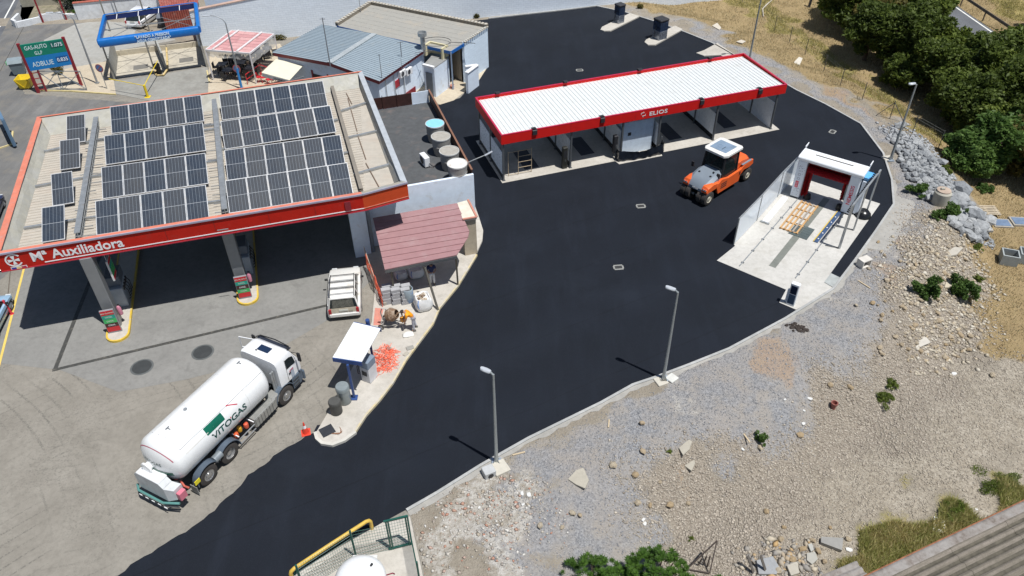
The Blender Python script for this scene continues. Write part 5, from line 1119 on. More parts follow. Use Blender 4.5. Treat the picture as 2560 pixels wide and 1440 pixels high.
for p in ((287,201),(385,172),(519,167),(276,78),(374,78),(490,70)):
    q=at(*p); mb=MB(); mb.beam((q.x,q.y,.02),(q.x,q.y,fz-.3),.10,.10); mb.build('post',M('grey_bay_post',(.28,.27,.24),.6,.2),jw,world=True)
mb=MB(); P=[at(*p) for p in ((290,196),(516,163),(497,112),(296,138))]; mb.poly([(p.x,p.y,.02) for p in P]); struct(mb,'jet_wash_floor',M('bay_floor_beige',(.46,.42,.34),.8,dirt=((.25,.23,.2),.35,.9)))
for px in ((352,168),(466,150)):
    c=at(*px); mb=MB(frame((c.x,c.y,0),.33)); mb.box(-.62,.62,-.5,.5,.021,.03); struct(mb,'bay_drain_grate',M('drain_grate_grey',(.20,.19,.17),.7,.2))
sheet('jet_wash_apron',[(285,205),(516,168),(560,225),(400,258),(290,235)],.022,M('apron_concrete',(.28,.275,.25),.85,var=.12,dirt=((.2,.19,.17),.5,.5)))
sheet('parking_slab',[(190,60),(262,50),(500,20),(500,90),(285,128),(270,150),(200,175),(120,170),(110,100)],.010,M('light_parking_concrete',(.34,.335,.31),.85,var=.10,dirt=((.27,.25,.21),.3,.6)))
sheet('planter_floor',[(175,170),(285,150),(285,205),(290,235),(110,226),(100,190)],.014,M_CREAM)
# yellow barrier tubes and post, black bin, kerb
t=thing('yellow_barrier','yellow forked barrier post with tube arms in front of the jet wash','barrier',at(370,243)); my2=M('yellow_paint',(.70,.52,.02),.5,dirt=((.4,.35,.2),.2,6))
p=at(370,243); mb=MB(); mb.cyl((p.x,p.y,0),(p.x,p.y,1.1),.11,n=12); mb.build('post',my2,t,world=True,smooth=True); mb=MB(); mb.box(p.x-.22,p.x+.22,p.y-.22,p.y+.22,0,.05); mb.build('base',my2,t,world=True)
mb=MB(); mb.tube([(p.x,p.y,1.05),at(272,197,1.15)],.03,6); mb.build('chain',my2,t,world=True); mb=MB(); mb.tube([(p.x,p.y,1.05),at(394,152,1.3)],.035,6); mb.build('arm',my2,t,world=True)
t=thing('yellow_bumper','yellow tube bumper around the middle wall of the jet wash','bumper',at(400,185)); mb=MB(); mb.tube([at(416,120,.9),at(419,172,.25),at(408,188,.12),at(392,188,.12),at(386,180,.12),at(388,176,.5)],.09,8); mb.build('tube',M('ochre_tube',(.58,.44,.20),.6),t,world=True,smooth=60)
def bin_(px,h_,r,mt,lab,nm='litter_bin',grp=None,z=0):
    t=thing(nm,lab,'bin',at(*px,z),0,grp); mb=MB(); mb.lathe([(r*.9,0),(r,.04),(r,h_*.78)],18); mb.build('body',mt,t,smooth=True); mb=MB(); mb.lathe([(r*1.06,h_*.78),(r*1.06,h_*.95),(r*.95,h_),(0,h_*1.01)],18); mb.build('lid',mt,t,smooth=True); return t
bin_((398,185),.95,.25,M_BLK,'black bin inside the yellow bumper of the jet wash')
# yellow line of kerb
def yk(a,b_,lab=None): a,b_=at(*a),at(*b_); return (a,b_)
mb=MB(); 
for a,b_ in (((95,227),(175,229)),((175,229),(290,237)),((524,206),(518,178)),((0,372),(30,362)),((30,362),(33,330))):
    a,b_=at(*a),at(*b_); mb.beam((a.x,a.y,.05),(b_.x,b_.y,.05),.12,.10)
struct(mb,'yellow_kerb',M('pale_yellow_kerb',(.60,.50,.24),.7,dirt=((.45,.4,.3),.3,3)))
# ---- price sign on red posts
sA,sB=at(97,232),at(204,214); d=(sB-sA).normalized(); o_=Vector((d.y,-d.x,0)); d3=d
sg=thing('price_sign','tall green and blue fuel price sign on dark red posts','sign',(sA.x,sA.y,0)); mrp=M('dark_red_post',(.28,.02,.03),.45)
for p in (sA,sB):
    mb=MB(); mb.beam((p.x,p.y,0),(p.x,p.y,4.35),.16,.22); mb.build('post',mrp,sg,world=True)
q=sA+o_*-.0+d*.62; mb=MB(); mb.beam((q.x,q.y,0),(q.x,q.y,2.1),.1,.1); mb.build('ladder_post',mrp,sg,world=True)
for k in range(4):
    mb=MB(); mb.beam((sA.x,sA.y,.25+k*.5),(q.x,q.y,.25+k*.5),.06,.06); mb.build('rung',mrp,sg,world=True)
SL=(sB-sA).length
def spanel(z0,z1,c,nm): mb=MB(); a=sA+d*.09+o_*.02;b_=sB-d*.09+o_*.02; mb.beam((a.x,a.y,(z0+z1)/2),(b_.x,b_.y,(z0+z1)/2),.12,z1-z0); mb.build(nm,c,sg,world=True)
spanel(3.14,4.22,M('sign_green',(.005,.20,.13),.35,var=.04),'green_panel'); spanel(1.98,3.137,M('sign_blue',(.01,.19,.50),.35,var=.04),'blue_panel')
def stx(s,x,z,sz,mt=M_WHITE,**k): q=sA+d*x+o_*.085; text('lettering',s,sz,basis((q.x,q.y,z),d,ZU),mt,sg,.01,bold=.006,**k)
pale=M('sign_pale_lettering',(.62,.74,.76),.5)
stx('GAS-AUTO',SL*.09,3.74,.46,pale,fit=SL*.50); stx('G.L.P',SL*.27,3.26,.40,pale,fit=SL*.17); stx('ADBLUE',SL*.12,2.28,.56,pale,fit=SL*.48)
for s,x,z in (('1.075',SL*.66,3.70),('0.835',SL*.68,2.42)):
    q=sA+d*x+o_*.088; e=q+d*SL*.27; mb=MB(); mb.beam((q.x,q.y,z+.18),(e.x,e.y,z+.18),.02,.50); mb.build('digit_window',M('digit_window_'+('a' if z>3 else 'b'),(.01,.14,.12) if z>3 else (.01,.10,.30),.2),sg,world=True)
    q2=q+o_*.02; text('digits',s,.42,basis((q2.x+d.x*.04,q2.y+d.y*.04,z),d,ZU),M('digit_white',(.75,.80,.85),.4),sg,.01,fit=SL*.24,bold=.006)
# lattice gate leaning next to the sign
la,lb=at(113,226),at(218,226); lz_=1.75; t=thing('lattice_gate','grey steel lattice gate frame standing below the price sign','gate frame',(la.x,la.y,0)); mg=M('blue_grey_steel',(.26,.30,.34),.5,.3)
def lp(s,z,y=0): p=la.lerp(lb,s); return Vector((p.x,p.y+y,z))
for (a,b_) in (((0,.1),(1,.1)),((0,lz_),(1,lz_)),((0,.1),(0,lz_)),((1,.1),(1,lz_)),((0,.1),(.45,lz_)),((.45,.1),(0,lz_)),((.45,.1),(1,lz_)),((1,.1),(.45,lz_)),((.45,.1),(.45,lz_))):
    mb=MB(); mb.beam(lp(*a),lp(*b_),.05,.05); mb.build('bar',mg,t,world=True)
# yellow skip, grey bin, jerry objects
c=at(68,220); t=thing('yellow_skip','small yellow metal skip on the worn asphalt left of the sign','skip',(c.x,c.y,0),.12); ms=M('skip_yellow',(.72,.52,.02),.5,dirt=((.35,.25,.05),.2,5))
mb=MB(); b0=[(-.42,-.35),(.42,-.35),(.42,.3),(-.42,.3)]; t0_=[(-.62,-.45),(.62,-.45),(.62,.75),(-.62,.75)]; ti=[(x*.93,y*.93+.01) for x,y in t0_]
mb.loft([[Vector((x,y,.12)) for x,y in b0],[Vector((x,y,.95)) for x,y in t0_],[Vector((x,y,.95)) for x,y in ti],[Vector((x*.95,y*.9,.2)) for x,y in b0]]); mb.build('tub',ms,t)
for s in(-1,1):
    mb=MB(); mb.beam((s*.05,-.40,.25),(s*.52,-.47,.88),.06,.04,up=(0,1,0)); mb.build('brace',ms,t); mb=MB(); mb.box(s*.3-.05,s*.3+.05,-.4,.4,.0,.118); mb.build('skid',M_DARK,t)
c=at(52,185); t=thing('waste_container','grey waste container with a green lid edge behind the yellow skip','waste bin',(c.x,c.y,0),.3); mb=MB(); mb.loft([[Vector((x*k,y*k,z)) for x,y in((-.55,-.45),(.55,-.45),(.55,.45),(-.55,.45))] for z,k in((.12,.8),(1.15,1.0))]); mb.build('body',M('bin_grey_plastic',(.15,.19,.21),.5),t)
mb=MB(); mb.loft([[Vector((x,y,z)) for x,y,z in((-.6,-.5,1.15),(-.6,.5,1.15),(-.6,.3,1.45),(-.6,-.3,1.4))],[Vector((x,y,z)) for x,y,z in((.6,-.5,1.15),(.6,.5,1.15),(.6,.3,1.45),(.6,-.3,1.4))]]); mb.build('lid',M('bin_lid_grey',(.24,.29,.31),.4),t,smooth=30)
mb=MB(); mb.box(-.66,-.6,-.5,.5,1.1,1.35); mb.build('green_edge',M('bin_green',(.12,.40,.16),.5),t)
for x in(-.4,.4): mb=MB(); mb.cyl((x,-.4,.08),(x+.05,-.4,.08),.08,n=8); mb.build('castor',M_BLK,t)
# round no-parking signs
def round_sign(base,top,lab,blue_pole=False,h_=2.2):
    p=at(*base); t=thing('no_parking_sign',lab,'road sign',(p.x,p.y,0),0,'round no parking signs'); mb=MB(); mb.cyl((0,0,0),(0,0,h_),.035,n=8); mb.build('pole',M_GALV,t)
    Mx=Matrix.Translation((0,-.05,h_-.3))@Matrix.Rotation(R(-12),4,'Z')@Matrix.Rotation(PI/2,4,'X')
    mb=MB(Mx); mb.cyl((0,0,0),(0,0,.02),.36,n=26); mb.build('disc',M('sign_red_ring',(.42,.10,.10),.4),t); mb=MB(Mx); mb.cyl((0,0,.022),(0,0,.028),.28,n=26); mb.build('blue_field',M('sign_blue_field',(.10,.18,.38),.4),t); mb=MB(Mx@Matrix.Rotation(PI/4,4,'Z')); mb.box(-.29,.29,-.03,.03,.030,.036); mb.build('red_bar',M('sign_red_ring',(0,0,0)),t)
round_sign((268,222),(253,172),'round blue and red no parking sign near the left lamp post'); round_sign((603,215),(592,178),'round blue and red no parking sign in front of the pergola',h_=1.9)
# lamp posts with curved arms
def curved_lamp(base,lab,h_,armx,army,low_=None):
    p=at(*base); t=thing('street_lamp',lab,'street lamp',(p.x,p.y,0),0,'curved street lamps'); mb=MB(); pts=[(0,0,0),(0,0,h_*.5),(0,0,h_)]; rs=[.09,.075,.05]
    for k in range(1,7): a=k/6*PI/2; pts.append((armx*math.sin(a),army*math.sin(a),h_+.55*(1-math.cos(a)) if 0 else h_+.6*math.sin(a*1.0)*(1 if k<5 else 1)-.12*(k/6)**2)); rs.append(.04)
    pts=[(0,0,0),(0,0,h_*.5),(0,0,h_)]+[(armx*(1-math.cos(a)),army*(1-math.cos(a)),h_+.7*math.sin(a)) for a in [k*PI/12 for k in range(1,7)]]; rs=[.09,.075,.05]+[.035]*6
    mb.tube(pts,.05,8,rs=rs); mb.build('pole',M('lamp_pole_grey',(.33,.35,.37),.45,.5),t,smooth=60)
    if low_: mb=MB(); mb.cyl((0,0,.0),(0,0,1.9),.11,.10,n=10); mb.build('painted_base',low_,t,smooth=True)
    q=Vector(pts[-1]); dd=Vector((armx,army,0)).normalized(); mb=MB(); mb.beam(q-dd*.05,q+dd*.55,.18,.09); mb.build('lantern',M('lamp_head_grey',(.55,.58,.62),.4,.3),t,bevel=.03)
    mb=MB(); mb.box(-.14,.14,-.14,.14,0,.12); mb.build('foot',M_GALV,t); return t
curved_lamp((244,209),'curved grey street lamp between the price sign and the jet wash',5.6,-1.45,-.1); curved_lamp((605,223),'curved street lamp with a blue painted base in front of the pergola',5.7,-1.15,0,M('sky_blue_base',(.03,.22,.55),.4))
# ---- pergola with pink slatted cover, tables and chairs
pz=2.75; pA,pB,pC,pD=at(514,125,pz),at(624,134,pz),at(685,86,pz),at(580,77,pz)
pg=thing('pergola','white framed pergola with faded pink board cover beside the restaurant','pergola',(pA.x,pA.y,0)); mwh=M('pergola_white',(.70,.68,.68),.5,dirt=((.5,.45,.4),.25,3))
for a,b_ in ((pA,pB),(pB,pC),(pC,pD),(pD,pA)):
    mb=MB(); mb.beam(a,b_,.10,.14); mb.build('edge_beam',mwh,pg,world=True)
for t_ in (.17,.72):
    mb=MB(); a=pA.lerp(pB,t_)+ZU*.12;b_=pD.lerp(pC,t_)+ZU*.12; mb.beam(a,b_,.16,.08); mb.build('cross_beam',mwh,pg,world=True)
pk=[M('faded_pink_board_%s'%k,c,.7,var=.1) for k,c in (('a',(.56,.29,.29)),('b',(.60,.34,.33)),('c',(.52,.26,.26)))]
rr=random.Random(3)
for k in range(7):
    cuts=[0,rr.uniform(.3,.45),rr.uniform(.6,.8),1]
    for i in range(3):
        f=lambda s,t_: pA.lerp(pB,s).lerp(pD.lerp(pC,s),t_)+ZU*.02
        a,b_,c,d_q=f(cuts[i],k/7+.004),f(cuts[i+1]-.006,k/7+.004),f(cuts[i+1]-.006,(k+1)/7-.006),f(cuts[i],(k+1)/7-.006)
        mb=MB(); mb.add([a,b_,c,d_q,a+ZU*.02,b_+ZU*.02,c+ZU*.02,d_q+ZU*.02],[(0,3,2,1),(4,5,6,7),(0,1,5,4),(1,2,6,5),(2,3,7,6),(3,0,4,7)]); mb.build('board',rr.choice(pk),pg,world=True)
for p in (pA,pB,pC,pD):
    mb=MB(); mb.beam((p.x,p.y,0),(p.x,p.y,pz),.09,.09); mb.build('post',mwh,pg,world=True)
mpl=M('clear_plastic_curtain',(.62,.62,.60),.35,alpha=.55,bump=.5,bscale=3); rr=random.Random(1)
for a,b_,dz_ in ((pA,pB,.55),(pB,pC,.9)):
    n=16; top=[];bot=[]
    for k in range(n+1): p=a.lerp(b_,k/n); top.append(p-ZU*.07); bot.append(p-ZU*(dz_+rr.uniform(-.06,.12))+Vector((rr.uniform(-.06,.06),rr.uniform(-.06,.06),0)))
    mb=MB(); mb.loft([top,bot],closed=False); mb.build('plastic_curtain',mpl,pg,world=True)
d=(pB-pA).normalized(); o_=Vector((d.y,-d.x,0)); q=pA.lerp(pB,.30)+o_*.10; text('lettering','LOS GIRASOLES',.24,basis((q.x,q.y,pz-.38),d,ZU),M_DARK,pg,.006,bold=.004)
mch=M('black_chair_plastic',(.018,.018,.022),.5); 
def make_chair():
    t=thing('terrace_chair','','chair'); 
    mb=MB(); mb.box(-.22,.22,-.22,.22,.42,.46); mb.build('seat',mch,t); mb=MB(); mb.box(-.22,.22,.19,.23,.46,.88); mb.build('backrest',mch,t)
    for x in(-.2,.2):
        for y in(-.2,.2): mb=MB(); mb.beam((x,y,0),(x,y,.42),.035); mb.build('leg',mch,t)
    return t
def make_table():
    t=thing('terrace_table','','table'); mb=MB(); mb.box(-.42,.42,-.42,.42,.72,.76); mb.build('tabletop',M('dark_table_top',(.035,.037,.05),.4),t)
    for x in(-.36,.36):
        for y in(-.36,.36): mb=MB(); mb.beam((x,y,0),(x,y,.72),.04); mb.build('leg',mch,t)
    return t
ch0,tb0=make_chair(),make_table(); fc_=fc2=True; rr=random.Random(9)
tabs=[(560,180),(590,162),(615,150),(650,150),(575,195),(606,176),(672,140),(630,190)]; lb_t=['leftmost black terrace table under the pergola edge','black terrace table just behind the leftmost one','black terrace table under the middle of the pergola','black terrace table beside the right pergola post','front black terrace table near the blue lamp base','black terrace table behind the blue lamp base','rightmost black terrace table by the awning','black terrace table in front of the right pergola post']
first=True
for i,(x,y) in enumerate(tabs):
    c=at(x,y); az_=rr.uniform(-.4,.4)
    if i==0: o=tb0; o.location=(c.x,c.y,.03); o.rotation_euler=(0,0,az_)
    else: o=dup(tb0,(c.x,c.y,.03),az_)
    o['label']=lb_t[i]; o['group']='terrace tables'
    for k in range(4):
        a=az_+k*PI/2; px=c+Vector((math.sin(a),-math.cos(a),0))*.62
        if first: q=ch0; first=False; q.location=(px.x,px.y,.03); q.rotation_euler=(0,0,a+PI)
        else: q=dup(ch0,(px.x,px.y,.03),a+PI)
        q['label']='black plastic terrace chair pushed up to a dark table by the pergola'; q['group']='terrace chairs'
sheet('terrace_floor',[(525,125),(700,110),(760,200),(640,240),(520,235)],.026,M_CREAM)
# red railings and red tables in front of the awning
t=thing('red_railing','bright red tubular railing in front of the restaurant terrace','railing',at(640,215)); mr_=M('bright_red_tube',(.55,.02,.03),.4)
for a,b_,z in (((620,212),(655,187),.95),((620,212),(655,187),.5),((655,187),(690,200),.95),((655,187),(690,200),.5)):
    mb=MB(); mb.tube([at(*a)+ZU*z,at(*b_)+ZU*z],.03,6); mb.build('rail',mr_,t,world=True)
for p in ((620,212),(655,187),(690,200)):
    mb=MB(); q=at(*p); mb.cyl(q,q+ZU*.98,.03,n=6); mb.build('post',mr_,t,world=True)
rr=random.Random(12)
for k in range(6):
    c=at(650+k*12,208-rr.uniform(0,6)+k*1.5); t=thing('folding_chair','red metal folding chair stored in a row in front of the awning','chair',(c.x,c.y,.03),rr.uniform(0,3),'red folding chairs')
    mb=MB(); mb.box(-.2,.2,-.2,.2,.43,.46); mb.build('seat',mr_,t); mb=MB(); mb.box(-.2,.2,.18,.2,.6,.85); mb.build('backrest',mr_,t)
    for s in(-.2,.2): mb=MB(); mb.beam((s,-.22,0),(s,.19,.85),.025); mb.build('leg',mr_,t); mb=MB(); mb.beam((s,.24,0),(s,-.18,.45),.025); mb.build('leg',mr_,t)
# ---- walls, planter, sign and hedge in the corner
mww=M('white_render',(.70,.72,.74),.7,dirt=((.5,.48,.44),.15,1.5))
pl=thing('white_planter_wall','low white rendered wall around the corner planter','wall',at(45,70))
for a,b_,h_ in (((36,66),(45,70),.75),((45,70),(105,56),.6),((105,56),(110,54),.85),((110,54),(166,47),.75),((166,47),(197,49),.55),((36,66),(52,50),.7)):
    a,b_=at(*a),at(*b_); mb=MB(); mb.beam((a.x,a.y,h_/2),(b_.x,b_.y,h_/2),.24,h_); mb.build('wall_section',mww,pl,world=True)
P=[at(*p) for p in ((48,66),(54,18),(155,12),(175,40),(110,50))]; mb=MB(); mb.poly([(p.x,p.y,.05) for p in P]); struct(mb,'planter_soil',M('dry_planter_soil',(.24,.21,.15),.9,var=.2,dirt=((.12,.13,.06),.4,2)))
a,b_=at(197,50),at(500,20); lw2=thing('long_white_wall','long low white wall with red tile coping behind the parked car','wall',(a.x,a.y,0)); mb=MB(); mb.beam((a.x,a.y,.85),(b_.x,b_.y,.85),.25,1.7); mb.build('wall',mww,lw2,world=True); mb=MB(); mb.beam((a.x,a.y,1.74),(b_.x,b_.y,1.74),.40,.07); mb.build('coping',M('red_tile_coping',(.42,.12,.08),.7,var=.2),lw2,world=True)
a,b_=at(57,18),at(165,10); gw=thing('grey_garden_wall','grey rendered wall with a small dark opening behind the red sign','wall',(a.x,a.y,0)); mb=MB(); mb.beam((a.x,a.y,.7),(b_.x,b_.y,.7),.25,1.4); mb.build('wall',M('aged_grey_render',(.40,.37,.29),.8,dirt=((.25,.24,.2),.3,1)),gw,world=True)
c=a.lerp(b_,.78); mb=MB(); mb.box(c.x-.4,c.x+.4,c.y-.2,c.y-.14,.7,1.3); mb.build('opening',M_BLK,gw,world=True)
rA,rB=at(109,57),at(167,50); rs_=thing('red_company_sign','dark red company sign on two slim red posts','sign',(rA.x,rA.y,0)); d=(rB-rA).normalized(); o_=Vector((d.y,-d.x,0)); mdr=M('company_red',(.42,.03,.06),.4)
hA=3.05
for p in (rA,rB): mb=MB(); mb.beam((p.x,p.y,0),(p.x,p.y,5.0),.12,.12); mb.build('post',mrp,rs_,world=True)
a=rA-d*.75; b_=rB+d*.15; mb=MB(); mb.beam((a.x+o_.x*.1,a.y+o_.y*.1,hA-.3+.75),(b_.x+o_.x*.1,b_.y+o_.y*.1,hA-.3+.75),.06,1.3); mb.build('panel',mdr,rs_,world=True)
mb=MB(); mb.beam((a.x+o_.x*.1,a.y+o_.y*.1,hA-.23),(b_.x+o_.x*.1,b_.y+o_.y*.1,hA-.23),.08,.06); mb.build('lower_edge',M_WHITE,rs_,world=True)
q=a+d*.15+o_*.14; text('lettering','Juan García M.',.42,basis((q.x,q.y,hA-.05),d,ZU),M_WHITE,rs_,.01,sx=.95,bold=.006)
# small pink billboard and white car
# ============================================================ VEHICLES
M_CARW=M('white_car_paint',(.78,.79,.80),.25,var=.02,coat=.6,dirt=((.55,.50,.42),.10,2)); M_GLASS=M('dark_window_glass',(.02,.028,.03),.08,var=.3,coat=.3); M_TYRE=M('dusty_tyre',(.045,.040,.037),.85,var=.2); M_CHROME=M('steel_rim',(.40,.40,.40),.35,.7)
M_TRIM=M('black_trim',(.02,.02,.022),.5)
def wheel(parent,c,r,w,side,rimm=None,rimr=.6,nm='wheel',deep=0.):
    """wheel with axle along y; side = +1 outer face towards +y"""
    wt=bpy.data.objects.new(nm,None); COL.objects.link(wt); wt.parent=parent; wt.location=c; wt.empty_display_size=.1
    prof=[(r*rimr,-w/2),(r*.9,-w/2),(r,-w/2+.03),(r,w/2-.03),(r*.9,w/2),(r*rimr,w/2)]
    mb=MB(); mb.lathe(prof,26,axis='Y',caps=False); mb.build('tyre',M_TYRE,wt,smooth=True)
    mb=MB(); s=side; q=[(r*rimr,s*(w/2-.005)),(r*rimr*.92,s*(w/2-.03-deep)),(r*.30,s*(w/2-.04-deep)),(r*.26,s*(w/2-.0-deep*.6)),(0.001,s*(w/2+.01-deep*.6))]; mb.lathe(q,20,axis='Y',caps=False); mb.build('rim',rimm or M_CHROME,wt,smooth=True)
    return wt
def loft_body(parent,name,secs,mat,**k): mb=MB(); mb.loft(secs); return mb.build(name,mat,parent,**k)
# ---- gas tanker truck. local x forward, y left, origin under rear axle
tp=at(531,1204); tf=at(722,1006); taz=math.atan2((tf-tp).y,(tf-tp).x); tl_=Vector((-math.sin(taz),math.cos(taz),0)); to=tp+tl_*1.2
WB2=(tf-tp).length
tk=thing('gas_tanker','white gas tanker truck with a green logo parked on the forecourt','truck',(to.x,to.y,.0),taz)
M_TANK=M('tank_white_enamel',(.80,.81,.81),.28,var=.02,coat=.4,dirt=((.62,.60,.56),.08,.9)); M_CHAS=M('chassis_dark_grey',(.06,.065,.07),.6,.2); M_FEND=M('fender_slate',(.10,.13,.17),.4,.1)
TZ=2.17; TR=1.24; x0t,x1t=-1.5,4.98
prof=[]
for k in range(9): a=PI/2*k/8; prof.append((TR*math.sin(a)+.001,x0t-.0-.62*math.cos(a)+.0))
prof=[(TR*math.sin(PI/2*k/8)+.002,x0t+.62-.62*math.cos(PI/2*k/8)-.0) for k in range(9)]+[(TR*math.cos(PI/2*k/8)+.002,x1t-.62+.62*math.sin(PI/2*k/8)) for k in range(9)]
mb=MB(); mb.lathe(prof,48,o=(0,0,TZ),axis='X'); mb.build('tank',M_TANK,tk,smooth=60)
def tankpt(x,ang,r=TR+.004): return Vector((x,-r*math.sin(ang),TZ+r*math.cos(ang)))   # ang from top towards the right side
def band(x0,x1,a0,a1,mt,nm,r=TR+.005,n=8):
    mb=MB(); mb.loft([[tankpt(x,a0+(a1-a0)*k/n,r) for k in range(n+1)] for x in (x0,x1)],closed=False); return mb.build(nm,mt,tk,smooth=60)
mgn=M('logo_green',(.004,.12,.075),.35); mgn2=M('logo_dark_green',(.01,.07,.06),.35)
band(.65,1.74,R(53),R(72),mgn,'green_block')
for a_,b_,x0,x1 in ((51,51.7,-.66,4.5),): band(x0,x1,R(a_),R(b_),M_CHAS,'pin_stripe')
band(-.68,-.655,R(-100),R(51.7),M_CHAS,'pin_stripe')
def wraptext(s,size,x0,a0,mt,nm,sx=1.,bold=.0):
    cu=bpy.data.curves.new(nm,'FONT'); cu.body=s; cu.size=size; cu.resolution_u=3; cu.offset=bold
    tmp=bpy.data.objects.new("t",cu); COL.objects.link(tmp); dg=bpy.context.evaluated_depsgraph_get(); me=bpy.data.meshes.new_from_object(tmp.evaluated_get(dg)); bpy.data.objects.remove(tmp); bpy.data.curves.remove(cu)
    for v in me.vertices: x,y=v.co.x*sx,v.co.y; v.co=tankpt(x0+x,a0-y/TR,TR+.012)
    me.materials.clear(); me.materials.append(mt); me.name=nm; o=bpy.data.objects.new(nm,me); COL.objects.link(o); o.parent=tk; return o
wraptext('ViTOGAS',.47,.82,R(92),mgn2,'logo_lettering',sx=1.12,bold=.012)
for x in (1.1,3.2): band(x,x+.02,R(-110),R(110),M('weld_seam',(.60,.60,.58),.5),'weld_seam',n=24)
for a_ in (12,30,-25,40,-50,66): band(x0t+.62+.3,x0t+.62+.3+rng.uniform(.5,1.4),R(a_),R(a_+1.6),M('tank_grime',(.62,.60,.55),.5),'grime_streak',n=2)
mb=MB(); rd=M('logo_red',(.50,.03,.06),.4)
for (xa,aa,xb,ab) in ((2.0,80,2.16,51),(2.16,51,2.62,66)): mb.beam(tankpt(xa,R(aa),TR+.008),tankpt(xb,R(ab),TR+.008),.05,.01,up=tankpt(2.2,R(60),1)-Vector((2.2,0,TZ)))
mb.build('logo_sail',rd,tk)
# rear end livery: small lettering, red rim band and green stripe on the dome
def dome(y,z,off=.008): # point on rear dome surface for local y and height z
    q=min(.999,math.hypot(y,z-TZ)/TR); return Vector((x0t+.62-.62*math.sqrt(1-q*q)-off,y,z))
mb=MB(); pts=[dome(1.08*TR*.93*math.cos(a)/1.08,TZ+1.0*math.sin(a)) for a in [R(150-k*215/36) for k in range(37)]]
mb.loft([[p for p in pts],[dome(p.y*.965,TZ+(p.z-TZ)*.965) for p in pts]],closed=False); mb.build('red_rim_band',M('faded_red_band',(.45,.12,.16),.5),tk)
mb=MB(); mb.loft([[dome(y,z) for y in np.linspace(-.85,.35,14)] for z in (TZ-.38,TZ-.14)],closed=False); mb.build('green_stripe',mgn,tk)
lt_=text('rear_lettering','VITOGAS',.26,basis((0,0,0),(0,-1,0),(0,0,1)),mgn2,None,.0)
for v in lt_.data.vertices: v.co=dome(v.co.y+.62,v.co.z+TZ+.18,.012)
lt_.parent=tk
mb=MB(); mb.lathe([(.26,x0t-.22),(.30,x0t-.20),(.30,x0t-.12),(.20,x0t-.1),(.20,x0t+.1)],20,o=(0,.35,TZ-.12),axis='X'); mb.build('manway_flange',M_TANK,tk,smooth=True)
for x,y in ((-.26,-.22),(4.2,-.3)):
    mb=MB(); mb.tube([(x,-.16,TZ+TR-.02),(x,-.16,TZ+TR+.04),(x,0,TZ+TR+.04)],.02,6); mb.tube([(x-.1,0,TZ+TR+.05),(x+.1,0,TZ+TR+.05)],.025,6); mb.build('pressure_valve',M_CHROME,tk)
mb=MB(); mb.cyl((.9,.1,TZ+TR-.03),(.9,.1,TZ+TR+.05),.09,n=12); mb.build('top_cap',M_GALV,tk)
for x in (-.7,4.45):
    mb=MB(); mb.lathe([(.09,-.02),(.09,.02),(.04,.02),(.04,-.02)],10,o=(x,1.02,TZ+.52),axis='X',caps=False); mb.build('lifting_eye',M_TANK,tk)
# chassis
for y in (-.42,.42):
    mb=MB(); mb.box(-1.5,WB2+1.0,y-.05,y+.05,.72,1.0); mb.build('chassis_rail',M_CHAS,tk)
for x in (-1.2,1.0,3.6):
    mb=MB(); mb.box(x-.12,x+.12,-.75,.75,.98,1.25); mb.build('tank_saddle',M_CHAS,tk)
for x in (-1.35,0,WB2):
    mb=MB(); mb.cyl((x,-1.05,.52),(x,1.05,.52),.09,n=10); mb.build('axle',M_CHAS,tk)
for x,dp in ((-.02,0),(1.36,.12),(WB2,0)):
    for s in(-1,1):
        w=wheel(tk,(x,s*1.07,.52),.52,.30,s,rimr=.56,deep=dp)
        if dp==0:
            mb=MB(); 
            for k in range(10): a=2*PI*k/10; mb.cyl((.19*math.cos(a),s*.12,.19*math.sin(a)),(.19*math.cos(a),s*.165,.19*math.sin(a)),.018,n=5)
            tag(mb.build('wheel_nuts',M_CHROME,w),kind='stuff')
# fenders
def fender(x,s,r=.66,a0=-10,a1=190,w=.36,nm='fender'):
    mb=MB(); A=[];B=[];C_=[];D_=[]
    for k in range(15):
        a=R(a0+(a1-a0)*k/14); A.append(Vector((x+r*math.cos(a),s*.90,.52+r*math.sin(a)))); B.append(Vector((x+r*math.cos(a),s*(.90+w),.52+r*math.sin(a)))); C_.append(Vector((x+(r+.04)*math.cos(a),s*(.90+w),.52+(r+.04)*math.sin(a)))); D_.append(Vector((x+(r+.04)*math.cos(a),s*.90,.52+(r+.04)*math.sin(a))))
    mb.loft([A,B,C_,D_],closed=False,caps=False); mb.add(A+D_,[(k,k+1,15+k+1,15+k) for k in range(14)]); mb.build(nm,M_FEND,tk,smooth=40)
for s in(-1,1): fender(-.02,s,a0=20,a1=185); fender(1.36,s,a0=-5,a1=160)
for s in (-1,1):
    mb=MB(); mb.box(-.86,-.82,s*1.08-.2,s*1.08+.2,.12,.62); mb.build('mudflap',M('grey_mudflap',(.20,.20,.19),.7),tk)
mb=MB(); mb.box(-.85,-.55,-1.30,-1.27,.78,1.02); mb.build('yellow_plate',M('yellow_plate',(.70,.60,.02),.5),tk)
mb=MB(); mb.cyl((.5,-1.12,.95),(.95,-1.12,.95),.19,n=14); mb.build('air_tank',M('air_tank_grey',(.25,.28,.30),.4,.3),tk,smooth=True)
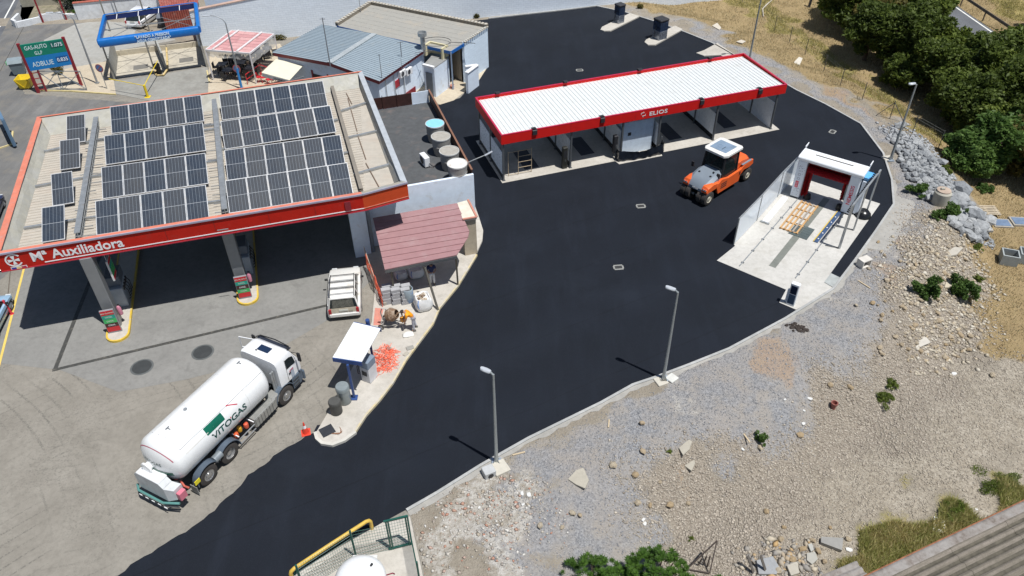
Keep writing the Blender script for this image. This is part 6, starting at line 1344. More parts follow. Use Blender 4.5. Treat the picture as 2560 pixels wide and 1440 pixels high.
# locker, pump bay with orange pumps and guard rails
for s in (-1,1):
    mb=MB(); mb.box(3.15,WB2-.72,s*1.02-.2,s*1.02+.2,.45,1.02); mb.build('side_locker',M('locker_aluminium',(.34,.34,.32),.45,.4),tk,bevel=.02)
    for k in range(7): mb=MB(); x=3.2+k*.2; mb.box(x,x+.15,s*1.24-.012,s*1.24+.012,.48,.98); mb.build('locker_rib',M('locker_aluminium',(0,0,0)),tk)
    for z in (.48,.78): mb=MB(); mb.tube([(2.05,s*1.22,z),(3.1,s*1.22,z)],.03,6); mb.build('guard_rail',M_GALV,tk)
    for x in (2.07,3.08): mb=MB(); mb.beam((x,s*.5,.95),(x,s*1.22,.48 if 0 else .95),.05); mb.build('rail_bracket',M_WHITE,tk)
for k,(x,y,cn) in enumerate(((2.15,-.95,(.60,.10,.03)),(2.5,-.82,(.65,.33,.02)),(2.82,-.95,(.60,.10,.05)))):
    mt=M('pump_paint_%s'%('vermilion','amber','coral')[k],cn,.5); mb=MB(); mb.lathe([(.03,-.16),(.11,-.14),(.13,0),(.11,.12),(.04,.15)],12,o=(x,y,.86),axis='Z'); mb.build('transfer_pump',mt,tk,smooth=True); mb=MB(); mb.tube([(x,y,.86),(x+.12,y+.1,.7),(x+.2,y+.3,.6)],.05,7); mb.build('pump_pipe',mt,tk)
mb=MB(); mb.box(1.95,3.2,-.80,-.45,.62,.98); mb.build('pump_bay',M_CHAS,tk)
TS=Matrix.Translation((1.0,0,.12))
# rear cabinet and bumper
mb=MB(TS); mb.loft([[Vector((x,y,z)) for y,z in((-.78,.62),(.95,.62),(.95,1.55),(.75,1.72),(-.55,1.72),(-.78,1.5))] for x in(-2.98,-2.48)]); mb.build('rear_cabinet',M('cabinet_grey_white',(.55,.57,.58),.4,dirt=((.45,.3,.28),.15,2)),tk)
mb=MB(TS); mb.loft([[Vector((x,y,z)) for y,z in((-.57,1.723),(.77,1.723),(.77,1.735),(-.57,1.735))] for x in(-2.95,-2.45)]); mb.build('cabinet_lid',M_WHITE,tk)
mb=MB(TS); mb.loft([[Vector((x,y,z)) for x,z in((-2.98,1.48),(-2.48,1.48),(-2.48,.62),(-2.98,.62))] if y==-.785 else [Vector((x,y,z)) for x,z in((-2.75,1.25),(-2.30,1.25),(-2.30,.62),(-2.75,.62))] for y in(-.785,-1.08)]); mb.build('cabinet_side',M('cabinet_grey_white',(0,0,0)),tk)
mb=MB(TS); mb.box(-2.72,-2.35,-1.32,-1.10,.62,1.08); mb.build('pink_box',M('faded_pink_box',(.62,.18,.24),.45),tk,bevel=.02)
mb=MB(TS); mb.tube([(-2.2,-.55,1.2),(-2.1,-.75,1.0),(-2.15,-.95,.8),(-2.05,-1.05,.62)],.05,8); mb.build('orange_pipe',M('coral_pipe',(.58,.13,.09),.5),tk)
mtl=M('teal_bumper',(.10,.26,.24),.5,.1)
mb=MB(TS); mb.tube([(-2.92,1.22,.55),(-3.12,.95,.52),(-3.12,-.55,.52),(-2.82,-1.25,.55)],.06,8); mb.build('bumper_tube',mtl,tk)
mb=MB(TS); mb.tube([(-2.95,1.2,.36),(-3.16,.95,.34),(-3.16,-.55,.34),(-2.9,-1.25,.36)],.035,6); mb.build('bumper_bar',M_CHAS,tk)
for k in range(5): mb=MB(TS); mb.box(-3.2,-3.17,-.8+k*.38,-.62+k*.38,.30,.37); mb.build('reflector',M_WHITE,tk)
mb=MB(TS); mb.box(-2.9,-2.0,-.5,.5,.45,.75); mb.build('rear_frame',M_CHAS,tk)
CB0=set(bpy.data.objects)
# cab
cx0=WB2-.95; cx1=WB2+1.30
def cab(x,zf): pass
sec=[]
for x,zt,yw in ((cx0,3.10,1.14),(cx0+.12,3.16,1.16),(cx0+1.35,3.14,1.16),(cx0+1.62,3.02,1.13)):
    sec.append([Vector((x,y,z)) for y,z in ((-yw,1.15),(yw,1.15),(yw,zt-.30),(yw-.10,zt-.08),(yw-.3,zt),(-yw+.3,zt),(-yw+.10,zt-.08),(-yw,zt-.30))])
sec.append([Vector((cx1-.05,y,z)) for y,z in ((-1.10,1.15),(1.10,1.15),(1.12,1.75),(1.12,1.85),(1.1,1.95),(-1.1,1.95),(-1.12,1.85),(-1.12,1.75))])
mb=MB(); mb.loft(sec); mb.build('cab_body',M_CARW,tk,smooth=30)
mb=MB(); mb.loft([[Vector((x,y,z)) for y,z in((-1.14,.45),(1.14,.45),(1.16,1.15),(-1.16,1.15))] for x in(cx1-.75,cx1-.04)]); mb.build('lower_cab',M_FEND,tk,bevel=.03)
mb=MB(); mb.box(cx1-.04,cx1+.10,-1.18,1.18,.35,.95); mb.build('front_bumper',M_FEND,tk,bevel=.04)
mb=MB(); mb.box(cx1-.03,cx1+.03,-1.0,1.0,1.0,1.45); mb.build('grille',M_CHAS,tk)
# windscreen on the sloping front and side windows
a=Vector((cx0+1.66,0,2.93)); b_=Vector((cx1-.02,0,2.02)); nrm_=Vector((.9,0,.42)).normalized()*.015
mb=MB(); mb.add([Vector((b_.x,-1.0,b_.z))+nrm_,Vector((b_.x,1.0,b_.z))+nrm_,Vector((a.x,1.0,a.z))+nrm_,Vector((a.x,-1.0,a.z))+nrm_],[(0,1,2,3)]); mb.build('windscreen',M_GLASS,tk)
for s in(-1,1):
    mb=MB(); y=s*1.172; mb.add([(cx0+.82,y,2.08),(cx0+1.75,y*.985,2.02),(cx0+1.60,y*.99,2.62),(cx0+1.25,y,2.78),(cx0+.82,y,2.80)],[(0,1,2,3,4)]); mb.build('side_window',M_GLASS,tk)
    mb=MB(); mb.box(cx0+.78,cx0+.80,s*1.165-.008,s*1.165+.008,1.2,2.85); mb.build('door_seam',M_CHAS,tk)
    mb=MB(); mb.box(cx0+.90,cx0+1.10,s*1.185-.015,s*1.185+.015,1.62,1.70); mb.build('door_handle',M_TRIM,tk)
    mb=MB(); mb.tube([(cx0+1.70,s*1.12,2.85),(cx0+1.85,s*1.42,2.8)],.02,6); mb.build('mirror_arm',M_TRIM,tk); mb=MB(); mb.box(cx0+1.76,cx0+1.90,s*1.45-.1,s*1.45+.1,2.2,2.85); mb.build('mirror',M_TRIM,tk,bevel=.03)
    fender(WB2,s,r=.64,a0=5,a1=180,w=.28)
    mb=MB(); mb.box(WB2+.60,cx1-.1,s*1.16-.02,s*1.16+.02,.42,1.12); mb.build('step_panel',M_FEND,tk)
    for k in range(3): mb=MB(); mb.box(WB2+.66,WB2+1.05,s*1.19-.015,s*1.19+.02,.5+k*.2,.58+k*.2); mb.build('step',M_CHAS,tk)
mb=MB(); mb.box(cx0+1.12,cx0+1.42,-1.185,-1.172,1.2,1.9); mb.build('grey_door_graphic',M('graphic_grey_blue',(.38,.43,.50),.4),tk)
text('door_lettering','aries',.22,basis((cx0+.98,-1.19,1.75),(1,0,.12),(0,0,1)),M('script_red',(.60,.08,.12),.4),tk.__class__ and None,.006,shear=.4).parent=tk
mb=MB(); mb.box(cx0+.55,cx0+1.1,-.35,.35,3.155,3.19); mb.build('roof_hatch',M('tinted_hatch',(.015,.03,.07),.1,coat=.5),tk,bevel=.02)
mb=MB(); mb.tube([(cx0+1.55,-1.0,3.14),(cx0+1.85,-.9,3.1),(cx0+1.95,0,3.12),(cx0+1.85,.9,3.1),(cx0+1.55,1.0,3.14)],.04,7); mb.build('sun_visor',M_TRIM,tk)
mb=MB(); mb.box(cx0+1.62,cx0+1.9,-1.0,1.0,2.98,3.02); mb.build('visor_blade',M('smoked_visor',(.03,.035,.05),.3),tk)
mb=MB(); mb.cyl((cx0+.45,.3,3.15),(cx0+.45,.3,3.24),.04,n=8); mb.build('beacon_stub',M_TRIM,tk)
# open far door
mb=MB(Matrix.Translation((cx0+1.55,1.18,0))@Matrix.Rotation(R(118),4,'Z')); mb.box(-0.0,.05,-.02,.02,1.2,2.0)
dm=Matrix.Translation((cx0+1.60,1.18,0))@Matrix.Rotation(R(110),4,'Z')
mb=MB(dm); mb.box(0,.95,-.03,.03,1.2,2.0); mb.build('open_door',M_CARW,tk)
mb=MB(dm); mb.beam((.03,0,2.0),(.03,0,2.75),.06); mb.beam((.03,0,2.75),(.92,0,2.78),.06); mb.beam((.92,0,2.78),(.92,0,2.0),.06); mb.build('door_window_frame',M_CARW,tk)
for o in set(bpy.data.objects)-CB0:
    if o.type!='MESH' or o.name.split('.')[0] in ('fender','step','step_panel'): continue
    lowp=o.name.split('.')[0] in ('lower_cab','front_bumper','grille')
    for v in o.data.vertices:
        v.co.x=v.co.x+.15 if lowp else (WB2-.12)+(v.co.x-cx0)*(1.57/2.25)
        if v.co.z>1.15: v.co.z=1.15+(v.co.z-1.15)*.86
cx0=WB2-.12
for x in (cx0-.22,cx0-.1): mb=MB(); mb.cyl((x,-.9,.9),(x,-.9,2.3),.06,n=8); mb.build('exhaust_stack',M_GALV,tk)
mb=MB(); mb.box(cx0-.75,cx0-.2,-1.15,-.6,.55,1.05); mb.build('fuel_tank',M('locker_aluminium',(0,0,0)),tk,bevel=.05)
# ---- generic hatchback/estate by cross sections
def car(name,lab,cat,o,az,L,Wd,H,paint,bon=.9,rear=.35,roofrails=False,grp=None,plate=None,van=False):
    """local x forward; origin at centre on the ground"""
    t=thing(name,lab,cat,(o.x,o.y,0.0),az,grp); hw=Wd/2; x0,x1=-L/2,L/2
    bz=H*.55; secs=[]
    P=[(x0,.30,.62,.90),(x0+.06,.24,bz*.98,.96),(x0+.5,.20,bz*1.02,1.0),(0,.20,bz*1.03,1.0),(x1-bon-.1,.20,bz*1.0,1.0),(x1-.35,.22,bz*.86,.96),(x1-.08,.26,bz*.70,.88),(x1,.32,bz*.55,.80)]
    for x,z0,z1,k in P:
        w=hw*k; secs.append([Vector((x,y,z)) for y,z in ((-w*.92,z0),(w*.92,z0),(w,z0+.12),(w,z1*.72),(w*.96,z1-.04),(w*.86,z1),(-w*.86,z1),(-w*.96,z1-.04),(-w,z1*.72),(-w,z0+.12))])
    loft_body(t,'body',secs,paint,smooth=35)
    # greenhouse
    gx0,gx1,rx0,rx1=x0+.08,x1-bon-.02,x0+rear,x1-bon-.78
    def ring(x,w,z): return [Vector((x,y,z))for y in(-w,w)]
    lo=[Vector((gx0,-hw*.86,bz)),Vector((gx1,-hw*.84,bz*.99)),Vector((gx1,hw*.84,bz*.99)),Vector((gx0,hw*.86,bz))]
    hi=[Vector((rx0,-hw*.72,H-.05)),Vector((rx1,-hw*.72,H-.06)),Vector((rx1,hw*.72,H-.06)),Vector((rx0,hw*.72,H-.05))]
    mb=MB(); mb.loft([lo,hi],caps=False); mb.build('glasshouse',M_GLASS,t)
    rf=[]
    for x,w,z in ((rx0-.06,hw*.70,H-.07),(rx0+.15,hw*.74,H-.0),((rx0+rx1)/2,hw*.76,H+.02),(rx1-.15,hw*.74,H-.0),(rx1+.06,hw*.70,H-.07)):
        rf.append([Vector((x,y,zz)) for y,zz in((-w,z-.06),(w,z-.06),(w*.9,z),(-w*.9,z))])
    loft_body(t,'roof',rf,paint,smooth=30)
    n_=4
    for s in(-1,1):
        pl_=[0,.36,.68,1.0]
        for q in pl_:
            a=lo[0].lerp(lo[1],q) if s<0 else lo[3].lerp(lo[2],q); b_=hi[0].lerp(hi[1],q) if s<0 else hi[3].lerp(hi[2],q)
            mb=MB(); mb.beam(a,b_,.09 if q in(0,1.0) else .06,.05); mb.build('pillar',paint,t)
        mb=MB(); mb.box(gx1-.35,gx1-.2,s*(hw+.02)-.0 if s<0 else hw-.0,s*(hw+.02)+.0 if s>0 else -hw+.0,0,.01) 
        mb=MB(); mb.cbox((gx1-.32,s*(hw+.08),bz+.06),.1,.18,.12); mb.build('mirror',M_TRIM,t,bevel=.02)
        mb=MB(); mb.cbox((x0+.04,s*hw*.80,bz*.80),.10,.16,.34); mb.build('tail_lamp',M('tail_lamp_red',(.40,.02,.03),.2),t)
        mb=MB(); mb.cbox((x1-.16,s*hw*.66,bz*.66),.2,.3,.13); mb.build('headlight',M('lamp_glass',(.55,.58,.6),.1),t)
        for x in (x0+L*.19,x1-L*.2): wheel(t,(x,s*(hw-.11),.31),.31,.20,s)
        mb=MB(); mb.box(x0+.3,x1-.5,s*(hw+.008)-.008,s*(hw+.008)+.008,.52,.60); mb.build('side_moulding',M_TRIM,t)
    mb=MB(); mb.box(x0-.05,x0+.06,-hw*.86,hw*.86,.34,.56); mb.build('rear_bumper',paint,t,bevel=.03)
    mb=MB(); mb.cbox((x0-.012,0,.78),.02,.5,.12); mb.build('number_plate',M('plate_white',(.6,.6,.55),.5),t)
    if roofrails:
        for s in(-1,1):
            mb=MB(); mb.tube([(rx0+.05,s*hw*.70,H-.01),(rx0+.12,s*hw*.70,H+.07),(rx1-.1,s*hw*.70,H+.07),(rx1-.02,s*hw*.70,H-.01)],.018,6); mb.build('roof_rail',M_TRIM,t)
        for k,q in enumerate((.05,.30,.36,.62,.68,.95)):
            x=rx0+.1+(rx1-rx0-.2)*q; mb=MB(); mb.beam((x,-hw*.70,H+.09),(x,hw*.70,H+.09),.035,.025); mb.build('roof_bar',M_TRIM if k%2 else M_GALV,t)
    return t,lo,hi
vr=(at(822,798)+at(900,790))/2; vf=(at(838,682)+at(905,676))/2; vaz=math.atan2((at(905,690)-at(897,795)).y,(at(905,690)-at(897,795)).x)
vd=Vector((math.cos(vaz),math.sin(vaz),0)); vl=4.15; vc=at(860,800)+vd*(vl/2-.05)
vt,lo,hi=car('estate_car','dusty white estate car with roof bars parked under the canopy edge','car',vc,R(98),vl,1.92,1.6,M('dusty_white_paint',(.72,.71,.68),.35,var=.04,coat=.3,dirt=((.52,.45,.34),.25,1.6)),bon=1.12,rear=.22,roofrails=True)
mb=MB(); mb.add([(-vl/2+.035,-.60,.98),(-vl/2+.035,.60,.98),(-vl/2+.155,.56,1.42),(-vl/2+.155,-.56,1.42)],[(0,1,2,3)]); mb.build('rear_window',M('dusty_rear_glass',(.10,.10,.085),.3,var=.4,scale=5),vt)
mb=MB(); mb.add([(-vl/2+.0,-.72,.62),(-vl/2+.0,.72,.62),(-vl/2+.03,.72,.95),(-vl/2+.03,-.72,.95)],[(0,1,2,3)]); mb.build('dusty_tailgate',M('dusty_tailgate_paint',(.50,.45,.35),.6,var=.15,scale=4),vt)
text('finger_writing','Kalc',.13,basis((-vl/2-.022,-.28,.66),(0,-1,0),(0,0,1)),M_DARK,None,.003).parent=vt
# parked white hatchback behind the jet wash
c=at(341,68); car('parked_hatchback','white hatchback parked behind the blue jet wash frame','car',c+Vector((.4,1.4,0)),R(80),4.1,1.8,1.5,M_CARW,rear=.5)
# vehicles cut by the left picture edge
c=at(-22,812); car('blue_hatchback','pale blue car at the left picture edge near the red bollard','car',c,R(99),4.0,1.7,1.45,M('pale_blue_paint',(.30,.45,.60),.25,coat=.6),rear=.5)
c=at(-45,668); car('grey_car','dark grey car nose at the left picture edge under the canopy corner','car',c+Vector((.15,.1,0)),R(10),4.1,1.7,1.4,M('dark_grey_paint',(.10,.11,.12),.25,coat=.6),rear=.5)
c=at(-30,548); car('navy_car','navy blue car at the left picture edge behind the canopy','car',c,R(105),4.2,1.75,1.45,M('navy_paint',(.01,.02,.09),.2,coat=.6),rear=.5)
c=at(52,-22); car('dark_van','dark vehicle at the top edge beside the street','car',c,R(14),4.2,1.75,1.5,M('near_black_paint',(.015,.015,.02),.2,coat=.6),rear=.5)
# dark trailer / dumpster inside the jet wash area
c=at(440,62); t=thing('covered_trailer','dark grey box trailer with a flat cover behind the jet wash','trailer',(c.x,c.y,0),.27); mb=MB(); mb.box(-1.5,1.5,-.75,.75,.4,1.05); mb.build('box',M('trailer_grey',(.07,.08,.10),.5),t,bevel=.03); mb=MB(); mb.box(-1.53,1.53,-.78,.78,1.053,1.10); mb.build('cover',M('trailer_cover',(.16,.18,.21),.5),t)
for s in(-1,1): wheel(t,(0,s*.85,.28),.28,.18,s)
mb=MB(); mb.beam((-1.5,0,.42),(-2.5,0,.42),.08); mb.build('drawbar',M_GALV,t)
# ---- pneumatic tyre roller. local x = forward (towards the camera, lower left)
rb=at(1779,508); rk=at(1868,452); raz=math.atan2((rb-rk).y,(rb-rk).x)
rc=(rb+rk)/2+Vector((math.sin(raz),-math.cos(raz),0))*0
rl_=Vector((-math.sin(raz),math.cos(raz),0))   # left of heading is +y; the visible side (right in the photo) is local +y
rc=(rb+rk)/2-rl_*.92
rc+=rl_*-.12+Vector((math.cos(raz),math.sin(raz),0))*.22
ro=thing('road_roller','orange pneumatic road roller with white cab roof on the new asphalt','road roller',(rc.x,rc.y,.012),raz)
mo=M('roller_orange',(.80,.13,.025),.35,var=.04,coat=.3,dirt=((.5,.2,.1),.1,2)); mgr=M('roller_grey',(.20,.235,.275),.4,var=.06); mcon=M('roller_white',(.75,.74,.70),.4); rimc=M('cream_rim',(.50,.47,.38),.6,dirt=((.2,.18,.14),.3,5))
half=((rb-rk).length)/2
for k in range(4):
    y=(-.80,-.42,.42,.80)[k]; wheel(ro,(half,y,.47),.47,.34,1 if k>1 else -1,rimc,.55,'front_wheel')
for k in range(4):
    y=-.75+k*.5; wheel(ro,(-half,y,.45),.45,.34,1 if k>1 else -1,rimc,.55,'rear_wheel')
ro.scale=(1.09,1.09,1.09)
# side frames
for s in(-1,1):
    mb=MB(); pts=[(1.15,.42),(1.45,1.08),(.95,1.40),(.2,1.22),(-1.1,1.28),(-1.35,1.45),(-2.35,1.50),(-2.42,1.15),(-2.0,1.05),(-1.45,1.08),(-1.1,.85),(-1.05,.42)]
    mb.loft([[Vector((x,s*y,z)) for x,z in pts] for y in(.78,.93)]); mb.build('side_frame',mo,ro,bevel=.02)
    for z in (1.0,.86,.72): mb=MB(); mb.box(.35,.95,s*.935-.006,s*.935+.006,z,z+.06); mb.build('vent_slot',M_TRIM,ro)
    mb=MB(); mb.box(-1.02,-.94,s*.945-.012,s*.945+.02,.95,1.15); mb.build('handle',M_TRIM,ro)
mb=MB(); mb.box(-1.7,1.2,-.775,.775,.55,1.2); mb.build('ballast_body',M('roller_dark_body',(.03,.03,.032),.5),ro)
# front hood, grey, sloping
hs=[]
for x,w,z0,z1 in ((.55,.66,1.0,1.78),(1.1,.78,1.0,1.72),(1.75,.80,.95,1.52),(2.2,.72,.92,1.28),(2.36,.60,.88,1.05)):
    hs.append([Vector((x,y,z)) for y,z in((-w,z0),(w,z0),(w,z1-.16),(w*.72,z1),(-w*.72,z1),(-w,z1-.16))])
mb=MB(); mb.loft(hs); mb.build('hood',mgr,ro,smooth=28)
for s in(-1,1):
    mb=MB(); mb.loft([[Vector((x,y,z)) for y,z in ((s*.50,z0),(s*.92,z0),(s*.92,z1-.08),(s*.78,z1),(s*.50,z1))] for x,z0,z1 in ((1.2,.95,1.30),(1.75,.93,1.40),(2.25,.90,1.30),(2.38,.92,1.08))]); mb.build('light_pod',mo,ro,smooth=30)
    for y in(.64,.80):
        mb=MB(); mb.cyl((2.36,s*y,1.12),(2.42,s*y,1.12),.085,n=14); mb.build('headlight',M('headlight_red_rim',(.55,.15,.10),.2),ro); mb=MB(); mb.cyl((2.421,s*y,1.12),(2.428,s*y,1.12),.055,n=12); mb.build('lens',M('lamp_glass',(0,0,0)),ro)
    mb=MB(); mb.cyl((1.5,s*.42,1.56),(1.5,s*.42,1.63),.07,n=10); mb.build('hood_cap',M_TRIM,ro)
text('maker_lettering','HAMM',.15,basis((2.40,.25,.95),(0,-1,0),(-.2,0,1)),M_WHITE,None,.01) .parent=ro
mb=MB(); mb.loft([[Vector((x,y,z)) for y,z in((-.9,.40),(-.06 ,.40),(-.06,.52),(-.9,.52))] for x in(2.2,2.26)]); mb.build('scraper_beam',M_GALV,ro); mb=MB(); mb.loft([[Vector((x,y,z)) for y,z in((.06,.40),(.9,.40),(.9,.52),(.06,.52))] for x in(2.2,2.26)]); mb.build('scraper_beam',M_GALV,ro)
# rear engine hood
hs=[]
for x,w,z1 in ((-.80,.66,1.78),(-1.3,.76,1.92),(-1.95,.76,1.84),(-2.3,.70,1.58),(-2.48,.62,1.25)): hs.append([Vector((x,y,z)) for y,z in((-w,1.05),(w,1.05),(w,z1-.18),(w*.7,z1),(-w*.7,z1),(-w,z1-.18))])
mb=MB(); mb.loft(hs); mb.build('engine_hood',mo,ro,smooth=28)
for s in(-1,1): mb=MB(); mb.box(-2.2,-1.2,s*.86-.07,s*.86+.07,1.505,1.53); mb.build('grey_deck',mgr,ro)
# cab: frame, glass, roof
cxa,cxb=-.78,.62; zc0,zc1=1.22,2.75
for x in (cxa,cxb):
    for s in(-1,1):
        mb=MB(); xb=x+(.18 if x>0 else -.0); mb.beam((xb,s*.76,zc0),(x,s*.70,zc1),.09,.09); mb.build('cab_pillar',M_TRIM,ro)
mb=MB(); mb.add([(cxb+.17,-.72,zc0+.1),(cxb+.17,.72,zc0+.1),(cxb+.0,.66,zc1),(cxb+.0,-.66,zc1)],[(0,1,2,3)]); mb.build('windscreen',M('cab_glass',(.015,.022,.022),.06,alpha=.82),ro)
for s in(-1,1):
    mb=MB(); mb.add([(cxa,s*.765,zc0),(cxb+.17,s*.765,zc0),(cxb,s*.70,zc1),(cxa,s*.70,zc1)],[(0,1,2,3)]); mb.build('side_glass',MATS['cab_glass'],ro)
mb=MB(); mb.add([(cxa,-.76,zc0),(cxa,.76,zc0),(cxa,.70,zc1),(cxa,-.70,zc1)],[(0,1,2,3)]); mb.build('rear_glass',MATS['cab_glass'],ro)
mb=MB(); mb.box(-.55,-.05,-.25,.25,1.2,1.65); mb.box(-.60,-.5,-.25,.25,1.65,2.1); mb.build('seat',M('seat_black',(.03,.03,.03),.6),ro)
mb=MB(); mb.cyl((.3,0,1.25),(.2,0,1.8),.03,n=6); mb.build('steering_column',M_TRIM,ro)
rp_=[(-1.02,-.70),(-.9,-.86),(.62,-.86),(.86,-.70),(.86,.70),(.62,.86),(-.9,.86),(-1.02,.70)]
mb=MB(); mb.loft([[Vector((x,y,zc1)) for x,y in rp_],[Vector((x,y,zc1+.13)) for x,y in rp_],[Vector((x*.9,y*.9,zc1+.17)) for x,y in rp_]]); mb.build('cab_roof',mcon,ro,smooth=25)
mb=MB(); mb.box(-.62,.55,-.60,.60,zc1+.172,zc1+.19); mb.build('roof_panel',M('roof_panel_blue_grey',(.20,.27,.36),.3),ro)
mb=MB(); mb.box(-.05,.35,.15,.17,zc1+.195,zc1+.215); mb.build('aerial',M_TRIM,ro)
mb=MB(); mb.tube([(1.0,-.8,1.3),(1.15,-1.15,1.6)],.02,6); mb.build('mirror_arm',M_TRIM,ro); mb=MB(); mb.cbox((1.17,-1.2,1.68),.08,.16,.34); mb.build('mirror',M_TRIM,ro); mb=MB(); mb.cbox((1.15,.74,1.62),.08,.2,.3); mb.build('mirror',M_TRIM,ro)
mb=MB(); mb.tube([(1.15,.35,1.5),(1.15,.35,1.75),(1.22,.45,1.78)],.04,7); mb.build('work_lamp',M_TRIM,ro)
# ============================================================ ISLAND PROPS
PV=.141
# small dispenser shelter with white tilted roof on a blue post
sz_=2.55; s4=[at(833,903,sz_),at(905,914,sz_-.05),at(953,824,sz_+.1),at(885,807,sz_+.15)]
s4=[at(832,895,2.6),at(905,906,2.6),at(952,823,2.75),at(884,807,2.75)]
st=thing('dispenser_shelter','small white sheet roof on a dark blue post over the side dispenser','shelter',(at(886,997).x,at(886,997).y,PV)); mns=M('navy_steel',(.03,.07,.22),.45)
mwr=M('white_rust_streaked_sheet',(.74,.76,.77),.5,streak=((.55,.42,.32),.35,6,.5))
n=7
for k in range(n):
    a,b_=s4[0].lerp(s4[1],k/n),s4[0].lerp(s4[1],(k+.97)/n); c,d=s4[3].lerp(s4[2],(k+.97)/n),s4[3].lerp(s4[2],k/n)
    mb=MB(); mb.add([a,b_,c,d,a+ZU*.05,b_+ZU*.05,c+ZU*.05,d+ZU*.05],[(0,3,2,1),(4,5,6,7),(0,1,5,4),(1,2,6,5),(2,3,7,6),(3,0,4,7)]); mb.build('roof_sheet',mwr,st,world=True)
for a,b_ in ((0,1),(3,2)):
    mb=MB(); d=(s4[b_]-s4[a]).normalized(); mb.beam(s4[a]-ZU*.08+ (Vector((d.y,-d.x,0))*(.03 if a==0 else -.03)),s4[b_]-ZU*.08+(Vector((d.y,-d.x,0))*(.03 if a==0 else -.03)),.05,.24); mb.build('edge_beam',mns,st,world=True)
for px,tp_ in (((886,995),.5),((0,0),0)):
    if tp_:
        p=at(*px,PV); mb=MB(); mb.beam(p,(p.x,p.y,2.55),.11,.11); mb.build('post',mns,st,world=True); mb=MB(); mb.cbox(p+ZU*.03,.34,.34,.05); mb.build('base_plate',mns,st,world=True)
p=(s4[2]+s4[3])/2; mb=MB(); mb.beam((p.x,p.y,PV),(p.x,p.y,2.6),.11,.11); mb.build('post',mns,st,world=True)
mb=MB(); mb.cyl((p.x,p.y+.25,2.5),(p.x,p.y+.25,2.95),.11,n=10); mb.build('post_cap',mns,st,world=True)
c=at(925,945,PV); t=thing('side_dispenser','grey and white fuel dispenser with hanging hoses under the small shelter','fuel pump',c,R(62)); 
mb=MB(); mb.box(-.33,.33,-.28,.28,0,1.0); mb.build('cabinet',M('dispenser_white',(.60,.60,.62),.4),t,bevel=.02); mb=MB(); mb.box(-.34,.34,-.29,.29,1.003,1.5); mb.build('head',M('dispenser_grey',(.20,.25,.32),.4),t,bevel=.03)
for k in range(3):
    mb=MB(); y=.30+k*.03; mb.tube([(-.2+k*.1,.30,1.2),(-.3+k*.1,.48,.9),(-.25+k*.1,.52,.35),(-.1+k*.08,.42,.15),(.0+k*.05,.40,.6),(-.02,.3,.95)],.02,6); mb.build('hose',M_BLK,t)
mb=MB(); mb.box(-.36,-.338,-.15,.15,.5,.8); mb.build('keypad',M_DARK,t)
bin_((863,1003),1.15,.33,M('bin_grey_steel',(.28,.32,.33),.4,.3),'tall grey metal litter bin beside the blue shelter post',z=PV); bin_((842,1030),.85,.30,M('bin_charcoal',(.07,.07,.065),.6),'short charcoal litter bin at the edge of the filling island',z=PV)
t=thing('open_inspection_chamber','open square inspection chamber with a dark pit near the island tip','inspection chamber',at(818,1077,PV+.002)); mb=MB(); mb.box(-.33,.33,-.30,.30,0,.02); mb.build('pit_shade_plate',M('pit_black',(.025,.028,.035),.6),t); t.rotation_euler=(0,0,.6)  # flat black plate stands in for the darkness inside the open pit
for k in range(4): mb=MB(); mb.tube([(.1,-.3,.03),(.35+k*.06,-.55,.05),(.6,-.45+k*.1,.04)],.012,5); mb.build('bent_rebar',M('rusty_wire',(.28,.14,.08),.8),t)
# cone
c=at(765,1082); t=thing('traffic_cone','orange and white traffic cone standing in the yard by the island tip','traffic cone',(c.x,c.y,0),.3); mcn=M('cone_orange',(.70,.06,.03),.5)
mb=MB(); mb.box(-.22,.22,-.22,.22,0,.04); mb.build('base',mcn,t); mb=MB(); mb.cyl((0,0,.04),(0,0,.38),.17,.09,n=16); mb.build('lower_cone',mcn,t,smooth=True); mb=MB(); mb.cyl((0,0,.382),(0,0,.56),.089,.062,n=16); mb.build('white_band',M_WHITE,t,smooth=True); mb=MB(); mb.cyl((0,0,.562),(0,0,.78),.061,.022,n=16); mb.build('upper_cone',mcn,t,smooth=True)
c=at(30,785); t=thing('red_bollard','leaning red bollard on the yellow line at the left edge','bollard',(c.x,c.y,0)); mb=MB(); mb.cyl((0,0,0),(-.12,.05,1.0),.07,n=12); mb.build('shaft',M('bollard_red',(.60,.04,.06),.5),t,smooth=True); mb=MB(); mb.cyl((0,0,0),(0,0,.03),.12,n=12); mb.build('foot',M('bollard_red',(0,0,0)),t)
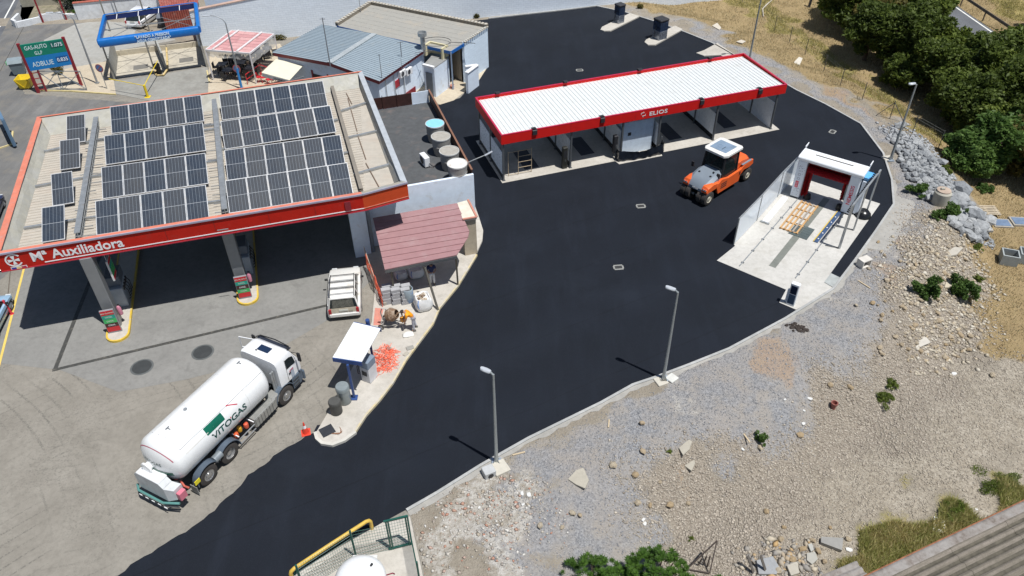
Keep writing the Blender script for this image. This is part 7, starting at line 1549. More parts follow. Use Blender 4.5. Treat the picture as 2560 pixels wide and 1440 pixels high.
# lamp posts of the new lot
def new_lamp(base,lab,headaz,block=True):
    p=at(*base); t=thing('lamp_post',lab,'lamp post',(p.x,p.y,0),0,'tapered grey lamp posts around the new asphalt'); mlp=M('lamp_post_galvanised',(.36,.39,.40),.4,.5)
    mb=MB(); mb.tube([(0,0,.10),(0,0,3),(0,0,6.0)],.05,12,rs=[.095,.075,.05]); mb.build('pole',mlp,t,smooth=60); mb=MB(); mb.box(-.22,.22,-.22,.22,.05,.12); mb.build('base_plate',M('zinc_plate',(.45,.52,.60),.35,.5),t)
    for i in(-1,1):
        for j in(-1,1): mb=MB(); mb.beam((i*.15,j*.15,.12),(i*.03,j*.03,.35),.02,.06); mb.build('gusset',mlp,t)
    a=R(headaz); d=Vector((math.cos(a),math.sin(a),0)); mb=MB(); mb.tube([(0,0,5.95),(d.x*.12,d.y*.12,6.06)],.045,8); mb.build('spigot',mlp,t)
    q=Matrix.Translation(d*.12+ZU*6.08)@Matrix.Rotation(a,4,'Z')
    mb=MB(q); mb.loft([[Vector((x,y*w,z)) for y,z in((-1,-.03),(1,-.03),(1,.02),(.6,.06),(-.6,.06),(-1,.02))] for x,w in((0,.05),(.06,.10),(.26,.125),(.44,.11),(.50,.05))]); mb.build('lantern',M('lantern_pale_grey',(.55,.58,.62),.35,.2),t,smooth=40); return t
new_lamp((1241,1157),'tapered grey lamp post nearest the camera, on a concrete block by the kerb',150)
new_lamp((1658,949),'tapered grey lamp post in the middle of the near kerb, beside a square lid',150)
new_lamp((2225,402),'tapered grey lamp post behind the rollover wash, beside the rock pile',190)
new_lamp((1873,150),'tapered grey lamp post at the far right corner behind the red wash canopy',200)
def cblock(px,dx,dy,h_,az,lab,mt,nm='concrete_block',z=-.02):
    p=at(*px); t=thing(nm,lab,'block',(p.x,p.y,z),az); mb=MB(); mb.box(-dx/2,dx/2,-dy/2,dy/2,0,h_); mb.build('block',mt,t,bevel=.02); return t
mcb=M('lamp_footing_concrete',(.52,.49,.42),.85,var=.1,dirt=((.4,.36,.3),.3,3))
cblock((1250,1172),.75,.75,.25,.5,'pale concrete footing under the nearest lamp post',mcb,'lamp_footing',z=-.1); t=cblock((1222,1186),.55,.5,.42,.45,'small grey junction box with an open face beside the nearest lamp footing',M('junction_grey',(.45,.46,.46),.6),'junction_box'); mb=MB(); mb.cyl((0,-.255,.2),(0,-.262,.2),.14,n=12); mb.build('opening',M_DARK,t)
cblock((1652,955),.6,.6,.14,.4,'flat pale concrete footing under the middle lamp post',mcb,'lamp_footing'); cblock((1679,948),.55,.5,.10,.7,'square pale lid on the gravel right of the middle lamp post',M('lid_pale',(.58,.58,.54),.7),'square_lid',z=.03); cblock((2218,398),.7,.6,.16,.2,'white footing under the far lamp post beside the gravel',mcb,'lamp_footing')
# hollow concrete box beyond the wash bay
p=at(2157,665,0.0); t=thing('broken_block','hollow white concrete block lying on the kerb edge gravel','block',(p.x,p.y,.0),.45); mwb=M('crumbly_white_block',(.60,.57,.52),.85,bump=.4,bscale=10)
for x0,x1,y0,y1,z0,z1 in ((-.36,.36,-.25,.25,0,.08),(-.36,-.28,-.25,.25,.081,.5),(.28,.36,-.25,.25,.081,.5),(-.279,.279,.17,.25,.081,.5),(-.36,.36,-.249,.249,.501,.57)): mb=MB(); mb.box(x0,x1,y0,y1,z0,z1); mb.build('side',mwb,t)
# ---- building-work corner
def bag(px,r,h_,lab,fill=True,z=PV):
    p=at(*px,z); t=thing('bulk_bag',lab,'bulk bag',p,.4); rr=random.Random(int(px[0])); mb=MB(); n=20; rings=[]
    for z_,k in ((0,.82),(.12*h_,.98),(.45*h_,1.06),(.8*h_,.97),(1.0*h_,.86),(.93*h_,.72),(.80*h_,.66)):
        ring=[]
        for i in range(n):
            a=2*PI*i/n; q=abs(math.cos(a))**4+abs(math.sin(a))**4; rad=r*k/(q**.25)*.92*(1+rr.uniform(-.05,.05)); ring.append(Vector((rad*math.cos(a),rad*math.sin(a),z_*(1+(rr.uniform(-.06,.06) if z_>0 else 0)))))
        rings.append(ring)
    mb.loft(rings); mb.build('bag',M('woven_white_bag',(.74,.74,.73),.7,bump=.5,bscale=5),t,smooth=70)
    if fill:
        for k in range(26):
            a,q=rr.uniform(0,2*PI),rr.random()**.5*r*.62; s=rr.uniform(.05,.11); mb=MB(); mb.cbox((0,0,0),s*1.5,s,s*.8,Matrix.Rotation(rr.uniform(0,3),3,'Z')@Matrix.Rotation(rr.uniform(-.5,.5),3,'X')); o=mb.build('rubble_piece',M('bag_rubble_%s'%('brown' if k%2 else 'cream'),(.22,.15,.10) if k%2 else (.52,.44,.34),.9),t); o.location=(q*math.cos(a),q*math.sin(a),h_*.86+rr.uniform(0,.1))
        mb=MB(); mb.box(-.02,.02,0,.01,0,.01)
    for a in (.7,3.9):
        mb=MB(); mb.tube([(r*.9*math.cos(a),r*.9*math.sin(a),h_),(r*1.12*math.cos(a),r*1.12*math.sin(a),h_*.7),(r*1.10*math.cos(a+.1),r*1.10*math.sin(a+.1),h_*.4)],.025,5); mb.build('blue_strap',M('strap_blue',(.05,.22,.60),.6),t)
    return t
bag((1059,768),.52,.85,'full white builder bag of rubble standing in the sun by the leaning prop'); bag((1040,688),.48,.6,'white builder bag in the shade under the right part of the lean-to',False); bag((1003,693),.40,.5,'crumpled white builder bag in the shade under the left part of the lean-to',False)
p=at(1022,752,PV); t=thing('water_barrel','worn blue and grey barrel of water at the edge of the shade','barrel',p); mb=MB(); mb.lathe([(.27,0),(.30,.05),(.32,.5),(.32,.9),(.30,.95),(.27,.95),(.27,.80),(0,.80)],22); mb.build('drum',M('worn_blue_drum',(.30,.36,.40),.6,var=.15,dirt=((.06,.20,.55),.45,1.6)),t,smooth=True); mb=MB(); mb.cyl((0,0,.805),(0,0,.815),.265,n=20); mb.build('water',M('murky_water',(.05,.06,.03),.05),t)
# stack of blocks, loose blocks and boards
mbl2=M('grey_building_block',(.36,.36,.37),.85,var=.1); p0=at(950,770,PV); k=0
for L_ in range(5):
    for i in range(3):
        for j in range(2):
            mb=MB(frame((p0.x+.15+i*.56+(L_%2)*.05,p0.y+.2+j*.34+L_*.03,PV+L_*.20),cu_az)); mb.box(0,.52,0,.3,0,.19); o=mb.build('concrete_block',mbl2,None,loc=(p0.x+.15+i*.56,p0.y+.2+j*.34,PV+L_*.2)); tag(o,'grey building block in the stack behind the orange net','block','building blocks stacked behind the orange net')
for nm_,c_,px,sx,sy,sh_,az_,lab in (('white_block',(.72,.70,.65),(987,755),.95,.22,.2,.25,'pair of white blocks lying in front of the grey block stack'),('stone_slab',(.36,.34,.29),(967,757),.5,.35,.22,.5,'grey stone lump beside the white blocks'),('stone_slab',(.42,.33,.24),(980,745),.35,.3,.2,.9,'brownish stone lump behind the white blocks'),('broken_tile',(.30,.29,.26),(1025,870),.42,.28,.05,.4,'dark grey tile lying on the pavement near the kerb'),('broken_tile',(.40,.37,.31),(1015,885),.35,.2,.05,.9,'beige broken tile on the pavement by the island kerb'),('broken_tile',(.22,.20,.18),(972,872),.22,.2,.06,.2,'small dark tile beside the heap of orange net')):
    p=at(*px,PV+.002); t=thing(nm_,lab,'masonry piece',p,az_); mb=MB(); mb.box(-sx/2,sx/2,-sy/2,sy/2,0,sh_); mb.build('piece',M('piece_%d_%d'%(px[0],px[1]),c_,.85,var=.1,bump=.3,bscale=8),t,bevel=.02)
# orange safety net: standing strip and heap
mnet=M('orange_net',(.85,.16,.08),.6,var=.15)
def net(nm,lab,path,z0,h_,seed,root=None,lean=0):
    t=thing(nm,lab,'safety net',path[0]); rr=random.Random(seed); P=resamp(path,.12); mb=MB(); nz=9; g=[]
    for i,p in enumerate(P): g.append([Vector((p.x+rr.uniform(-.02,.02)+lean*k/nz,p.y+rr.uniform(-.02,.02),z0+h_*k/nz*(1+.15*math.sin(i*.7)))) for k in range(nz+1)])
    for i in range(len(g)): mb.tube(g[i],.010,3,caps=False)
    for k in range(nz+1): mb.tube([g[i][k] for i in range(len(g))],.010,3,caps=False)
    tag(mb.build('mesh_strands',mnet,t,world=True),kind='stuff'); return t
net('orange_safety_net','orange plastic safety net standing between the car and the block stack',[at(918,668,PV),at(935,705,PV),at(950,745,PV),at(958,768,PV)],PV,1.0,3)
tnet=thing('orange_floor_net','strip of orange safety net lying flat on the pavement beside the car','safety net',at(942,790,PV)); mb=MB(); a,b_,c,d=[at(*q,PV+.015) for q in ((938,770),(958,772),(950,812),(934,812))]
for k in range(9): mb.tube([a.lerp(b_,k/8),d.lerp(c,k/8)],.009,3,caps=False)
for k in range(18): mb.tube([a.lerp(d,k/17),b_.lerp(c,k/17)],.009,3,caps=False)
tag(mb.build('mesh_strands',mnet,tnet,world=True),kind='stuff')
c=at(960,900,PV); t=thing('orange_net_heap','tangled heap of orange safety net on the pavement by the shelter','safety net',c); rr=random.Random(6); mb=MB()
for k in range(260):
    a=rr.uniform(0,2*PI); r_=rr.random()**.6*.78; p=Vector((r_*math.cos(a)*.85,r_*math.sin(a)*1.3,rr.uniform(0,.22)*(1-r_))); b2=rr.uniform(0,2*PI); pts=[p]
    for j in range(4): b2+=rr.uniform(-.8,.8); p=p+Vector((math.cos(b2)*.09,math.sin(b2)*.09,rr.uniform(-.03,.03))); p.z=max(.01,p.z); pts.append(p)
    mb.tube(pts,.012,3,caps=False)
tag(mb.build('mesh_strands',mnet,t),kind='stuff')
# fence frame (red/white barrier) beside the pier
t=thing('site_barrier','thin site barrier frame leaning along the orange net','barrier',at(915,650,PV)); a,b_=at(915,650,PV),at(940,725,PV)
for z in (.1,1.05): mb=MB(); mb.tube([a+ZU*z,b_+ZU*z],.02,5); mb.build('rail',M('barrier_rust_white',(.50,.38,.30),.6),t,world=True)
for k in range(9): p=a.lerp(b_,k/8); mb=MB(); mb.tube([p+ZU*.1,p+ZU*1.05],.015,5); mb.build('bar',M('barrier_rust_white',(0,0,0)),t,world=True)
# concrete mixer lying tilted with wheels
c=at(983,814,PV); t=thing('concrete_mixer','rust brown concrete mixer with grey wheels and an orange motor','concrete mixer',c,R(-12)); mrs=M('mixer_rust',(.20,.12,.07),.8,var=.25,dirt=((.45,.38,.30),.4,5)); mgy=M('mixer_grey',(.38,.36,.33),.7,var=.1)
D=Matrix.Translation((-.02,0,.82))@Matrix.Rotation(R(68),4,'Y')@Matrix.Scale(.84,4)
mb=MB(D); mb.lathe([(.20,-.42),(.38,-.30),(.44,-.05),(.44,.12),(.30,.42),(.27,.42),(.40,.10),(.38,-.05)],20); mb.build('drum',mrs,t,smooth=True)
mb=MB(D); mb.lathe([(.445,-.02),(.475,0),(.475,.06),(.445,.08)],24,caps=False); mb.build('ring_gear',mrs,t)
mb=MB(); mb.tube([(-.55,0,.35),(-.62,-.05,.95),(-.50,-.05,1.25),(-.32,0,1.20),(-.28,.02,.7),(-.3,0,.25)],.035,7); mb.build('tilt_wheel_arm',mgy,t)
for a,b_ in (((-.65,-.35,.15),(.6,-.1,.3)),((-.65,.35,.15),(.6,.1,.3)),((-.55,-.38,.2),(-.55,.38,.2)),((.6,0,.3),(.55,0,.85)),((-.5,.3,.2),(-.3,.1,.8)),((-.5,-.3,.2),(-.3,-.1,.8))): mb=MB(); mb.beam(a,b_,.05,.05); mb.build('frame_tube',mgy,t)
for y in(-.42,.42):
    w=wheel(t,(-.55,y,.17),.18,.06,1 if y>0 else -1,mgy,.72)
mb=MB(); mb.lathe([(.05,-.14),(.15,-.12),(.16,.08),(.08,.14)],14,o=(.62,0,.62),axis='Z'); mb.build('motor',M('mixer_orange',(.70,.30,.03),.5),t,smooth=True); mb=MB(); mb.tube([(.3,.05,.9),(.5,.15,1.0),(.6,.05,.8)],.05,6); mb.build('yoke',mrs,t)
for y in(-.1,.14): mb=MB(); mb.beam((.6,y,.3),(.68,y*2,.0),.04); mb.build('stand_leg',mgy,t)
c=at(1020,838,PV); t=thing('cement_bag','torn white cement bag on the pavement beside the mixer','bag',c,.3); mb=MB(); rr=random.Random(2); mb.loft([[Vector((x*k,y*k+rr.uniform(-.02,.02),z)) for x,y in((-.28,-.16),(0,-.2),(.28,-.16),(.3,.12),(0,.2),(-.26,.15))] for z,k in((0,1),(.08,1.05),(.14,.75),(.17,.4))]); mb.build('sack',M('paper_white',(.75,.74,.70),.8,bump=.4,bscale=6),t,smooth=60)
# ============================================================ PEOPLE
def person(lab,loc,rz,joints,shirt,trousers,hair,hold=None):
    t=thing('person',lab,'person',loc,rz); J={k:Vector(v) for k,v in joints.items()}; skin=M('skin_tan',(.38,.21,.14),.6)
    order=list(J.keys()); idx={k:i for i,k in enumerate(order)}
    edges=[('pelvis','spine'),('spine','chest'),('chest','neck'),('neck','head'),('head','crown')]
    for s in 'LR': edges+=[('pelvis','hip'+s),('hip'+s,'knee'+s),('knee'+s,'ankle'+s),('ankle'+s,'toe'+s),('chest','sh'+s),('sh'+s,'el'+s),('el'+s,'wr'+s),('wr'+s,'palm'+s)]
    rad=dict(pelvis=.12,spine=.12,chest=.135,neck=.058,head=.092,crown=.07,hip=.085,knee=.06,ankle=.042,toe=.04,sh=.062,el=.042,wr=.030,palm=.036)
    def skinobj(nm,keys,eds,scale,mt,flat=1.0,root=0):
        me=bpy.data.meshes.new(nm); ks=list(keys); me.from_pydata([J[k] for k in ks],[(ks.index(a),ks.index(b)) for a,b in eds if a in ks and b in ks],[])
        o=bpy.data.objects.new(nm,me); COL.objects.link(o); 
        bm=bmesh.new(); bm.from_mesh(me); bm.verts.layers.skin.verify(); bm.to_mesh(me); bm.free()
        sm=o.modifiers.new('skin','SKIN'); sm.use_smooth_shade=True
        for i,k in enumerate(ks):
            q=rad.get(k,rad.get(k[:-1],.05))*scale; me.skin_vertices[0].data[i].radius=(q,q*flat if k in('chest','spine','pelvis') else q); me.skin_vertices[0].data[i].use_root=(i==root)
        ss=o.modifiers.new('sub','SUBSURF'); ss.levels=1; ss.render_levels=1
        dg=bpy.context.evaluated_depsgraph_get(); m2=bpy.data.meshes.new_from_object(o.evaluated_get(dg)); bpy.data.objects.remove(o); m2.materials.clear(); m2.materials.append(mt); m2.polygons.foreach_set('use_smooth',[True]*len(m2.polygons)); m2.name=nm
        o=bpy.data.objects.new(nm,m2); COL.objects.link(o); o.parent=t; return o
    # fingers added to the body tree
    for s in 'LR':
        d=(J['palm'+s]-J['wr'+s]).normalized(); sd=d.cross(Vector((0,1,0))).normalized() if abs(d.y)<.9 else Vector((1,0,0))
        for f,(o_,l) in enumerate(((-.03,.07),(-.01,.08),(.01,.078),(.03,.062))):
            J['f%d%s'%(f,s)]=J['palm'+s]+sd*o_+d*.03; J['g%d%s'%(f,s)]=J['palm'+s]+sd*o_*1.25+d*(.03+l)+Vector((0,-.01,0)); rad['f%d'%f]=.011; rad['g%d'%f]=.008
            edges+=[('palm'+s,'f%d%s'%(f,s)),('f%d%s'%(f,s),'g%d%s'%(f,s))]
        J['th'+s]=J['wr'+s]+d*.06-sd*.06; rad['th']=.010; edges.append(('wr'+s,'th'+s))
    skinobj('body',list(J.keys()),edges,1.0,skin,.8)
    sk=['chest','spine','pelvis','shL','shR','elL','elR']; 
    for s in 'LR': J['mid'+s]=J['sh'+s].lerp(J['el'+s],.75); rad['mid']=.052
    J['col']=J['chest'].lerp(J['neck'],.6); rad['col']=.085; rad['sh']=.075
    skinobj('shirt',['chest','spine','pelvis','shL','shR','midL','midR','col'],[('chest','col'),('pelvis','spine'),('spine','chest'),('chest','shL'),('chest','shR'),('shL','midL'),('shR','midR')],1.24,shirt,.9)
    for s in 'LR': J['cuff'+s]=J['knee'+s].lerp(J['ankle'+s],.9); rad['cuff']=.052
    rad['knee']=.066
    skinobj('trousers',['pelvis','hipL','hipR','kneeL','kneeR','cuffL','cuffR'],[('pelvis','hipL'),('pelvis','hipR'),('hipL','kneeL'),('hipR','kneeR'),('kneeL','cuffL'),('kneeR','cuffR')],1.17,trousers,.9)
    for s in 'LR':
        a,b_=J['ankle'+s],J['toe'+s]; d=(b_-a); d.z=0; d.normalize(); q=Matrix.Translation((a.x,a.y,0))@Matrix.Rotation(math.atan2(d.y,d.x),4,'Z')
        mb=MB(q); mb.loft([[Vector((x,y*w,z)) for y,z in((-1,0),(1,0),(.8,h2),(-.8,h2))] for x,w,h2 in((-.09,.04,.10),(.02,.05,.12),(.12,.05,.07),(.19,.035,.05))]); mb.build('shoe',M('work_shoe',(.12,.12,.11),.7),t,smooth=40)
    hd,cr=J['head'],J['crown']; up=(cr-hd).normalized(); fw=Vector(joints.get('_face',(0,-1,0))) if '_face' in joints else Vector((0,-1,0))
    fw=(J['_f']-hd).normalized() if '_f' in J else fw; sdv=fw.cross(up).normalized(); B=Matrix((sdv,fw,up)).transposed().to_4x4(); B.translation=hd
    mb=MB(B); mb.lathe([(.02,.145),(.07,.125),(.103,.07),(.108,.02),(.104,-.02)],14,o=(0,-.012,0)); mb.build('hair',hair,t,smooth=True)
    mb=MB(B); mb.loft([[Vector((x*.012,.088,z)) for x,z in((-1,.02),(1,.02),(1.6,-.02),(-1.6,-.02))],[Vector((x*.006,.118,z-.012)) for x,z in((-1,.0),(1,.0),(1.2,-.01),(-1.2,-.01))]]); mb.build('nose',skin,t)
    for s in(-1,1):
        mb=MB(B); mb.cyl((s*.035,.086,.022),(s*.035,.094,.022),.011,n=8); mb.build('eye',M('eye_dark',(.02,.015,.01),.3),t); mb=MB(B); mb.cbox((s*.098,-.005,.0),.02,.035,.055); mb.build('ear',skin,t,bevel=.008)
    mb=MB(B); mb.cbox((0,.088,-.045),.045,.01,.01); mb.build('mouth',M('lip',(.25,.09,.07),.5),t)
    return t
# worker bending to the left over the mixer (local -x = left in the picture)
c=at(1036,824,PV)
J=dict(pelvis=(0,0,.98),spine=(-.15,.0,1.15),chest=(-.31,.02,1.29),neck=(-.43,.02,1.38),head=(-.52,.02,1.41),crown=(-.61,.02,1.43),hipL=(.0,.11,.92),hipR=(0,-.11,.92),kneeL=(.05,.16,.50),kneeR=(-.04,-.12,.50),ankleL=(.12,.18,.08),ankleR=(.0,-.14,.08),toeL=(-.02,.20,.04),toeR=(-.15,-.15,.04),
 shL=(-.34,.21,1.27),shR=(-.34,-.18,1.27),elL=(-.40,.24,1.0),elR=(-.38,-.22,1.0),wrL=(-.48,.16,.78),wrR=(-.46,-.16,.78),palmL=(-.51,.13,.70),palmR=(-.49,-.14,.70))
J['_f']=(-.58,.02,1.22)
wk=person('worker in an orange shirt and pale grey trousers bending over the concrete mixer',c,R(10),J,M('hi_vis_orange',(.95,.33,.01),.6),M('pale_grey_trousers',(.42,.43,.48),.8),M('dark_hair',(.03,.02,.015),.8))
c=at(1082,712,PV)
J=dict(pelvis=(0,0,.95),spine=(0,0,1.15),chest=(0,0,1.36),neck=(0,-.01,1.52),head=(0,-.02,1.62),crown=(0,-.01,1.71),hipL=(.09,0,.90),hipR=(-.09,0,.90),kneeL=(.10,-.03,.49),kneeR=(-.10,.0,.49),ankleL=(.11,0,.08),ankleR=(-.12,.02,.08),toeL=(.13,-.14,.04),toeR=(-.14,-.12,.04),
 shL=(.19,0,1.40),shR=(-.19,0,1.40),elL=(.25,-.02,1.13),elR=(-.25,-.02,1.13),wrL=(.16,-.22,1.12),wrR=(-.16,-.22,1.14),palmL=(.10,-.29,1.14),palmR=(-.10,-.29,1.16)); J['_f']=(0,-.2,1.58)
person('person in a dark blue shirt and white trousers standing in the shade of the lean-to',c,R(12),J,M('navy_shirt',(.015,.025,.10),.8),M('white_trousers',(.62,.62,.62),.8),M('dark_hair',(0,0,0)))
# ============================================================ GAS ENCLOSURE (bottom centre)
P=[at(*p) for p in ((742,1425),(960,1305),(1030,1290),(1062,1450),(735,1460))]
sheet('enclosure_slab',[(745,1430),(962,1304),(1025,1292),(1066,1480),(700,1480)],.03,M_WALK)
mgf=M('fence_green',(.008,.085,.065),.45)
ec=[at(1022,1292),at(958,1306),at(904,1345),at(742,1395),at(722,1500)]
# corner positions from the photo: tall gate frame at the top right, mesh panels to the left and right
gA=at(978,1375); gB=at(1030,1362)
eg=thing('green_mesh_fence','dark green welded mesh fence around the gas tank compound','fence',(gA.x,gA.y,0))
def mesh_panel(a,b_,h_,nm='mesh_panel',root=None,sp=.10,th=.012):
    L=(b_-a).length; n=int(L/sp); mb=MB()
    for k in range(n+1): p=a.lerp(b_,k/n); mb.tube([p+ZU*.05,p+ZU*h_],th/2,3,caps=False)
    for k in range(int(h_/.2)+1): z=.05+k*.2; mb.tube([a+ZU*z,b_+ZU*z],th/2+.002,3,caps=False)
    tag(mb.build(nm,mgf,root or eg,world=True),kind='stuff')
fA=at(762,1478); fB=at(891,1393,0); fC=gA; fR=at(1052,1470)
mesh_panel(fA,fB,1.9); mesh_panel(fB,fC,1.9); mesh_panel(gB,fR,1.9); mesh_panel(fA,fA+Vector((-.15,-2,0)),1.9)
for p in (fA,fB,fR):
    mb=MB(); mb.beam((p.x,p.y,0),(p.x,p.y,1.98),.07,.07); mb.build('post',mgf,eg,world=True)
gt2=thing('green_gate','dark green framed mesh gate leaf with double posts','gate',(gA.x,gA.y,0)); HG=2.15
for p in (gA,gA+(gB-gA)*.10,gB,gB-(gB-gA)*.10): mb=MB(); mb.beam((p.x,p.y,0),(p.x,p.y,HG),.06,.06); mb.build('post',mgf,gt2,world=True)
for z in (.12,HG): mb=MB(); mb.beam(gA+ZU*z-(gB-gA)*.1,gB+ZU*z+(gB-gA)*.02,.07,.07); mb.build('cross_rail',mgf,gt2,world=True)
mesh_panel(gA,gB,HG,'gate_mesh',gt2)
yb=thing('yellow_pipe_barrier','thick yellow bent pipe barrier along the asphalt edge by the gas compound','barrier',at(930,1318)); y0,y1=at(930,1322,0),at(733,1452,0)
d=(y1-y0); mb=MB(); q0,q1=y0+ZU*.0,y1; d_=d.normalized(); mb.tube([q0,q0+ZU*.55,q0+d_*.06+ZU*.68,q0+d_*.2+ZU*.74,q0.lerp(q1,.5)+ZU*.76,q1-d_*.2+ZU*.74,q1-d_*.06+ZU*.68,q1+ZU*.55,q1],.085,12); mb.build('pipe',M('barrier_yellow',(.60,.40,.07),.5,dirt=((.4,.3,.15),.2,3)),yb,world=True,smooth=50)
tc=at(912,1492,0.); gk=thing('gas_storage_tank','white domed gas storage tank inside the green fence','tank',(tc.x,tc.y,0)); 
mb=MB(); mb.lathe([(.70,.25),(1.02,.35),(1.02,1.35)]+[(1.02*math.cos(PI/2*k/8)+.001,1.35+.62*math.sin(PI/2*k/8)) for k in range(9)],36); mb.build('vessel',M_TANK,gk,smooth=50)
for x,y in ((-.6,-.5),(.6,-.5),(.6,.5),(-.6,.5)): mb=MB(); mb.box(x-.08,x+.08,y-.08,y+.08,.03,.4); mb.build('leg',M_WHITE,gk)
mb=MB(); mb.box(-.5,.5,.9,1.2,1.1,1.13); mb.build('rear_plate',M('pale_panel',(.6,.6,.58),.5),gk)
mb=MB(); mb.cyl((.42,.25,1.84),(.5,.33,1.94),.05,n=8); mb.build('vent_stub',M_DARK,gk); mb=MB(); mb.box(1.05,1.5,-.6,-.1,1.0,1.35); mb.build('valve_box',M_WHITE,gk)
for k in range(3): mb=MB(); mb.tube([(1.0,-.2+k*.2,1.3),(1.25,-.15+k*.2,1.35),(1.3,-.1+k*.2,1.2)],.03,6); mb.build('valve_pipe',M('valve_maroon',(.20,.03,.05),.5),gk)
for px,w,l,az_ in (((840,1393),.5,1.4,.5),((912,1362),.5,1.6,.4),((970,1340),.5,1.3,.3)):
    pass
mb=MB(); a=at(760,1450,0);b_=at(985,1372,0); 
for k in range(4): o=Vector((0,.16*k+.1,0)); mb.beam(a+o+ZU*.034,b_+o+ZU*.034,.04,.008)
struct(mb,'slab_grooves',M('groove_grey',(.33,.30,.25),.8))
# ============================================================ ROOF IN THE BOTTOM RIGHT CORNER
z=4.2; r0,r1=at(2165,1440,z),at(2560,1252,z); rd_=(r1-r0).normalized(); rn=Vector((rd_.y,-rd_.x,0)); L=(r1-r0).length+6; r0=r0-rd_*2
bz=tz(r0.x+3,r0.y+3)
br=thing('near_warehouse','warehouse with an aged corrugated fibre cement roof in the near corner','building',(r0.x,r0.y,bz)); maz=M('aged_fibre_cement',(.21,.185,.155),.9,var=.18,dirt=((.10,.095,.075),.35,.7),bump=.4,bscale=14,streak=((.34,.31,.28),.55,.3,7))
# colour bands run with the roof
nsh=5; wL=L/nsh
m,nt,b=new_mat('roof_sheet_aged'); h=NT(nt); v=h.coord(); vv_=h.stretch(v,1,1,1,-math.atan2(rd_.y,rd_.x)); 
s1=h.noise(h.stretch(vv_,.35,9,1),1,5,.65); s2=h.noise(v,2.2,6,.7); s3=h.noise(v,18,5,.75)
c=h.mix(h.mapr(s1,.35,.65),(.155,.135,.105),(.27,.235,.20)); c=h.mix(h.mapr(s2,.45,.7,0,.6),c,(.11,.10,.075)); c=h.mix(h.mapr(s3,.62,.75,0,.6),c,(.40,.38,.34)); c=h.mix(h.mapr(s3,.5,.3,0,.45),c,(.07,.065,.05))
h.l(c,b.inputs['Base Color']); b.inputs['Roughness'].default_value=.95; h.l(h.bump(s3,.5,.03),b.inputs['Normal']); M_FC=m
M_FC2=M('roof_valley_dirt_shade',(.095,.085,.065),.95,var=.35,scale=3,bump=.4,bscale=14)  # darker valley faces: dirt plus painted shade that stresses the corrugation
m,nt,b=new_mat('lichen_edge'); h=NT(nt); v=h.coord(); vv_=h.stretch(v,1,1,1,0); s1=h.noise(v,5,6,.7); s2=h.noise(v,1.5,5,.7); c=h.mix(h.mapr(s1,.4,.6),(.25,.22,.20),(.15,.125,.105)); c=h.mix(h.mapr(s2,.35,.6,0,.8),c,(.31,.295,.28)); h.l(c,b.inputs['Base Color']); b.inputs['Roughness'].default_value=.95; h.l(h.bump(s1,.6,.05),b.inputs['Normal']); M_ED=m
for k in range(nsh):
    a=r0+rd_*(wL*k)+rn*.36; e=r0+rd_*(wL*(k+1)+.08)+rn*.36; W_=9.0
    sec0=[];sec1=[]; n=200
    for i in range(n+1):
        w=W_*i/n; zz=z+.03+.055*math.sin(2*PI*w/.32)+k*.012
        sec0.append(Vector((a.x+rn.x*w,a.y+rn.y*w,zz))); sec1.append(Vector((e.x+rn.x*w,e.y+rn.y*w,zz)))
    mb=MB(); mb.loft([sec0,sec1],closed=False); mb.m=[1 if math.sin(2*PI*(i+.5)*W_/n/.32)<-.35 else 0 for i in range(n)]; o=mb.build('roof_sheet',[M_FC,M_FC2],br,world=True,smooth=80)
mb=MB(); s0=[];s1_=[]
for w,zz in ((0,0),(.02,.06),(.14,.09),(.24,.05),(.34,.09),(.42,.03)): s0.append(r0+rn*w+ZU*zz); s1_.append(r0+rd_*L+rn*w+ZU*zz)
mb.loft([s0,s1_],closed=False); mb.build('verge_flashing',M_ED,br,world=True,smooth=60)
mb=MB(); mb.tube([r0+rn*-.01+ZU*.0,r0+rd_*L-rn*.01+ZU*.0],.04,8); mb.build('lichen_rim',M('orange_lichen',(.26,.11,.055),.95,var=.35,scale=6,bump=.8,bscale=12),br,world=True)
mb=MB(); a,b_=r0+rn*.12,r0+rd_*L+rn*.12; mb.add([(a.x,a.y,bz-.5),(b_.x,b_.y,bz-.5),(b_.x,b_.y,z),(a.x,a.y,z)],[(0,1,2,3)]); mb.build('side_wall',M('warehouse_render',(.45,.42,.36),.85),br,world=True)
# small tiled corner roof just left of it
z2=4.0; q0,q1=at(2035,1446,z2),at(2140,1402,z2); dd=(q1-q0).normalized(); nn_=Vector((dd.y,-dd.x,0)); sr=thing('small_tile_roof','small weathered roof corner next to the near warehouse roof','roof',(q1.x,q1.y,z2-3)); t0=at(2040,1450,z2); 
mb=MB(); secA=[];secB=[]
for k in range(25): w=1.2*k/24; secA.append(q0+dd*-.6+Vector((0,0,0))+nn_*w+ZU*(.04*math.sin(w*25))); secB.append(q1+nn_*w+ZU*(.04*math.sin(w*25)))
mb.loft([secA,secB],closed=False); mb.build('roof_sheet',M_ED,sr,world=True,smooth=60)
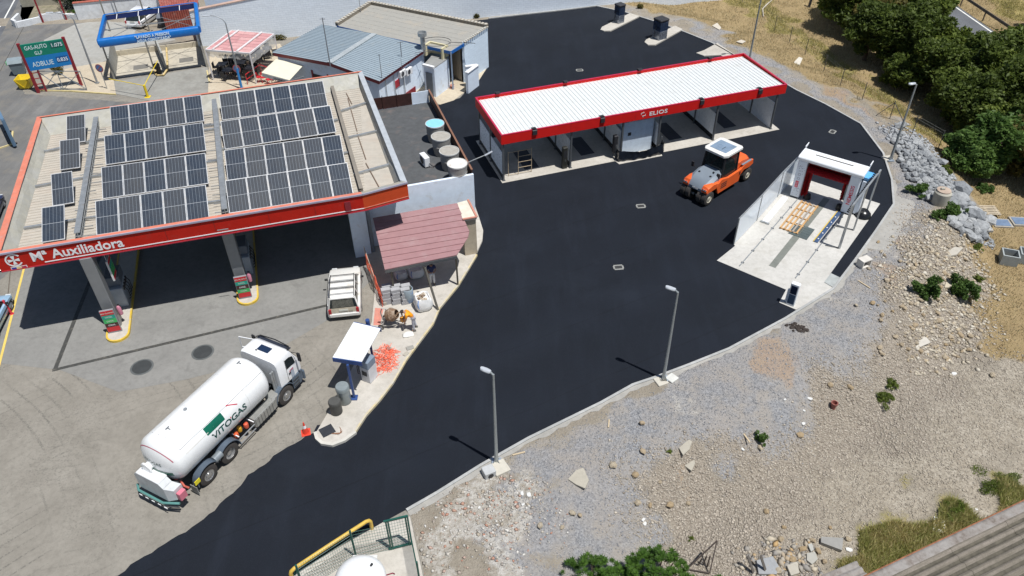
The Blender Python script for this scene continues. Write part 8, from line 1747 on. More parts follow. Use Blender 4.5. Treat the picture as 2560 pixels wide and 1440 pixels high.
# ============================================================ ROCKS, SLABS AND LITTER ON THE SLOPE
def rock_mesh(seed,flat=.7):
    rr=random.Random(seed); bm=bmesh.new(); bmesh.ops.create_icosphere(bm,subdivisions=1,radius=1)
    for v in bm.verts: v.co=Vector((v.co.x*rr.uniform(.8,1.2),v.co.y*rr.uniform(.75,1.15),v.co.z*flat*rr.uniform(.8,1.2)))
    for _ in range(3):
        n=Vector((rr.uniform(-1,1),rr.uniform(-1,1),rr.uniform(.1,1))).normalized(); bmesh.ops.bisect_plane(bm,geom=bm.verts[:]+bm.edges[:]+bm.faces[:],plane_co=n*rr.uniform(.55,.75),plane_no=n,clear_outer=True)
        es=[e for e in bm.edges if e.is_boundary]
        if es: bmesh.ops.holes_fill(bm,edges=es,sides=0)
    bmesh.ops.recalc_face_normals(bm,faces=bm.faces); me=bpy.data.meshes.new('boulder'); bm.to_mesh(me); bm.free(); return me
def rockmat(nm,c0,c1):
    m,nt,b=new_mat(nm); h=NT(nt); v=h.coord(); oi=h.n('ShaderNodeObjectInfo'); f=h.noise(v,2.2,6,.7); c=h.mix(oi.outputs['Random'],c0,c1); c=h.mix(h.mapr(f,.4,.65,0,.6),c,tuple(x*.55 for x in c0)); h.l(c,b.inputs['Base Color']); b.inputs['Roughness'].default_value=.9; h.l(h.bump(h.noise(v,6,5,.7),.7,.1),b.inputs['Normal']); return m
M_RK=rockmat('grey_boulder_rock',(.25,.265,.28),(.46,.47,.47)); M_RK2=rockmat('tan_boulder_rock',(.42,.31,.18),(.50,.44,.34))
RM=[rock_mesh(k) for k in range(10)]; RM2=[rock_mesh(50+k,.6) for k in range(6)]
for me_ in RM: me_.materials.append(M_RK)
for me_ in RM2: me_.materials.append(M_RK2)
PILE=[(2240,330),(2300,360),(2350,420),(2390,480),(2420,510),(2470,560),(2460,600),(2420,605),(2380,560),(2360,500),(2310,500),(2280,470),(2255,420),(2240,380),(2225,345)]
def inpoly(x,y,P): return bool(pip(np.array([x]),np.array([y]),P)[0])
rr=random.Random(20); n=0; placed=[]
def boulder(x,y,s,lab,grp,meshes,sink=.25):
    p=ag(x,y); o=bpy.data.objects.new('boulder',rr.choice(meshes)); COL.objects.link(o); o.location=(p.x,p.y,p.z+s*.3*(1-sink)); o.rotation_euler=(rr.uniform(-.4,.4),rr.uniform(-.4,.4),rr.uniform(0,6.3)); q=s*.5; o.scale=(q*rr.uniform(.9,1.3),q*rr.uniform(.8,1.1),q*rr.uniform(.7,1.1)); tag(o,lab,'rock',grp); return o
tries=0
while n<185 and tries<6000:
    tries+=1; x=rr.uniform(2220,2475); y=rr.uniform(325,610)
    if not inpoly(x,y,PILE): continue
    s=rr.choice((.45,.5,.6,.75)) if y<500 else rr.choice((.7,.9,1.1)); s*=.85 if x<2300 else 1.
    if any((x-a)**2+((y-b_)*1.3)**2<((s+c_)*8.5)**2 for a,b_,c_ in placed): continue
    placed.append((x,y,s)); n+=1; boulder(x,y,s,'grey angular boulder in the rock pile below the far lamp post','boulders in the rock pile',RM)
for x,y,s,l in ((2400,482,1.5,'largest pale grey boulder at the low end of the rock pile'),(2395,505,1.3,'big grey boulder under the largest one in the rock pile'),(2418,540,1.1,'big rounded boulder at the foot of the rock pile'),(2398,550,1.1,'dark grey boulder at the very foot of the rock pile'),(2440,545,1.2,'brownish flat boulder at the right foot of the rock pile'),(2352,410,.9,'lone grey boulder at the grass side of the rock pile'),(2250,318,.9,'pale rounded boulder at the top end of the rock pile')): boulder(x,y,s,l,None,RM)
# loose tan stones that stand out on the slope (each one separate)
spots=[(1532,1165),(1607,1131),(1605,1060),(1585,1192),(1650,1207),(1625,1265),(1594,1260),(1675,1265),(1720,1260),(1588,1190),(1900,1120),(1915,1280),(2000,1090),(2075,965),(2125,970),(2300,880),(2270,875),(2360,895),(2380,845),(2450,870),(2480,940),(2400,840),(2350,720),(2290,690),(2250,655),(2370,690),(2425,715),(2180,760),(2140,765),(1960,1320),(2075,1320),(2120,1350),(2045,1380),(2030,1352),(2005,1375),(1980,1400),(2060,1405),(1450,1290),(1432,1285),(1350,1315),(1405,1320),(1950,1350),(1943,1430),(1990,1425)]
for k,(x,y) in enumerate(spots): boulder(x,y,rr.uniform(.22,.42),'loose tan stone lying by itself on the gravel slope','tan stones on the slope',RM2,.1)
for k in range(110):
    x=rr.uniform(2180,2480); y=rr.uniform(600,900)
    if x+ (y-600)*.2>2480: continue
    boulder(x,y,rr.uniform(.16,.38),'small cream stone among the rubble below the lot corner','cream stones below the corner',RM2+RM2,.1)
def slab(px,col,th,lab,nm='stone_slab',cat='slab',tilt=.0,mat=None):
    P=[ag(x,y) for x,y in px]; c=sum(P,Vector())/len(P); t=thing(nm,lab,cat,c); mt=mat or M('slab_%d'%px[0][0],col,.85,var=.12,dirt=(tuple(x*.7 for x in col),.25,3),bump=.25,bscale=9)
    n=len(P); top=[Vector((p.x,p.y,c.z+.04+th+tilt*(p.y-c.y))) for p in P]; bot=[p-ZU*th for p in top]; mb=MB(); mb.add(bot+top,[tuple(range(n))[::-1],tuple(range(n,2*n))]+[(i,(i+1)%n,n+(i+1)%n,n+i) for i in range(n)]); mb.build('slab',mt,t,world=True); return t
pale=(.40,.37,.305)
slab([(1420,1200),(1440,1178),(1458,1172),(1472,1205),(1462,1228),(1440,1215)],pale,.08,'large irregular beige slab on the gravel near the camera')
slab([(1697,1122),(1722,1098),(1730,1105),(1722,1130),(1706,1147)],pale,.08,'jagged beige slab on the gravel left of the brown stones')
slab([(1711,1165),(1735,1150),(1737,1162),(1727,1186)],pale,.08,'smaller beige slab below the jagged one')
slab([(2280,853),(2313,847),(2322,866),(2291,873)],(.52,.49,.43),.05,'flat cream board lying on the brown stones','flat_board','board')
slab([(2366,700),(2372,695),(2382,703),(2375,727),(2360,722)],(.50,.44,.34),.1,'short beige slab between the two green bushes')
slab([(2360,630),(2385,622),(2402,632),(2388,645),(2368,642)],(.45,.42,.36),.12,'pale slab pieces below the rock pile')
slab([(2050,1348),(2105,1352),(2102,1382),(2050,1362)],(.28,.275,.26),.18,'thick dark grey concrete wedge near the warehouse roof','concrete_wedge','block')
slab([(2335,1292),(2366,1300),(2360,1339),(2330,1331)],(.80,.80,.78),.05,'bright white square sheet in the weeds by the warehouse','white_sheet','sheet')
slab([(2505,1225),(2535,1240),(2550,1258),(2525,1262),(2510,1245)],(.70,.60,.42),.06,'cream flat panel in the weeds at the right edge','cream_panel','sheet')
slab([(2018,1365),(2028,1363),(2033,1378),(2026,1383)],(.40,.40,.37),.1,'small pale slab left of the concrete wedge'); slab([(2015,1388),(2035,1385),(2042,1403),(2028,1416),(2015,1405)],(.38,.37,.33),.14,'rounded grey slab below the concrete wedge')
slab([(1890,1405),(1930,1395),(1945,1420),(1940,1440),(1895,1440)],(.30,.31,.32),.12,'broad grey slab at the bottom edge among rubble'); slab([(1965,1420),(1990,1412),(1995,1440),(1975,1445)],(.42,.39,.33),.2,'tan block at the bottom edge beside the grey slab')
slab([(1780,66),(1792,62),(1803,72),(1798,76)],(.55,.50,.42),.08,'pale broken slab on the dry grass behind the back islands'); slab([(1840,107),(1852,102),(1864,106),(1855,111)],(.55,.50,.42),.08,'pale flat stone near the lamp post on the dry grass')
slab([(1985,156),(1995,152),(2004,156),(1998,164),(1987,163)],(.60,.56,.48),.08,'pale flat stone on the dry grass right of the red canopy')
# white litter
for k,(px,lab) in enumerate((((1305,1235),'torn white plastic rags on the rubble near the compound'),((1308,1262),'white crumpled sheet below the plastic rags'),((1608,1300),'pair of white plastic tubs on the gravel'),((1612,1310),'white plastic lid next to the tubs'),((2024,998),'narrow white strip on the blue gravel'),((2010,1028),'white tile fragment at the gravel edge'),((2008,1060),'small white fragment low on the gravel edge'),((1856,1124),'small white square tile by the little plant'),((2122,1375),'white cylinder scrap beside the concrete wedge'),((2385,935),'small white fragment on the dusty slope'),((1322,1238),'thin white strip right of the rags'),((1962,1000),'two white chips on the blue gravel'),((2440,1275),'grey-white litter scrap in the weeds'),((1198,1270),'white rag at the kerb end'))):
    p=ag(*px); t=thing('litter',lab,'litter',p+ZU*.01,rr.uniform(0,3)); s=rr.uniform(.07,.15); mb=MB(); mb.loft([[Vector((x*s,y*s*.7+rr.uniform(-.02,.02),z)) for x,y in((-1,-.8),(.2,-1),(1,-.5),(.8,.7),(-.3,1),(-1,.4))] for z in(0,.05)]); mb.build('scrap',M('litter_white',(.62,.62,.60),.7),t)
# timber offcuts
for px,l,az_,lab in (((1297,1135),.62,.3,'light timber offcut beside the nearest lamp post'),((1522,1060),.5,1.4,'short pale stick on the gravel slope'),((2160,712),.85,-1.0,'thin timber lath below the hollow block'),((1862,1090),.9,-1.25,'long thin lath above the little plant'),((2375,668),.7,-.1,'rust coloured lath on the rubble below the slabs')):
    p=ag(*px); t=thing('timber_offcut',lab,'timber',p+ZU*.02,az_); mb=MB(); mb.box(-l/2,l/2,-.035,.035,0,.04); mb.build('lath',M('pale_offcut',(.52,.42,.28),.8),t)
# dark tar patch
p=ag(1992,820); t=thing('tar_spill','dark brown tar spill on the gravel beside the kerb','tar patch',p+ZU*.02); mb=MB(); rr2=random.Random(4)
for k in range(40):
    a=rr2.uniform(0,2*PI); q=rr2.random()**.8*.5; s=rr2.uniform(.05,.14); mb.cyl((q*math.cos(a)*1.3,q*math.sin(a)*.8,0),(q*math.cos(a)*1.3,q*math.sin(a)*.8,.03+.05*rr2.random()*(1-q)),s,s*.6,n=7)
tag(mb.build('lumps',M('tar_brown',(.035,.025,.02),.7),t),kind='stuff')
# round concrete manhole shaft beside the rock pile
p=ag(2348,507); t=thing('concrete_shaft','round concrete manhole shaft with broken lid in front of the boulders','manhole shaft',p); mb=MB(); mb.lathe([(.54,-.2),(.54,.85),(.44,.95),(.40,.95),(.40,.9)],22); mb.build('ring',M('shaft_concrete',(.40,.38,.32),.85,var=.12),t,smooth=True); mb=MB(); mb.lathe([(.45,.955),(.45,1.02),(.3,1.04),(0,1.04)],18,o=(.0,.02,0)); mb.build('lid',M('shaft_lid',(.42,.33,.26),.85,var=.15),t,smooth=True); mb=MB(); mb.cbox((-.1,.05,1.10),.25,.15,.1); mb.build('stone_on_lid',M('shaft_concrete',(0,0,0)),t)
# blue covered pits, pallets and open concrete boxes
for px,w,l,az_,lab in (((2452,568),1.0,.75,-.1,'left blue-grey covered pit on the low concrete slab'),((2503,560),1.0,.75,-.1,'middle blue-grey covered pit on the low concrete slab'),((2552,556),1.1,.8,-.1,'right blue-grey covered pit at the picture edge')):
    p=ag(*px); t=thing('covered_pit',lab,'pit cover',p+ZU*.05,az_); mb=MB(); mb.box(-w/2-.12,w/2+.12,-l/2-.12,l/2+.12,-.1,.06); mb.build('kerb',M('pit_kerb',(.36,.33,.28),.85,var=.15),t); mb=MB(); mb.box(-w/2,w/2,-l/2,l/2,.061,.08); mb.build('cover',M('pit_blue_cover',(.16,.22,.32),.4,var=.15),t)
def openbox(px,lab,az_):
    p=ag(*px); t=thing('open_concrete_box',lab,'concrete box',p,az_); mt=M('box_concrete',(.33,.36,.36),.8,var=.1); w,l,h_=1.0,.9,.75
    for x0,x1,y0,y1 in ((-w/2,w/2,-l/2,-l/2+.08),(-w/2,w/2,l/2-.08,l/2),(-w/2,-w/2+.08,-l/2+.081,l/2-.081),(w/2-.08,w/2,-l/2+.081,l/2-.081)): mb=MB(); mb.box(x0,x1,y0,y1,0,h_); mb.build('side',mt,t)
openbox((2517,655),'open grey concrete box on the lower ground, the left one',-.35); openbox((2562,652),'open grey concrete box cut by the right picture edge',-.35)
t=thing('pallet_remains','weathered grey pallet boards lying below the rock pile','pallet',ag(2465,530),-.05)
for k in range(6): mb=MB(); mb.box(-.8,.8,-.5+k*.2,-.38+k*.2,.12,.15); mb.build('board',M('weathered_board',(.45,.38,.28),.85,var=.15),t)
for x in(-.7,0,.7): mb=MB(); mb.box(x-.05,x+.05,-.5,.65,0,.119); mb.build('bearer',M('weathered_board',(0,0,0)),t)
# clay pipe
p=ag(2082,1020); t=thing('clay_pipe','short red clay pipe standing in the brown stones','pipe',p,.3); mb=MB(); mb.lathe([(.13,0),(.13,.3),(.18,.32),(.18,.42),(.14,.42),(.12,.2)],16); mb.build('pipe',M('clay_red',(.28,.10,.08),.6),t,smooth=True)
# steel angle rack bottom
p=ag(1765,1425); t=thing('angle_iron_frame','bent dark angle iron frame standing near the bottom shrubs','steel frame',p,.0); ms2=M('rusty_angle',(.09,.07,.06),.7)
for a,b_ in (((-.85,0,.1),(.35,.5,1.5)),((.35,.5,1.5),(.1,-.2,.1)),((-.3,.2,.1),(-.25,.15,.7)),((-.1,.2,.1),(-.05,.2,.8)),((.05,.1,.1),(.1,.2,.8)),((-.85,0,.1),(.1,-.2,.1))): mb=MB(); mb.beam(a,b_,.05,.05); mb.build('angle_bar',ms2,t)
t=thing('leaning_planks','two dark weathered planks standing in the rubble at the bottom edge','planks',ag(1885,1435)); 
for dx in(0,.55): mb=MB(); mb.beam((dx,0,0),(dx-.35,.35,.9),.14,.03); mb.build('plank',M('dark_plank',(.11,.10,.09),.85),t)
# ---- scattered small stones (instances merged into stuff)
def scatter(nm,regs,count,smin,smax,mat,seed,extra=None,lab=None):
    g=np.random.default_rng(seed); P=np.concatenate([np.array(r) for r in regs]); x0,y0=P.min(0); x1,y1=P.max(0); xs=[];ys=[]
    x0=max(x0,-8);x1=min(x1,46);y0=max(y0,13);y1=min(y1,80)
    X=g.uniform(x0,x1,count*6); Y=g.uniform(y0,y1,count*6); ins=np.zeros(X.shape,bool)
    jx=(vnoise(X,Y,1.5,21)-.5)*2+g.normal(0,.7,X.shape); jy=(vnoise(X,Y,1.5,23)-.5)*2+g.normal(0,.7,X.shape)
    for r in regs: ins|=pip(X+jx,Y+jy,r)
    ins&=~pip(X,Y,LOT)
    if extra is not None: ins&=extra(X,Y)
    X=X[ins][:count];Y=Y[ins][:count]; n=len(X); Z=terrain(X,Y,True)
    base=np.array([(1,0,0),(0,1,0),(-1,0,0),(0,-1,0),(0,0,1),(0,0,-1)],float); F=np.array([(0,1,4),(1,2,4),(2,3,4),(3,0,4),(1,0,5),(2,1,5),(3,2,5),(0,3,5)])
    s=smin+(smax-smin)*g.random(n)**2.2; V=base[None]*(1+g.uniform(-.3,.3,(n,6,3)))*np.stack([s*g.uniform(.8,1.3,n),s*g.uniform(.6,1,n),s*g.uniform(.35,.7,n)],1)[:,None,:]
    a=g.uniform(0,6.28,n); ca,sa_=np.cos(a),np.sin(a); VX=V[:,:,0]*ca[:,None]-V[:,:,1]*sa_[:,None]; VY=V[:,:,0]*sa_[:,None]+V[:,:,1]*ca[:,None]
    V=np.stack([VX+X[:,None],VY+Y[:,None],V[:,:,2]+Z[:,None]+s[:,None]*.15],2).reshape(-1,3); FF=(F[None]+6*np.arange(n)[:,None,None]).reshape(-1,3)
    me=bpy.data.meshes.new(nm); me.vertices.add(len(V)); me.vertices.foreach_set('co',V.astype(np.float32).ravel()); me.loops.add(FF.size); me.loops.foreach_set('vertex_index',FF.astype(np.int32).ravel()); me.polygons.add(len(FF)); me.polygons.foreach_set('loop_start',np.arange(0,FF.size,3,dtype=np.int32)); me.polygons.foreach_set('loop_total',np.full(len(FF),3,np.int32)); me.update(); me.validate()
    me.materials.append(mat); o=bpy.data.objects.new(nm,me); COL.objects.link(o); tag(o,lab,None,None,'stuff'); return o
def stonemat(nm,stops):
    m,nt,b=new_mat(nm); h=NT(nt); g=h.n('ShaderNodeNewGeometry'); cr=h.n('ShaderNodeValToRGB'); e=cr.color_ramp.elements
    e[0].position=0; e[0].color=(*stops[0],1); e[1].position=1; e[1].color=(*stops[-1],1)
    for k in range(1,len(stops)-1): x=e.new(k/(len(stops)-1)); x.color=(*stops[k],1)
    h.l(g.outputs['Random Per Island'],cr.inputs[0]); h.l(cr.outputs[0],b.inputs['Base Color']); b.inputs['Roughness'].default_value=.95; b.inputs['Specular IOR Level'].default_value=.2; return m
ms_b=stonemat('brown_rubble_stone',[(.25,.215,.175),(.38,.335,.28),(.31,.27,.225),(.46,.41,.345),(.35,.31,.26),(.54,.48,.40)]); ms_g=stonemat('grey_gravel_stone',[(.20,.205,.22),(.29,.295,.305),(.24,.245,.26),(.37,.365,.36),(.27,.275,.285)]); ms_d=stonemat('dusty_gravel_stone',[(.28,.245,.20),(.42,.375,.31),(.34,.30,.25),(.52,.465,.385)])
ms_m=stonemat('mixed_demolition_rubble',[(.45,.43,.38),(.42,.22,.16),(.38,.33,.26),(.44,.41,.36),(.60,.58,.54),(.30,.28,.25),(.46,.36,.29)])
scatter('brown_rubble',REG_STONE,30000,.022,.09,ms_b,1,lab='brown angular rubble stones covering the slope')
scatter('grey_gravel',REG_GRAVEL,30000,.018,.055,ms_g,2,lab='bluish grey gravel along the kerb')
scatter('rock_chippings',[wreg(PILE,-.8)],3500,.05,.22,stonemat('rock_chip_grey',[(.22,.235,.25),(.40,.41,.42),(.30,.315,.33)]),12,lab='grey rock chippings between the boulders of the pile')
scatter('dusty_gravel',REG_SCREE,26000,.02,.07,ms_d,3,lab='fine dusty gravel on the lower ground')
scatter('demolition_rubble',[wreg([(1030,1290),(1180,1190),(1340,1200),(1420,1300),(1330,1400),(1100,1440),(1060,1440)],-.2)],900,.025,.12,ms_m,4,lab='mixed demolition rubble with brick pieces near the gas compound')
scatter('bottom_rubble',[wreg([(1850,1440),(1890,1380),(2000,1340),(2060,1400),(2000,1460),(1850,1480)],-1.5)],420,.06,.24,stonemat('tan_rubble',[(.45,.30,.14),(.36,.33,.28),(.25,.24,.23),(.5,.44,.34)]),5,lab='coarse tan rubble by the warehouse corner')
scatter('corner_rubble',[wreg([(2260,620),(2330,560),(2440,610),(2480,720),(2440,860),(2360,930),(2250,880),(2210,760)],-1.2)],2600,.05,.2,stonemat('cream_rubble',[(.42,.34,.23),(.50,.45,.36),(.30,.25,.18),(.58,.54,.46),(.28,.22,.15)]),6,lab='cream broken stones below the lot corner')
# ============================================================ VEGETATION
def leafmat(nm,stops,tr=.4):
    m,nt,b=new_mat(nm); h=NT(nt); g=h.n('ShaderNodeNewGeometry'); v=h.coord(); f=h.noise(v,.9,4,.6); cr=h.n('ShaderNodeValToRGB'); e=cr.color_ramp.elements; e[0].color=(*stops[0],1); e[1].color=(*stops[-1],1)
    for k in range(1,len(stops)-1): x=e.new(k/(len(stops)-1)); x.color=(*stops[k],1)
    oi=h.n('ShaderNodeObjectInfo'); q=h.math('ADD',h.math('MULTIPLY',g.outputs['Random Per Island'],.5),h.math('ADD',h.mapr(f,.35,.65,0,.38),h.math('MULTIPLY',oi.outputs['Random'],.18))); h.l(q,cr.inputs[0]); h.l(cr.outputs[0],b.inputs['Base Color']); b.inputs['Roughness'].default_value=.6; b.inputs['Specular IOR Level'].default_value=.3
    o=[n for n in nt.nodes if n.type=='OUTPUT_MATERIAL'][0]; tl=h.n('ShaderNodeBsdfTranslucent'); h.l(cr.outputs[0],tl.inputs[0]); mx=h.n('ShaderNodeMixShader'); mx.inputs[0].default_value=tr; h.l(b.outputs[0],mx.inputs[1]); h.l(tl.outputs[0],mx.inputs[2]); h.l(mx.outputs[0],o.inputs[0]); return m
def leaf_mesh(nm,blobs,count,size,mat,seed,shape='quad'):
    """blobs: list of (centre, radii); leaf faces mostly near the surface of each blob"""
    g=np.random.default_rng(seed); vol=np.array([b[1][0]*b[1][1]*b[1][2] for b in blobs])**.67; cnt=(vol/vol.sum()*count).astype(int); C=[]
    for (c,r),k in zip(blobs,cnt):
        d=g.normal(size=(k,3)); d/=np.linalg.norm(d,axis=1)[:,None]; q=(g.random(k)**.28)*(1+.18*np.sin(d[:,0]*7+seed)*np.cos(d[:,1]*6+d[:,2]*5)); C.append(np.array(c)[None]+d*q[:,None]*np.array(r)[None])
    C=np.concatenate(C); n=len(C); C=C[C[:,2]>.05]; n=len(C); u=g.normal(size=(n,3)); u[:,2]*=.6; u/=np.linalg.norm(u,axis=1)[:,None]; w=g.normal(size=(n,3)); w-=(w*u).sum(1)[:,None]*u; w/=np.linalg.norm(w,axis=1)[:,None]; s=size*g.uniform(.6,1.3,n)[:,None]
    V=np.stack([C-u*s,C+w*s*.45,C+u*s,C-w*s*.45],1).reshape(-1,3); F=np.arange(4*n).reshape(n,4)
    me=bpy.data.meshes.new(nm); me.vertices.add(len(V)); me.vertices.foreach_set('co',V.astype(np.float32).ravel()); me.loops.add(F.size); me.loops.foreach_set('vertex_index',F.astype(np.int32).ravel()); me.polygons.add(n); me.polygons.foreach_set('loop_start',np.arange(0,F.size,4,dtype=np.int32)); me.polygons.foreach_set('loop_total',np.full(n,4,np.int32)); me.update(); me.materials.append(mat); return me
LM=[leafmat('dark_evergreen_leaves',[(.035,.055,.012),(.085,.12,.022),(.17,.225,.045)]),leafmat('mid_green_leaves',[(.06,.09,.016),(.13,.175,.03),(.24,.29,.06)]),leafmat('olive_brown_leaves',[(.06,.066,.02),(.14,.125,.035),(.25,.21,.06)]),leafmat('bush_green_leaves',[(.04,.085,.02),(.085,.155,.035),(.15,.24,.055)])]
M_BARK=M('brown_bark',(.09,.065,.045),.9,var=.3,bump=.6,bscale=8)
def crown_blobs(R_,H,rr,n=16):
    B=[((0,0,H*.62),(R_*.72,R_*.72,H*.33))]
    for k in range(n):
        a=rr.uniform(0,2*PI); q=rr.uniform(.30,.80)*R_; z=H*rr.uniform(.22,.92); k2=1-.55*max(0,(z/H-.5)*2)**2; B.append(((q*k2*math.cos(a),q*k2*math.sin(a),z),(R_*rr.uniform(.16,.38),)*2+(R_*rr.uniform(.14,.30),)))
    return B
def tree(x,y,R_,H,kind,lab,seed,cnt=9000,zb=None):
    rr=random.Random(seed); p=ag(x,y); t=thing('tree',lab,'tree',(p.x,p.y,p.z),rr.uniform(0,6),'trees between the lot and the road'); me=leaf_mesh('crown',crown_blobs(R_,H,rr,32),int(cnt*1.25),.19,LM[kind],seed); o=bpy.data.objects.new('crown',me); COL.objects.link(o); o.parent=t
    mb=MB(); mb.tube([(0,0,-.3),(.1,.05,H*.25),(0,0,H*.5),(.1,0,H*.75)],.1,8,rs=[.22,.18,.12,.05])
    mb.build('trunk',M_BARK,t,smooth=60)
    for k in range(5):
        a=rr.uniform(0,2*PI); z=H*rr.uniform(.25,.5); mb=MB(); mb.tube([(0,0,z),(R_*.35*math.cos(a),R_*.35*math.sin(a),z+H*.12),(R_*.7*math.cos(a),R_*.7*math.sin(a),z+H*.22)],.05,6,rs=[.10,.06,.03]); mb.build('limb',M_BARK,t)
    return t
TR=[(2115,75,3.4,6.0,0,'dark leafy tree at the left end of the row, nearest the top edge'),(2160,150,3.0,5.2,0,'dark tree casting its shadow on the dry grass, second from the left'),(2215,60,3.2,6.2,2,'olive brown tree behind the left dark trees'),(2260,170,3.2,5.8,0,'dark green tree in the front middle of the row'),(2290,110,3.0,5.4,1,'mid green tree in the back middle of the row'),(2365,215,2.7,4.6,1,'bright green topped tree in front of the road bend'),(2330,240,3.0,5.0,0,'dark tree at the front edge behind the lamp post'),(2398,212,1.7,3.6,2,'thin olive tree standing beside the road'),(2440,260,3.2,5.6,0,'dark green tree right of the far lamp post'),(2400,330,2.9,4.6,0,'low dark tree over the reddish earth'),(2545,235,3.1,5.6,1,'tall green tree at the right edge next to the road'),(2520,330,3.4,6.0,0,'large dark tree at the right edge in the middle'),(2480,420,2.8,4.2,3,'bright green bushy tree at the front right of the row'),(2420,425,2.2,3.0,3,'low green bush at the front of the row near the rock pile'),(2560,440,2.8,4.4,2,'brownish tree cut by the right picture edge'),(2600,330,3.4,6.0,0,'dark tree mostly beyond the right picture edge'),(2140,0,3.2,5.6,1,'green tree crossing the top picture edge'),(2225,-15,3.0,5.4,2,'yellowish olive tree at the top picture edge'),(2600,75,1.6,3.6,1,'green tree beyond the road at the top right edge')]
TR+=[(2180,110,2.6,5.0,2,'reddish olive tree squeezed between the two left dark trees'),(2300,190,2.4,4.2,1,'light green tree low in the middle of the row'),(2370,290,2.4,4.0,0,'dark low tree just right of the far lamp head'),(2480,290,2.8,5.2,1,'mid green tree in the dark right part of the row'),(2450,360,2.3,3.6,1,'light green tree above the bramble at the front right'),(2540,390,2.6,4.6,0,'very dark tree near the right edge above the brownish one'),(2245,215,1.8,2.6,0,'low dark shrub-like tree at the shaded front of the row'),(2090,40,2.2,4.0,1,'small bright tree at the extreme left of the row')]
for k,(x,y,R_,H,kd,l) in enumerate(TR): tree(x,y,R_,H,kd,l,100+k,12000 if R_>2.5 else 7000)
def bush(x,y,R_,H,kd,lab,seed,cnt,size=.09,nm='bush'):
    rr=random.Random(seed); p=ag(x,y); t=thing(nm,lab,'bush',(p.x,p.y,p.z-.02)); B=[((rr.gauss(0,.42)*R_,rr.gauss(0,.42)*R_,H*rr.uniform(.2,.85)),(R_*rr.uniform(.14,.42),R_*rr.uniform(.14,.42),H*rr.uniform(.15,.34))) for _ in range(15)]; me=leaf_mesh('foliage',B,cnt,size,LM[kd],seed); o=bpy.data.objects.new('foliage',me); COL.objects.link(o); o.parent=t
    for k in range(4): a=rr.uniform(0,6.28); mb=MB(); mb.tube([(0,0,-.05),(R_*.3*math.cos(a),R_*.3*math.sin(a),H*.5)],.025,5); mb.build('stem',M_BARK,t)
    return t
bush(2315,738,.75,1.25,3,'round green fig bush growing from the brown stones, the left one',1,2600); bush(2402,745,.72,1.3,3,'upright green bush on the slope, right of the round one',2,2600); bush(2408,725,.5,.8,3,'lower green shoot group above the upright bush',3,1000); bush(2205,995,.62,.35,1,'low flat green plant on the brown stones',4,2400,.05); bush(2225,965,.35,.3,1,'thin weed shoots behind the low flat plant',5,500,.06); bush(1900,1103,.28,.55,3,'little green plant by the yellow stone',6,600,.07)
bush(1728,1345,.16,.15,1,'tiny green weed on the dusty gravel',7,150,.05); bush(1672,1132,.18,.15,1,'tiny dark weed between gravel and slabs',8,150,.05); bush(2300,480,.9,.7,3,'green bramble in front of the rock pile',9,2600,.08); bush(2375,540,.8,.9,3,'green bramble around the concrete shaft',10,2600,.08); bush(2345,545,.6,.5,3,'bramble shoots at the foot of the concrete shaft',11,1200,.08); bush(2460,480,.7,.5,3,'green shrub on the dry grass beside the rock pile',12,1600,.08); bush(2360,430,.5,.4,1,'grassy tuft between rock pile and trees',13,900,.07); bush(2440,620,.4,.3,1,'green tuft beside the covered pits',14,700,.06); bush(2445,700,.4,.35,1,'dry green tuft left of the open boxes',15,700,.06); bush(2380,1275,.6,.4,1,'dark green weed clump beside the white sheet',16,2200,.07); bush(2500,1215,1.0,.3,1,'green weed bank at the right edge above the warehouse roof',17,2600,.045)
# shrub at the bottom edge made of star shaped leaf whorls
def star_shrub(x,y,n,spread,lab,seed,hbase):
    rr=random.Random(seed); p=ag(x,y); t=thing('shrub',lab,'shrub',(p.x,p.y,p.z),0,'whorled green shrubs at the bottom edge'); vs=[];fs=[]
    for k in range(n):
        a=rr.uniform(0,2*PI); q=rr.random()**.5*spread; c=Vector((q*math.cos(a)*1.25,q*math.sin(a),hbase*rr.uniform(.55,1.0)*(1-.35*(q/spread)**2))); s=rr.uniform(.16,.26); m_=rr.randint(9,12)
        for j in range(m_):
            for lay,(el_,sc) in enumerate(((.25,1),(.85,.75))):
                b2=2*PI*j/m_+lay*.3+rr.uniform(-.1,.1); d=Vector((math.cos(b2)*math.cos(el_),math.sin(b2)*math.cos(el_),math.sin(el_))); sd=Vector((-math.sin(b2),math.cos(b2),0))*s*.13; i0=len(vs); vs+=[c,c+d*s*sc*.5+sd,c+d*s*sc,c+d*s*sc*.5-sd]; fs.append((i0,i0+1,i0+2,i0+3))
    me=bpy.data.meshes.new('foliage'); me.from_pydata([tuple(v) for v in vs],[],fs); me.materials.append(leafmat('whorl_leaves_%d'%seed,[(.025,.06,.008),(.055,.12,.015),(.11,.20,.03)],.3)); o=bpy.data.objects.new('foliage',me); COL.objects.link(o); o.parent=t
    for k in range(9): a=rr.uniform(0,6.28); q=spread*rr.uniform(.2,.7); mb=MB(); mb.tube([(q*.3*math.cos(a),q*.3*math.sin(a),0),(q*math.cos(a),q*math.sin(a),hbase*.75)],.03,5); mb.build('stem',M_BARK,t)
star_shrub(1480,1470,95,1.15,'whorled green shrub at the bottom edge, the left low one',1,1.3); star_shrub(1560,1475,70,.8,'whorled green shrub at the bottom edge, the narrow middle one',2,1.35); star_shrub(1635,1462,140,1.1,'whorled green shrub at the bottom edge, the tallest one on the right',3,1.9); star_shrub(1710,1490,40,.6,'small whorled shrub right of the tallest one',4,1.0); star_shrub(1795,1475,20,.3,'tiny whorled shrub by the angle iron frame',5,.8)
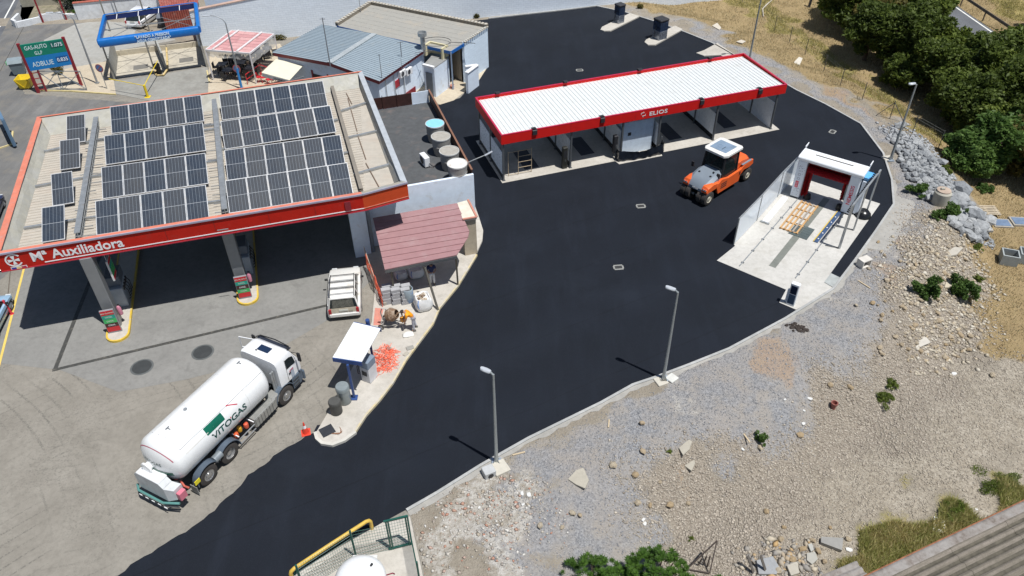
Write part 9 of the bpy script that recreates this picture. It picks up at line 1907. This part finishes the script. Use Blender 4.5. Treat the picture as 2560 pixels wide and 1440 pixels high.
# hedge at the top left
a,b_=at(175,22),at(385,12); hd_=thing('hedge','dark dense hedge behind the long low white wall','hedge',((a+b_)/2),math.atan2((b_-a).y,(b_-a).x)); L=(b_-a).length; B=[((-L/2+L*k/13,0,1.0+.15*math.sin(k)),(1.1,1.1,1.15)) for k in range(14)]+[((-L/2+L*k/13,1.5,1.0),(1.1,1.2,1.15)) for k in range(14)]
me=leaf_mesh('foliage',B,22000,.09,leafmat('hedge_leaves',[(.006,.014,.005),(.012,.026,.008),(.022,.042,.012)],.1),77); o=bpy.data.objects.new('foliage',me); COL.objects.link(o); o.parent=hd_
# dry weeds against the white wall and planter
for k,(x,y) in enumerate(((700,100),(1150,48),(1190,46),(1270,36),(1600,22))):
    p=at(x,y,0); t=thing('dry_weed','dry brown weed tuft growing against the long white wall','weed',(p.x,p.y,0),0,'dry weeds at the foot of the white wall'); me=leaf_mesh('foliage',[((0,0,.25),(.7 if k==0 else .35,.15,.28))],300,.09,LM[2],200+k); o=bpy.data.objects.new('foliage',me); COL.objects.link(o); o.parent=t
bush(150,186,.5,.9,2,'dry olive plant inside the lattice gate planter',31,900,.08,'planter_plant'); bush(190,30,.6,.3,3,'flat plant in the corner planter bed',32,500,.08)
# grass blades: stuff
def blades(nm,regs,count,h0,h1,mat,seed,lab):
    g=np.random.default_rng(seed); P=np.concatenate([np.array(r) for r in regs]); x0,y0=P.min(0);x1,y1=P.max(0); x0=max(x0,-8);x1=min(x1,60);y0=max(y0,12);y1=min(y1,95); X=g.uniform(x0,x1,count*4);Y=g.uniform(y0,y1,count*4); jx=(vnoise(X,Y,1.5,21)-.5)*2.5; jy=(vnoise(X,Y,1.5,23)-.5)*2.5; ins=np.zeros(X.shape,bool)
    for r in regs: ins|=pip(X+jx,Y+jy,r)
    ins&=~pip(X,Y,LOT)&(vnoise(X,Y,1.1,9)+g.normal(0,.25,X.shape)>.3); X=X[ins][:count];Y=Y[ins][:count]; n=len(X); Z=terrain(X,Y); hh=h0+(h1-h0)*g.random(n); a=g.uniform(0,6.28,n); w=.012+.02*g.random(n); lx=g.normal(0,.35,n)*hh;ly=g.normal(0,.35,n)*hh
    V=np.stack([np.stack([X-w*np.cos(a),Y-w*np.sin(a),Z-.02],1),np.stack([X+w*np.cos(a),Y+w*np.sin(a),Z-.02],1),np.stack([X+lx,Y+ly,Z+hh],1)],1).reshape(-1,3); F=np.arange(3*n)
    me=bpy.data.meshes.new(nm); me.vertices.add(len(V)); me.vertices.foreach_set('co',V.astype(np.float32).ravel()); me.loops.add(3*n); me.loops.foreach_set('vertex_index',F.astype(np.int32)); me.polygons.add(n); me.polygons.foreach_set('loop_start',np.arange(0,3*n,3,dtype=np.int32)); me.polygons.foreach_set('loop_total',np.full(n,3,np.int32)); me.update(); me.materials.append(mat); o=bpy.data.objects.new(nm,me); COL.objects.link(o); tag(o,lab,None,None,'stuff')
mgd=leafmat('dry_grass_blades',[(.40,.33,.19),(.52,.44,.27),(.34,.30,.16)],.2); mgg=leafmat('green_grass_blades',[(.22,.24,.07),(.40,.36,.13),(.28,.28,.09)],.25)
blades('dry_grass',REG_GRASS,150000,.05,.18,mgd,41,'dry straw coloured grass covering the ground outside the kerb'); blades('green_grass',REG_GREEN,110000,.10,.28,mgg,42,'greener long grass along the wire fence and road'); blades('weed_grass',REG_WEED,60000,.10,.45,leafmat('weed_blades',[(.44,.37,.16),(.62,.53,.28),(.34,.37,.11),(.50,.44,.20)],.3),43,'tangled weeds by the near warehouse')
# wire fence with thin posts
fp_=[(1855,8),(1935,78),(1973,106),(2012,137),(2059,178),(2100,215),(2155,250),(2224,297),(2280,335),(2345,372)]
wf=thing('wire_fence','thin wire fence with slim posts running through the dry grass','fence',ag(2059,178)); mfp=M('fence_post_grey',(.13,.13,.12),.6,.3); FP=[ag(x,y) for x,y in fp_]
for p in FP: mb=MB(); mb.cyl(p-ZU*.1,p+ZU*1.55,.03,n=6); mb.build('post',mfp,wf,world=True)
p=FP[7]
for dx in(-.9,.9): mb=MB(); mb.cyl(p+ZU*1.4,p+Vector((dx,dx*-.6,0)),.03,n=6); mb.build('brace',mfp,wf,world=True)
for z in (.3,.8,1.3,1.5):
    for i in range(len(FP)-1): mb=MB(); mb.tube([FP[i]+ZU*z,FP[i+1]+ZU*z],.006,3); mb.build('wire',mfp,wf,world=True)
t=thing('dead_branch','bleached dead branch lying on the grass at the top','branch',ag(1908,30)); 
mb=MB(); q=[ag(*v)+ZU*.1 for v in((1930,2),(1915,15),(1906,25),(1908,44))]; mb.tube(q,.07,6,rs=[.05,.09,.08,.05]); mb.build('wood',M('bleached_wood',(.42,.38,.32),.8),t,world=True)
t=thing('dark_post','short dark square post at the top edge on the grass','post',ag(2022,18)); mb=MB(); p=ag(2022,18); mb.beam(p,p+Vector((.2,.2,1.6)),.25,.2); mb.build('shaft',M_DARK,t,world=True)
# blue framed advertising stand at the left edge
p=at(45,370); t=thing('blue_frame_stand','empty blue steel advertising frame standing on a yellow kerbed island','sign frame',(p.x,p.y,0)); mbs=M('steel_blue_frame',(.14,.24,.36),.4,.2); a,b_=at(40,370),at(16,320)
fl_=lambda s,z: a.lerp(b_,s)+ZU*z
for (s0,z0,s1,z1) in ((0,.2,0,2.4),(1,.2,1,2.4),(0,.2,1,.2),(0,2.4,1,2.4)):
    mb=MB(); mb.beam(fl_(s0,z0),fl_(s1,z1),.22,.14); mb.build('frame_bar',mbs,t,world=True)
mb=MB(); mb.add([fl_(.05,.3),fl_(.95,.3),fl_(.95,2.3),fl_(.05,2.3)],[(0,1,2,3)]); mb.build('torn_poster',M('torn_poster',(.22,.20,.17),.7,var=.3,scale=1.5,dirt=((.03,.03,.03),.5,1.5)),t,world=True)
mb=MB(); q=fl_(1,1.5)+Vector((-.35,0,0)); mb.cyl(q,q+Vector((0,.1,0)),.32,n=18); mb.build('round_plate',mbs,t,world=True)
for s in(.2,.8): mb=MB(); q=fl_(s,0); mb.beam(q+Vector((-.25,0,.05)),q+Vector((.25,0,.05)),.12,.1); mb.build('foot',M_DARK,t,world=True)
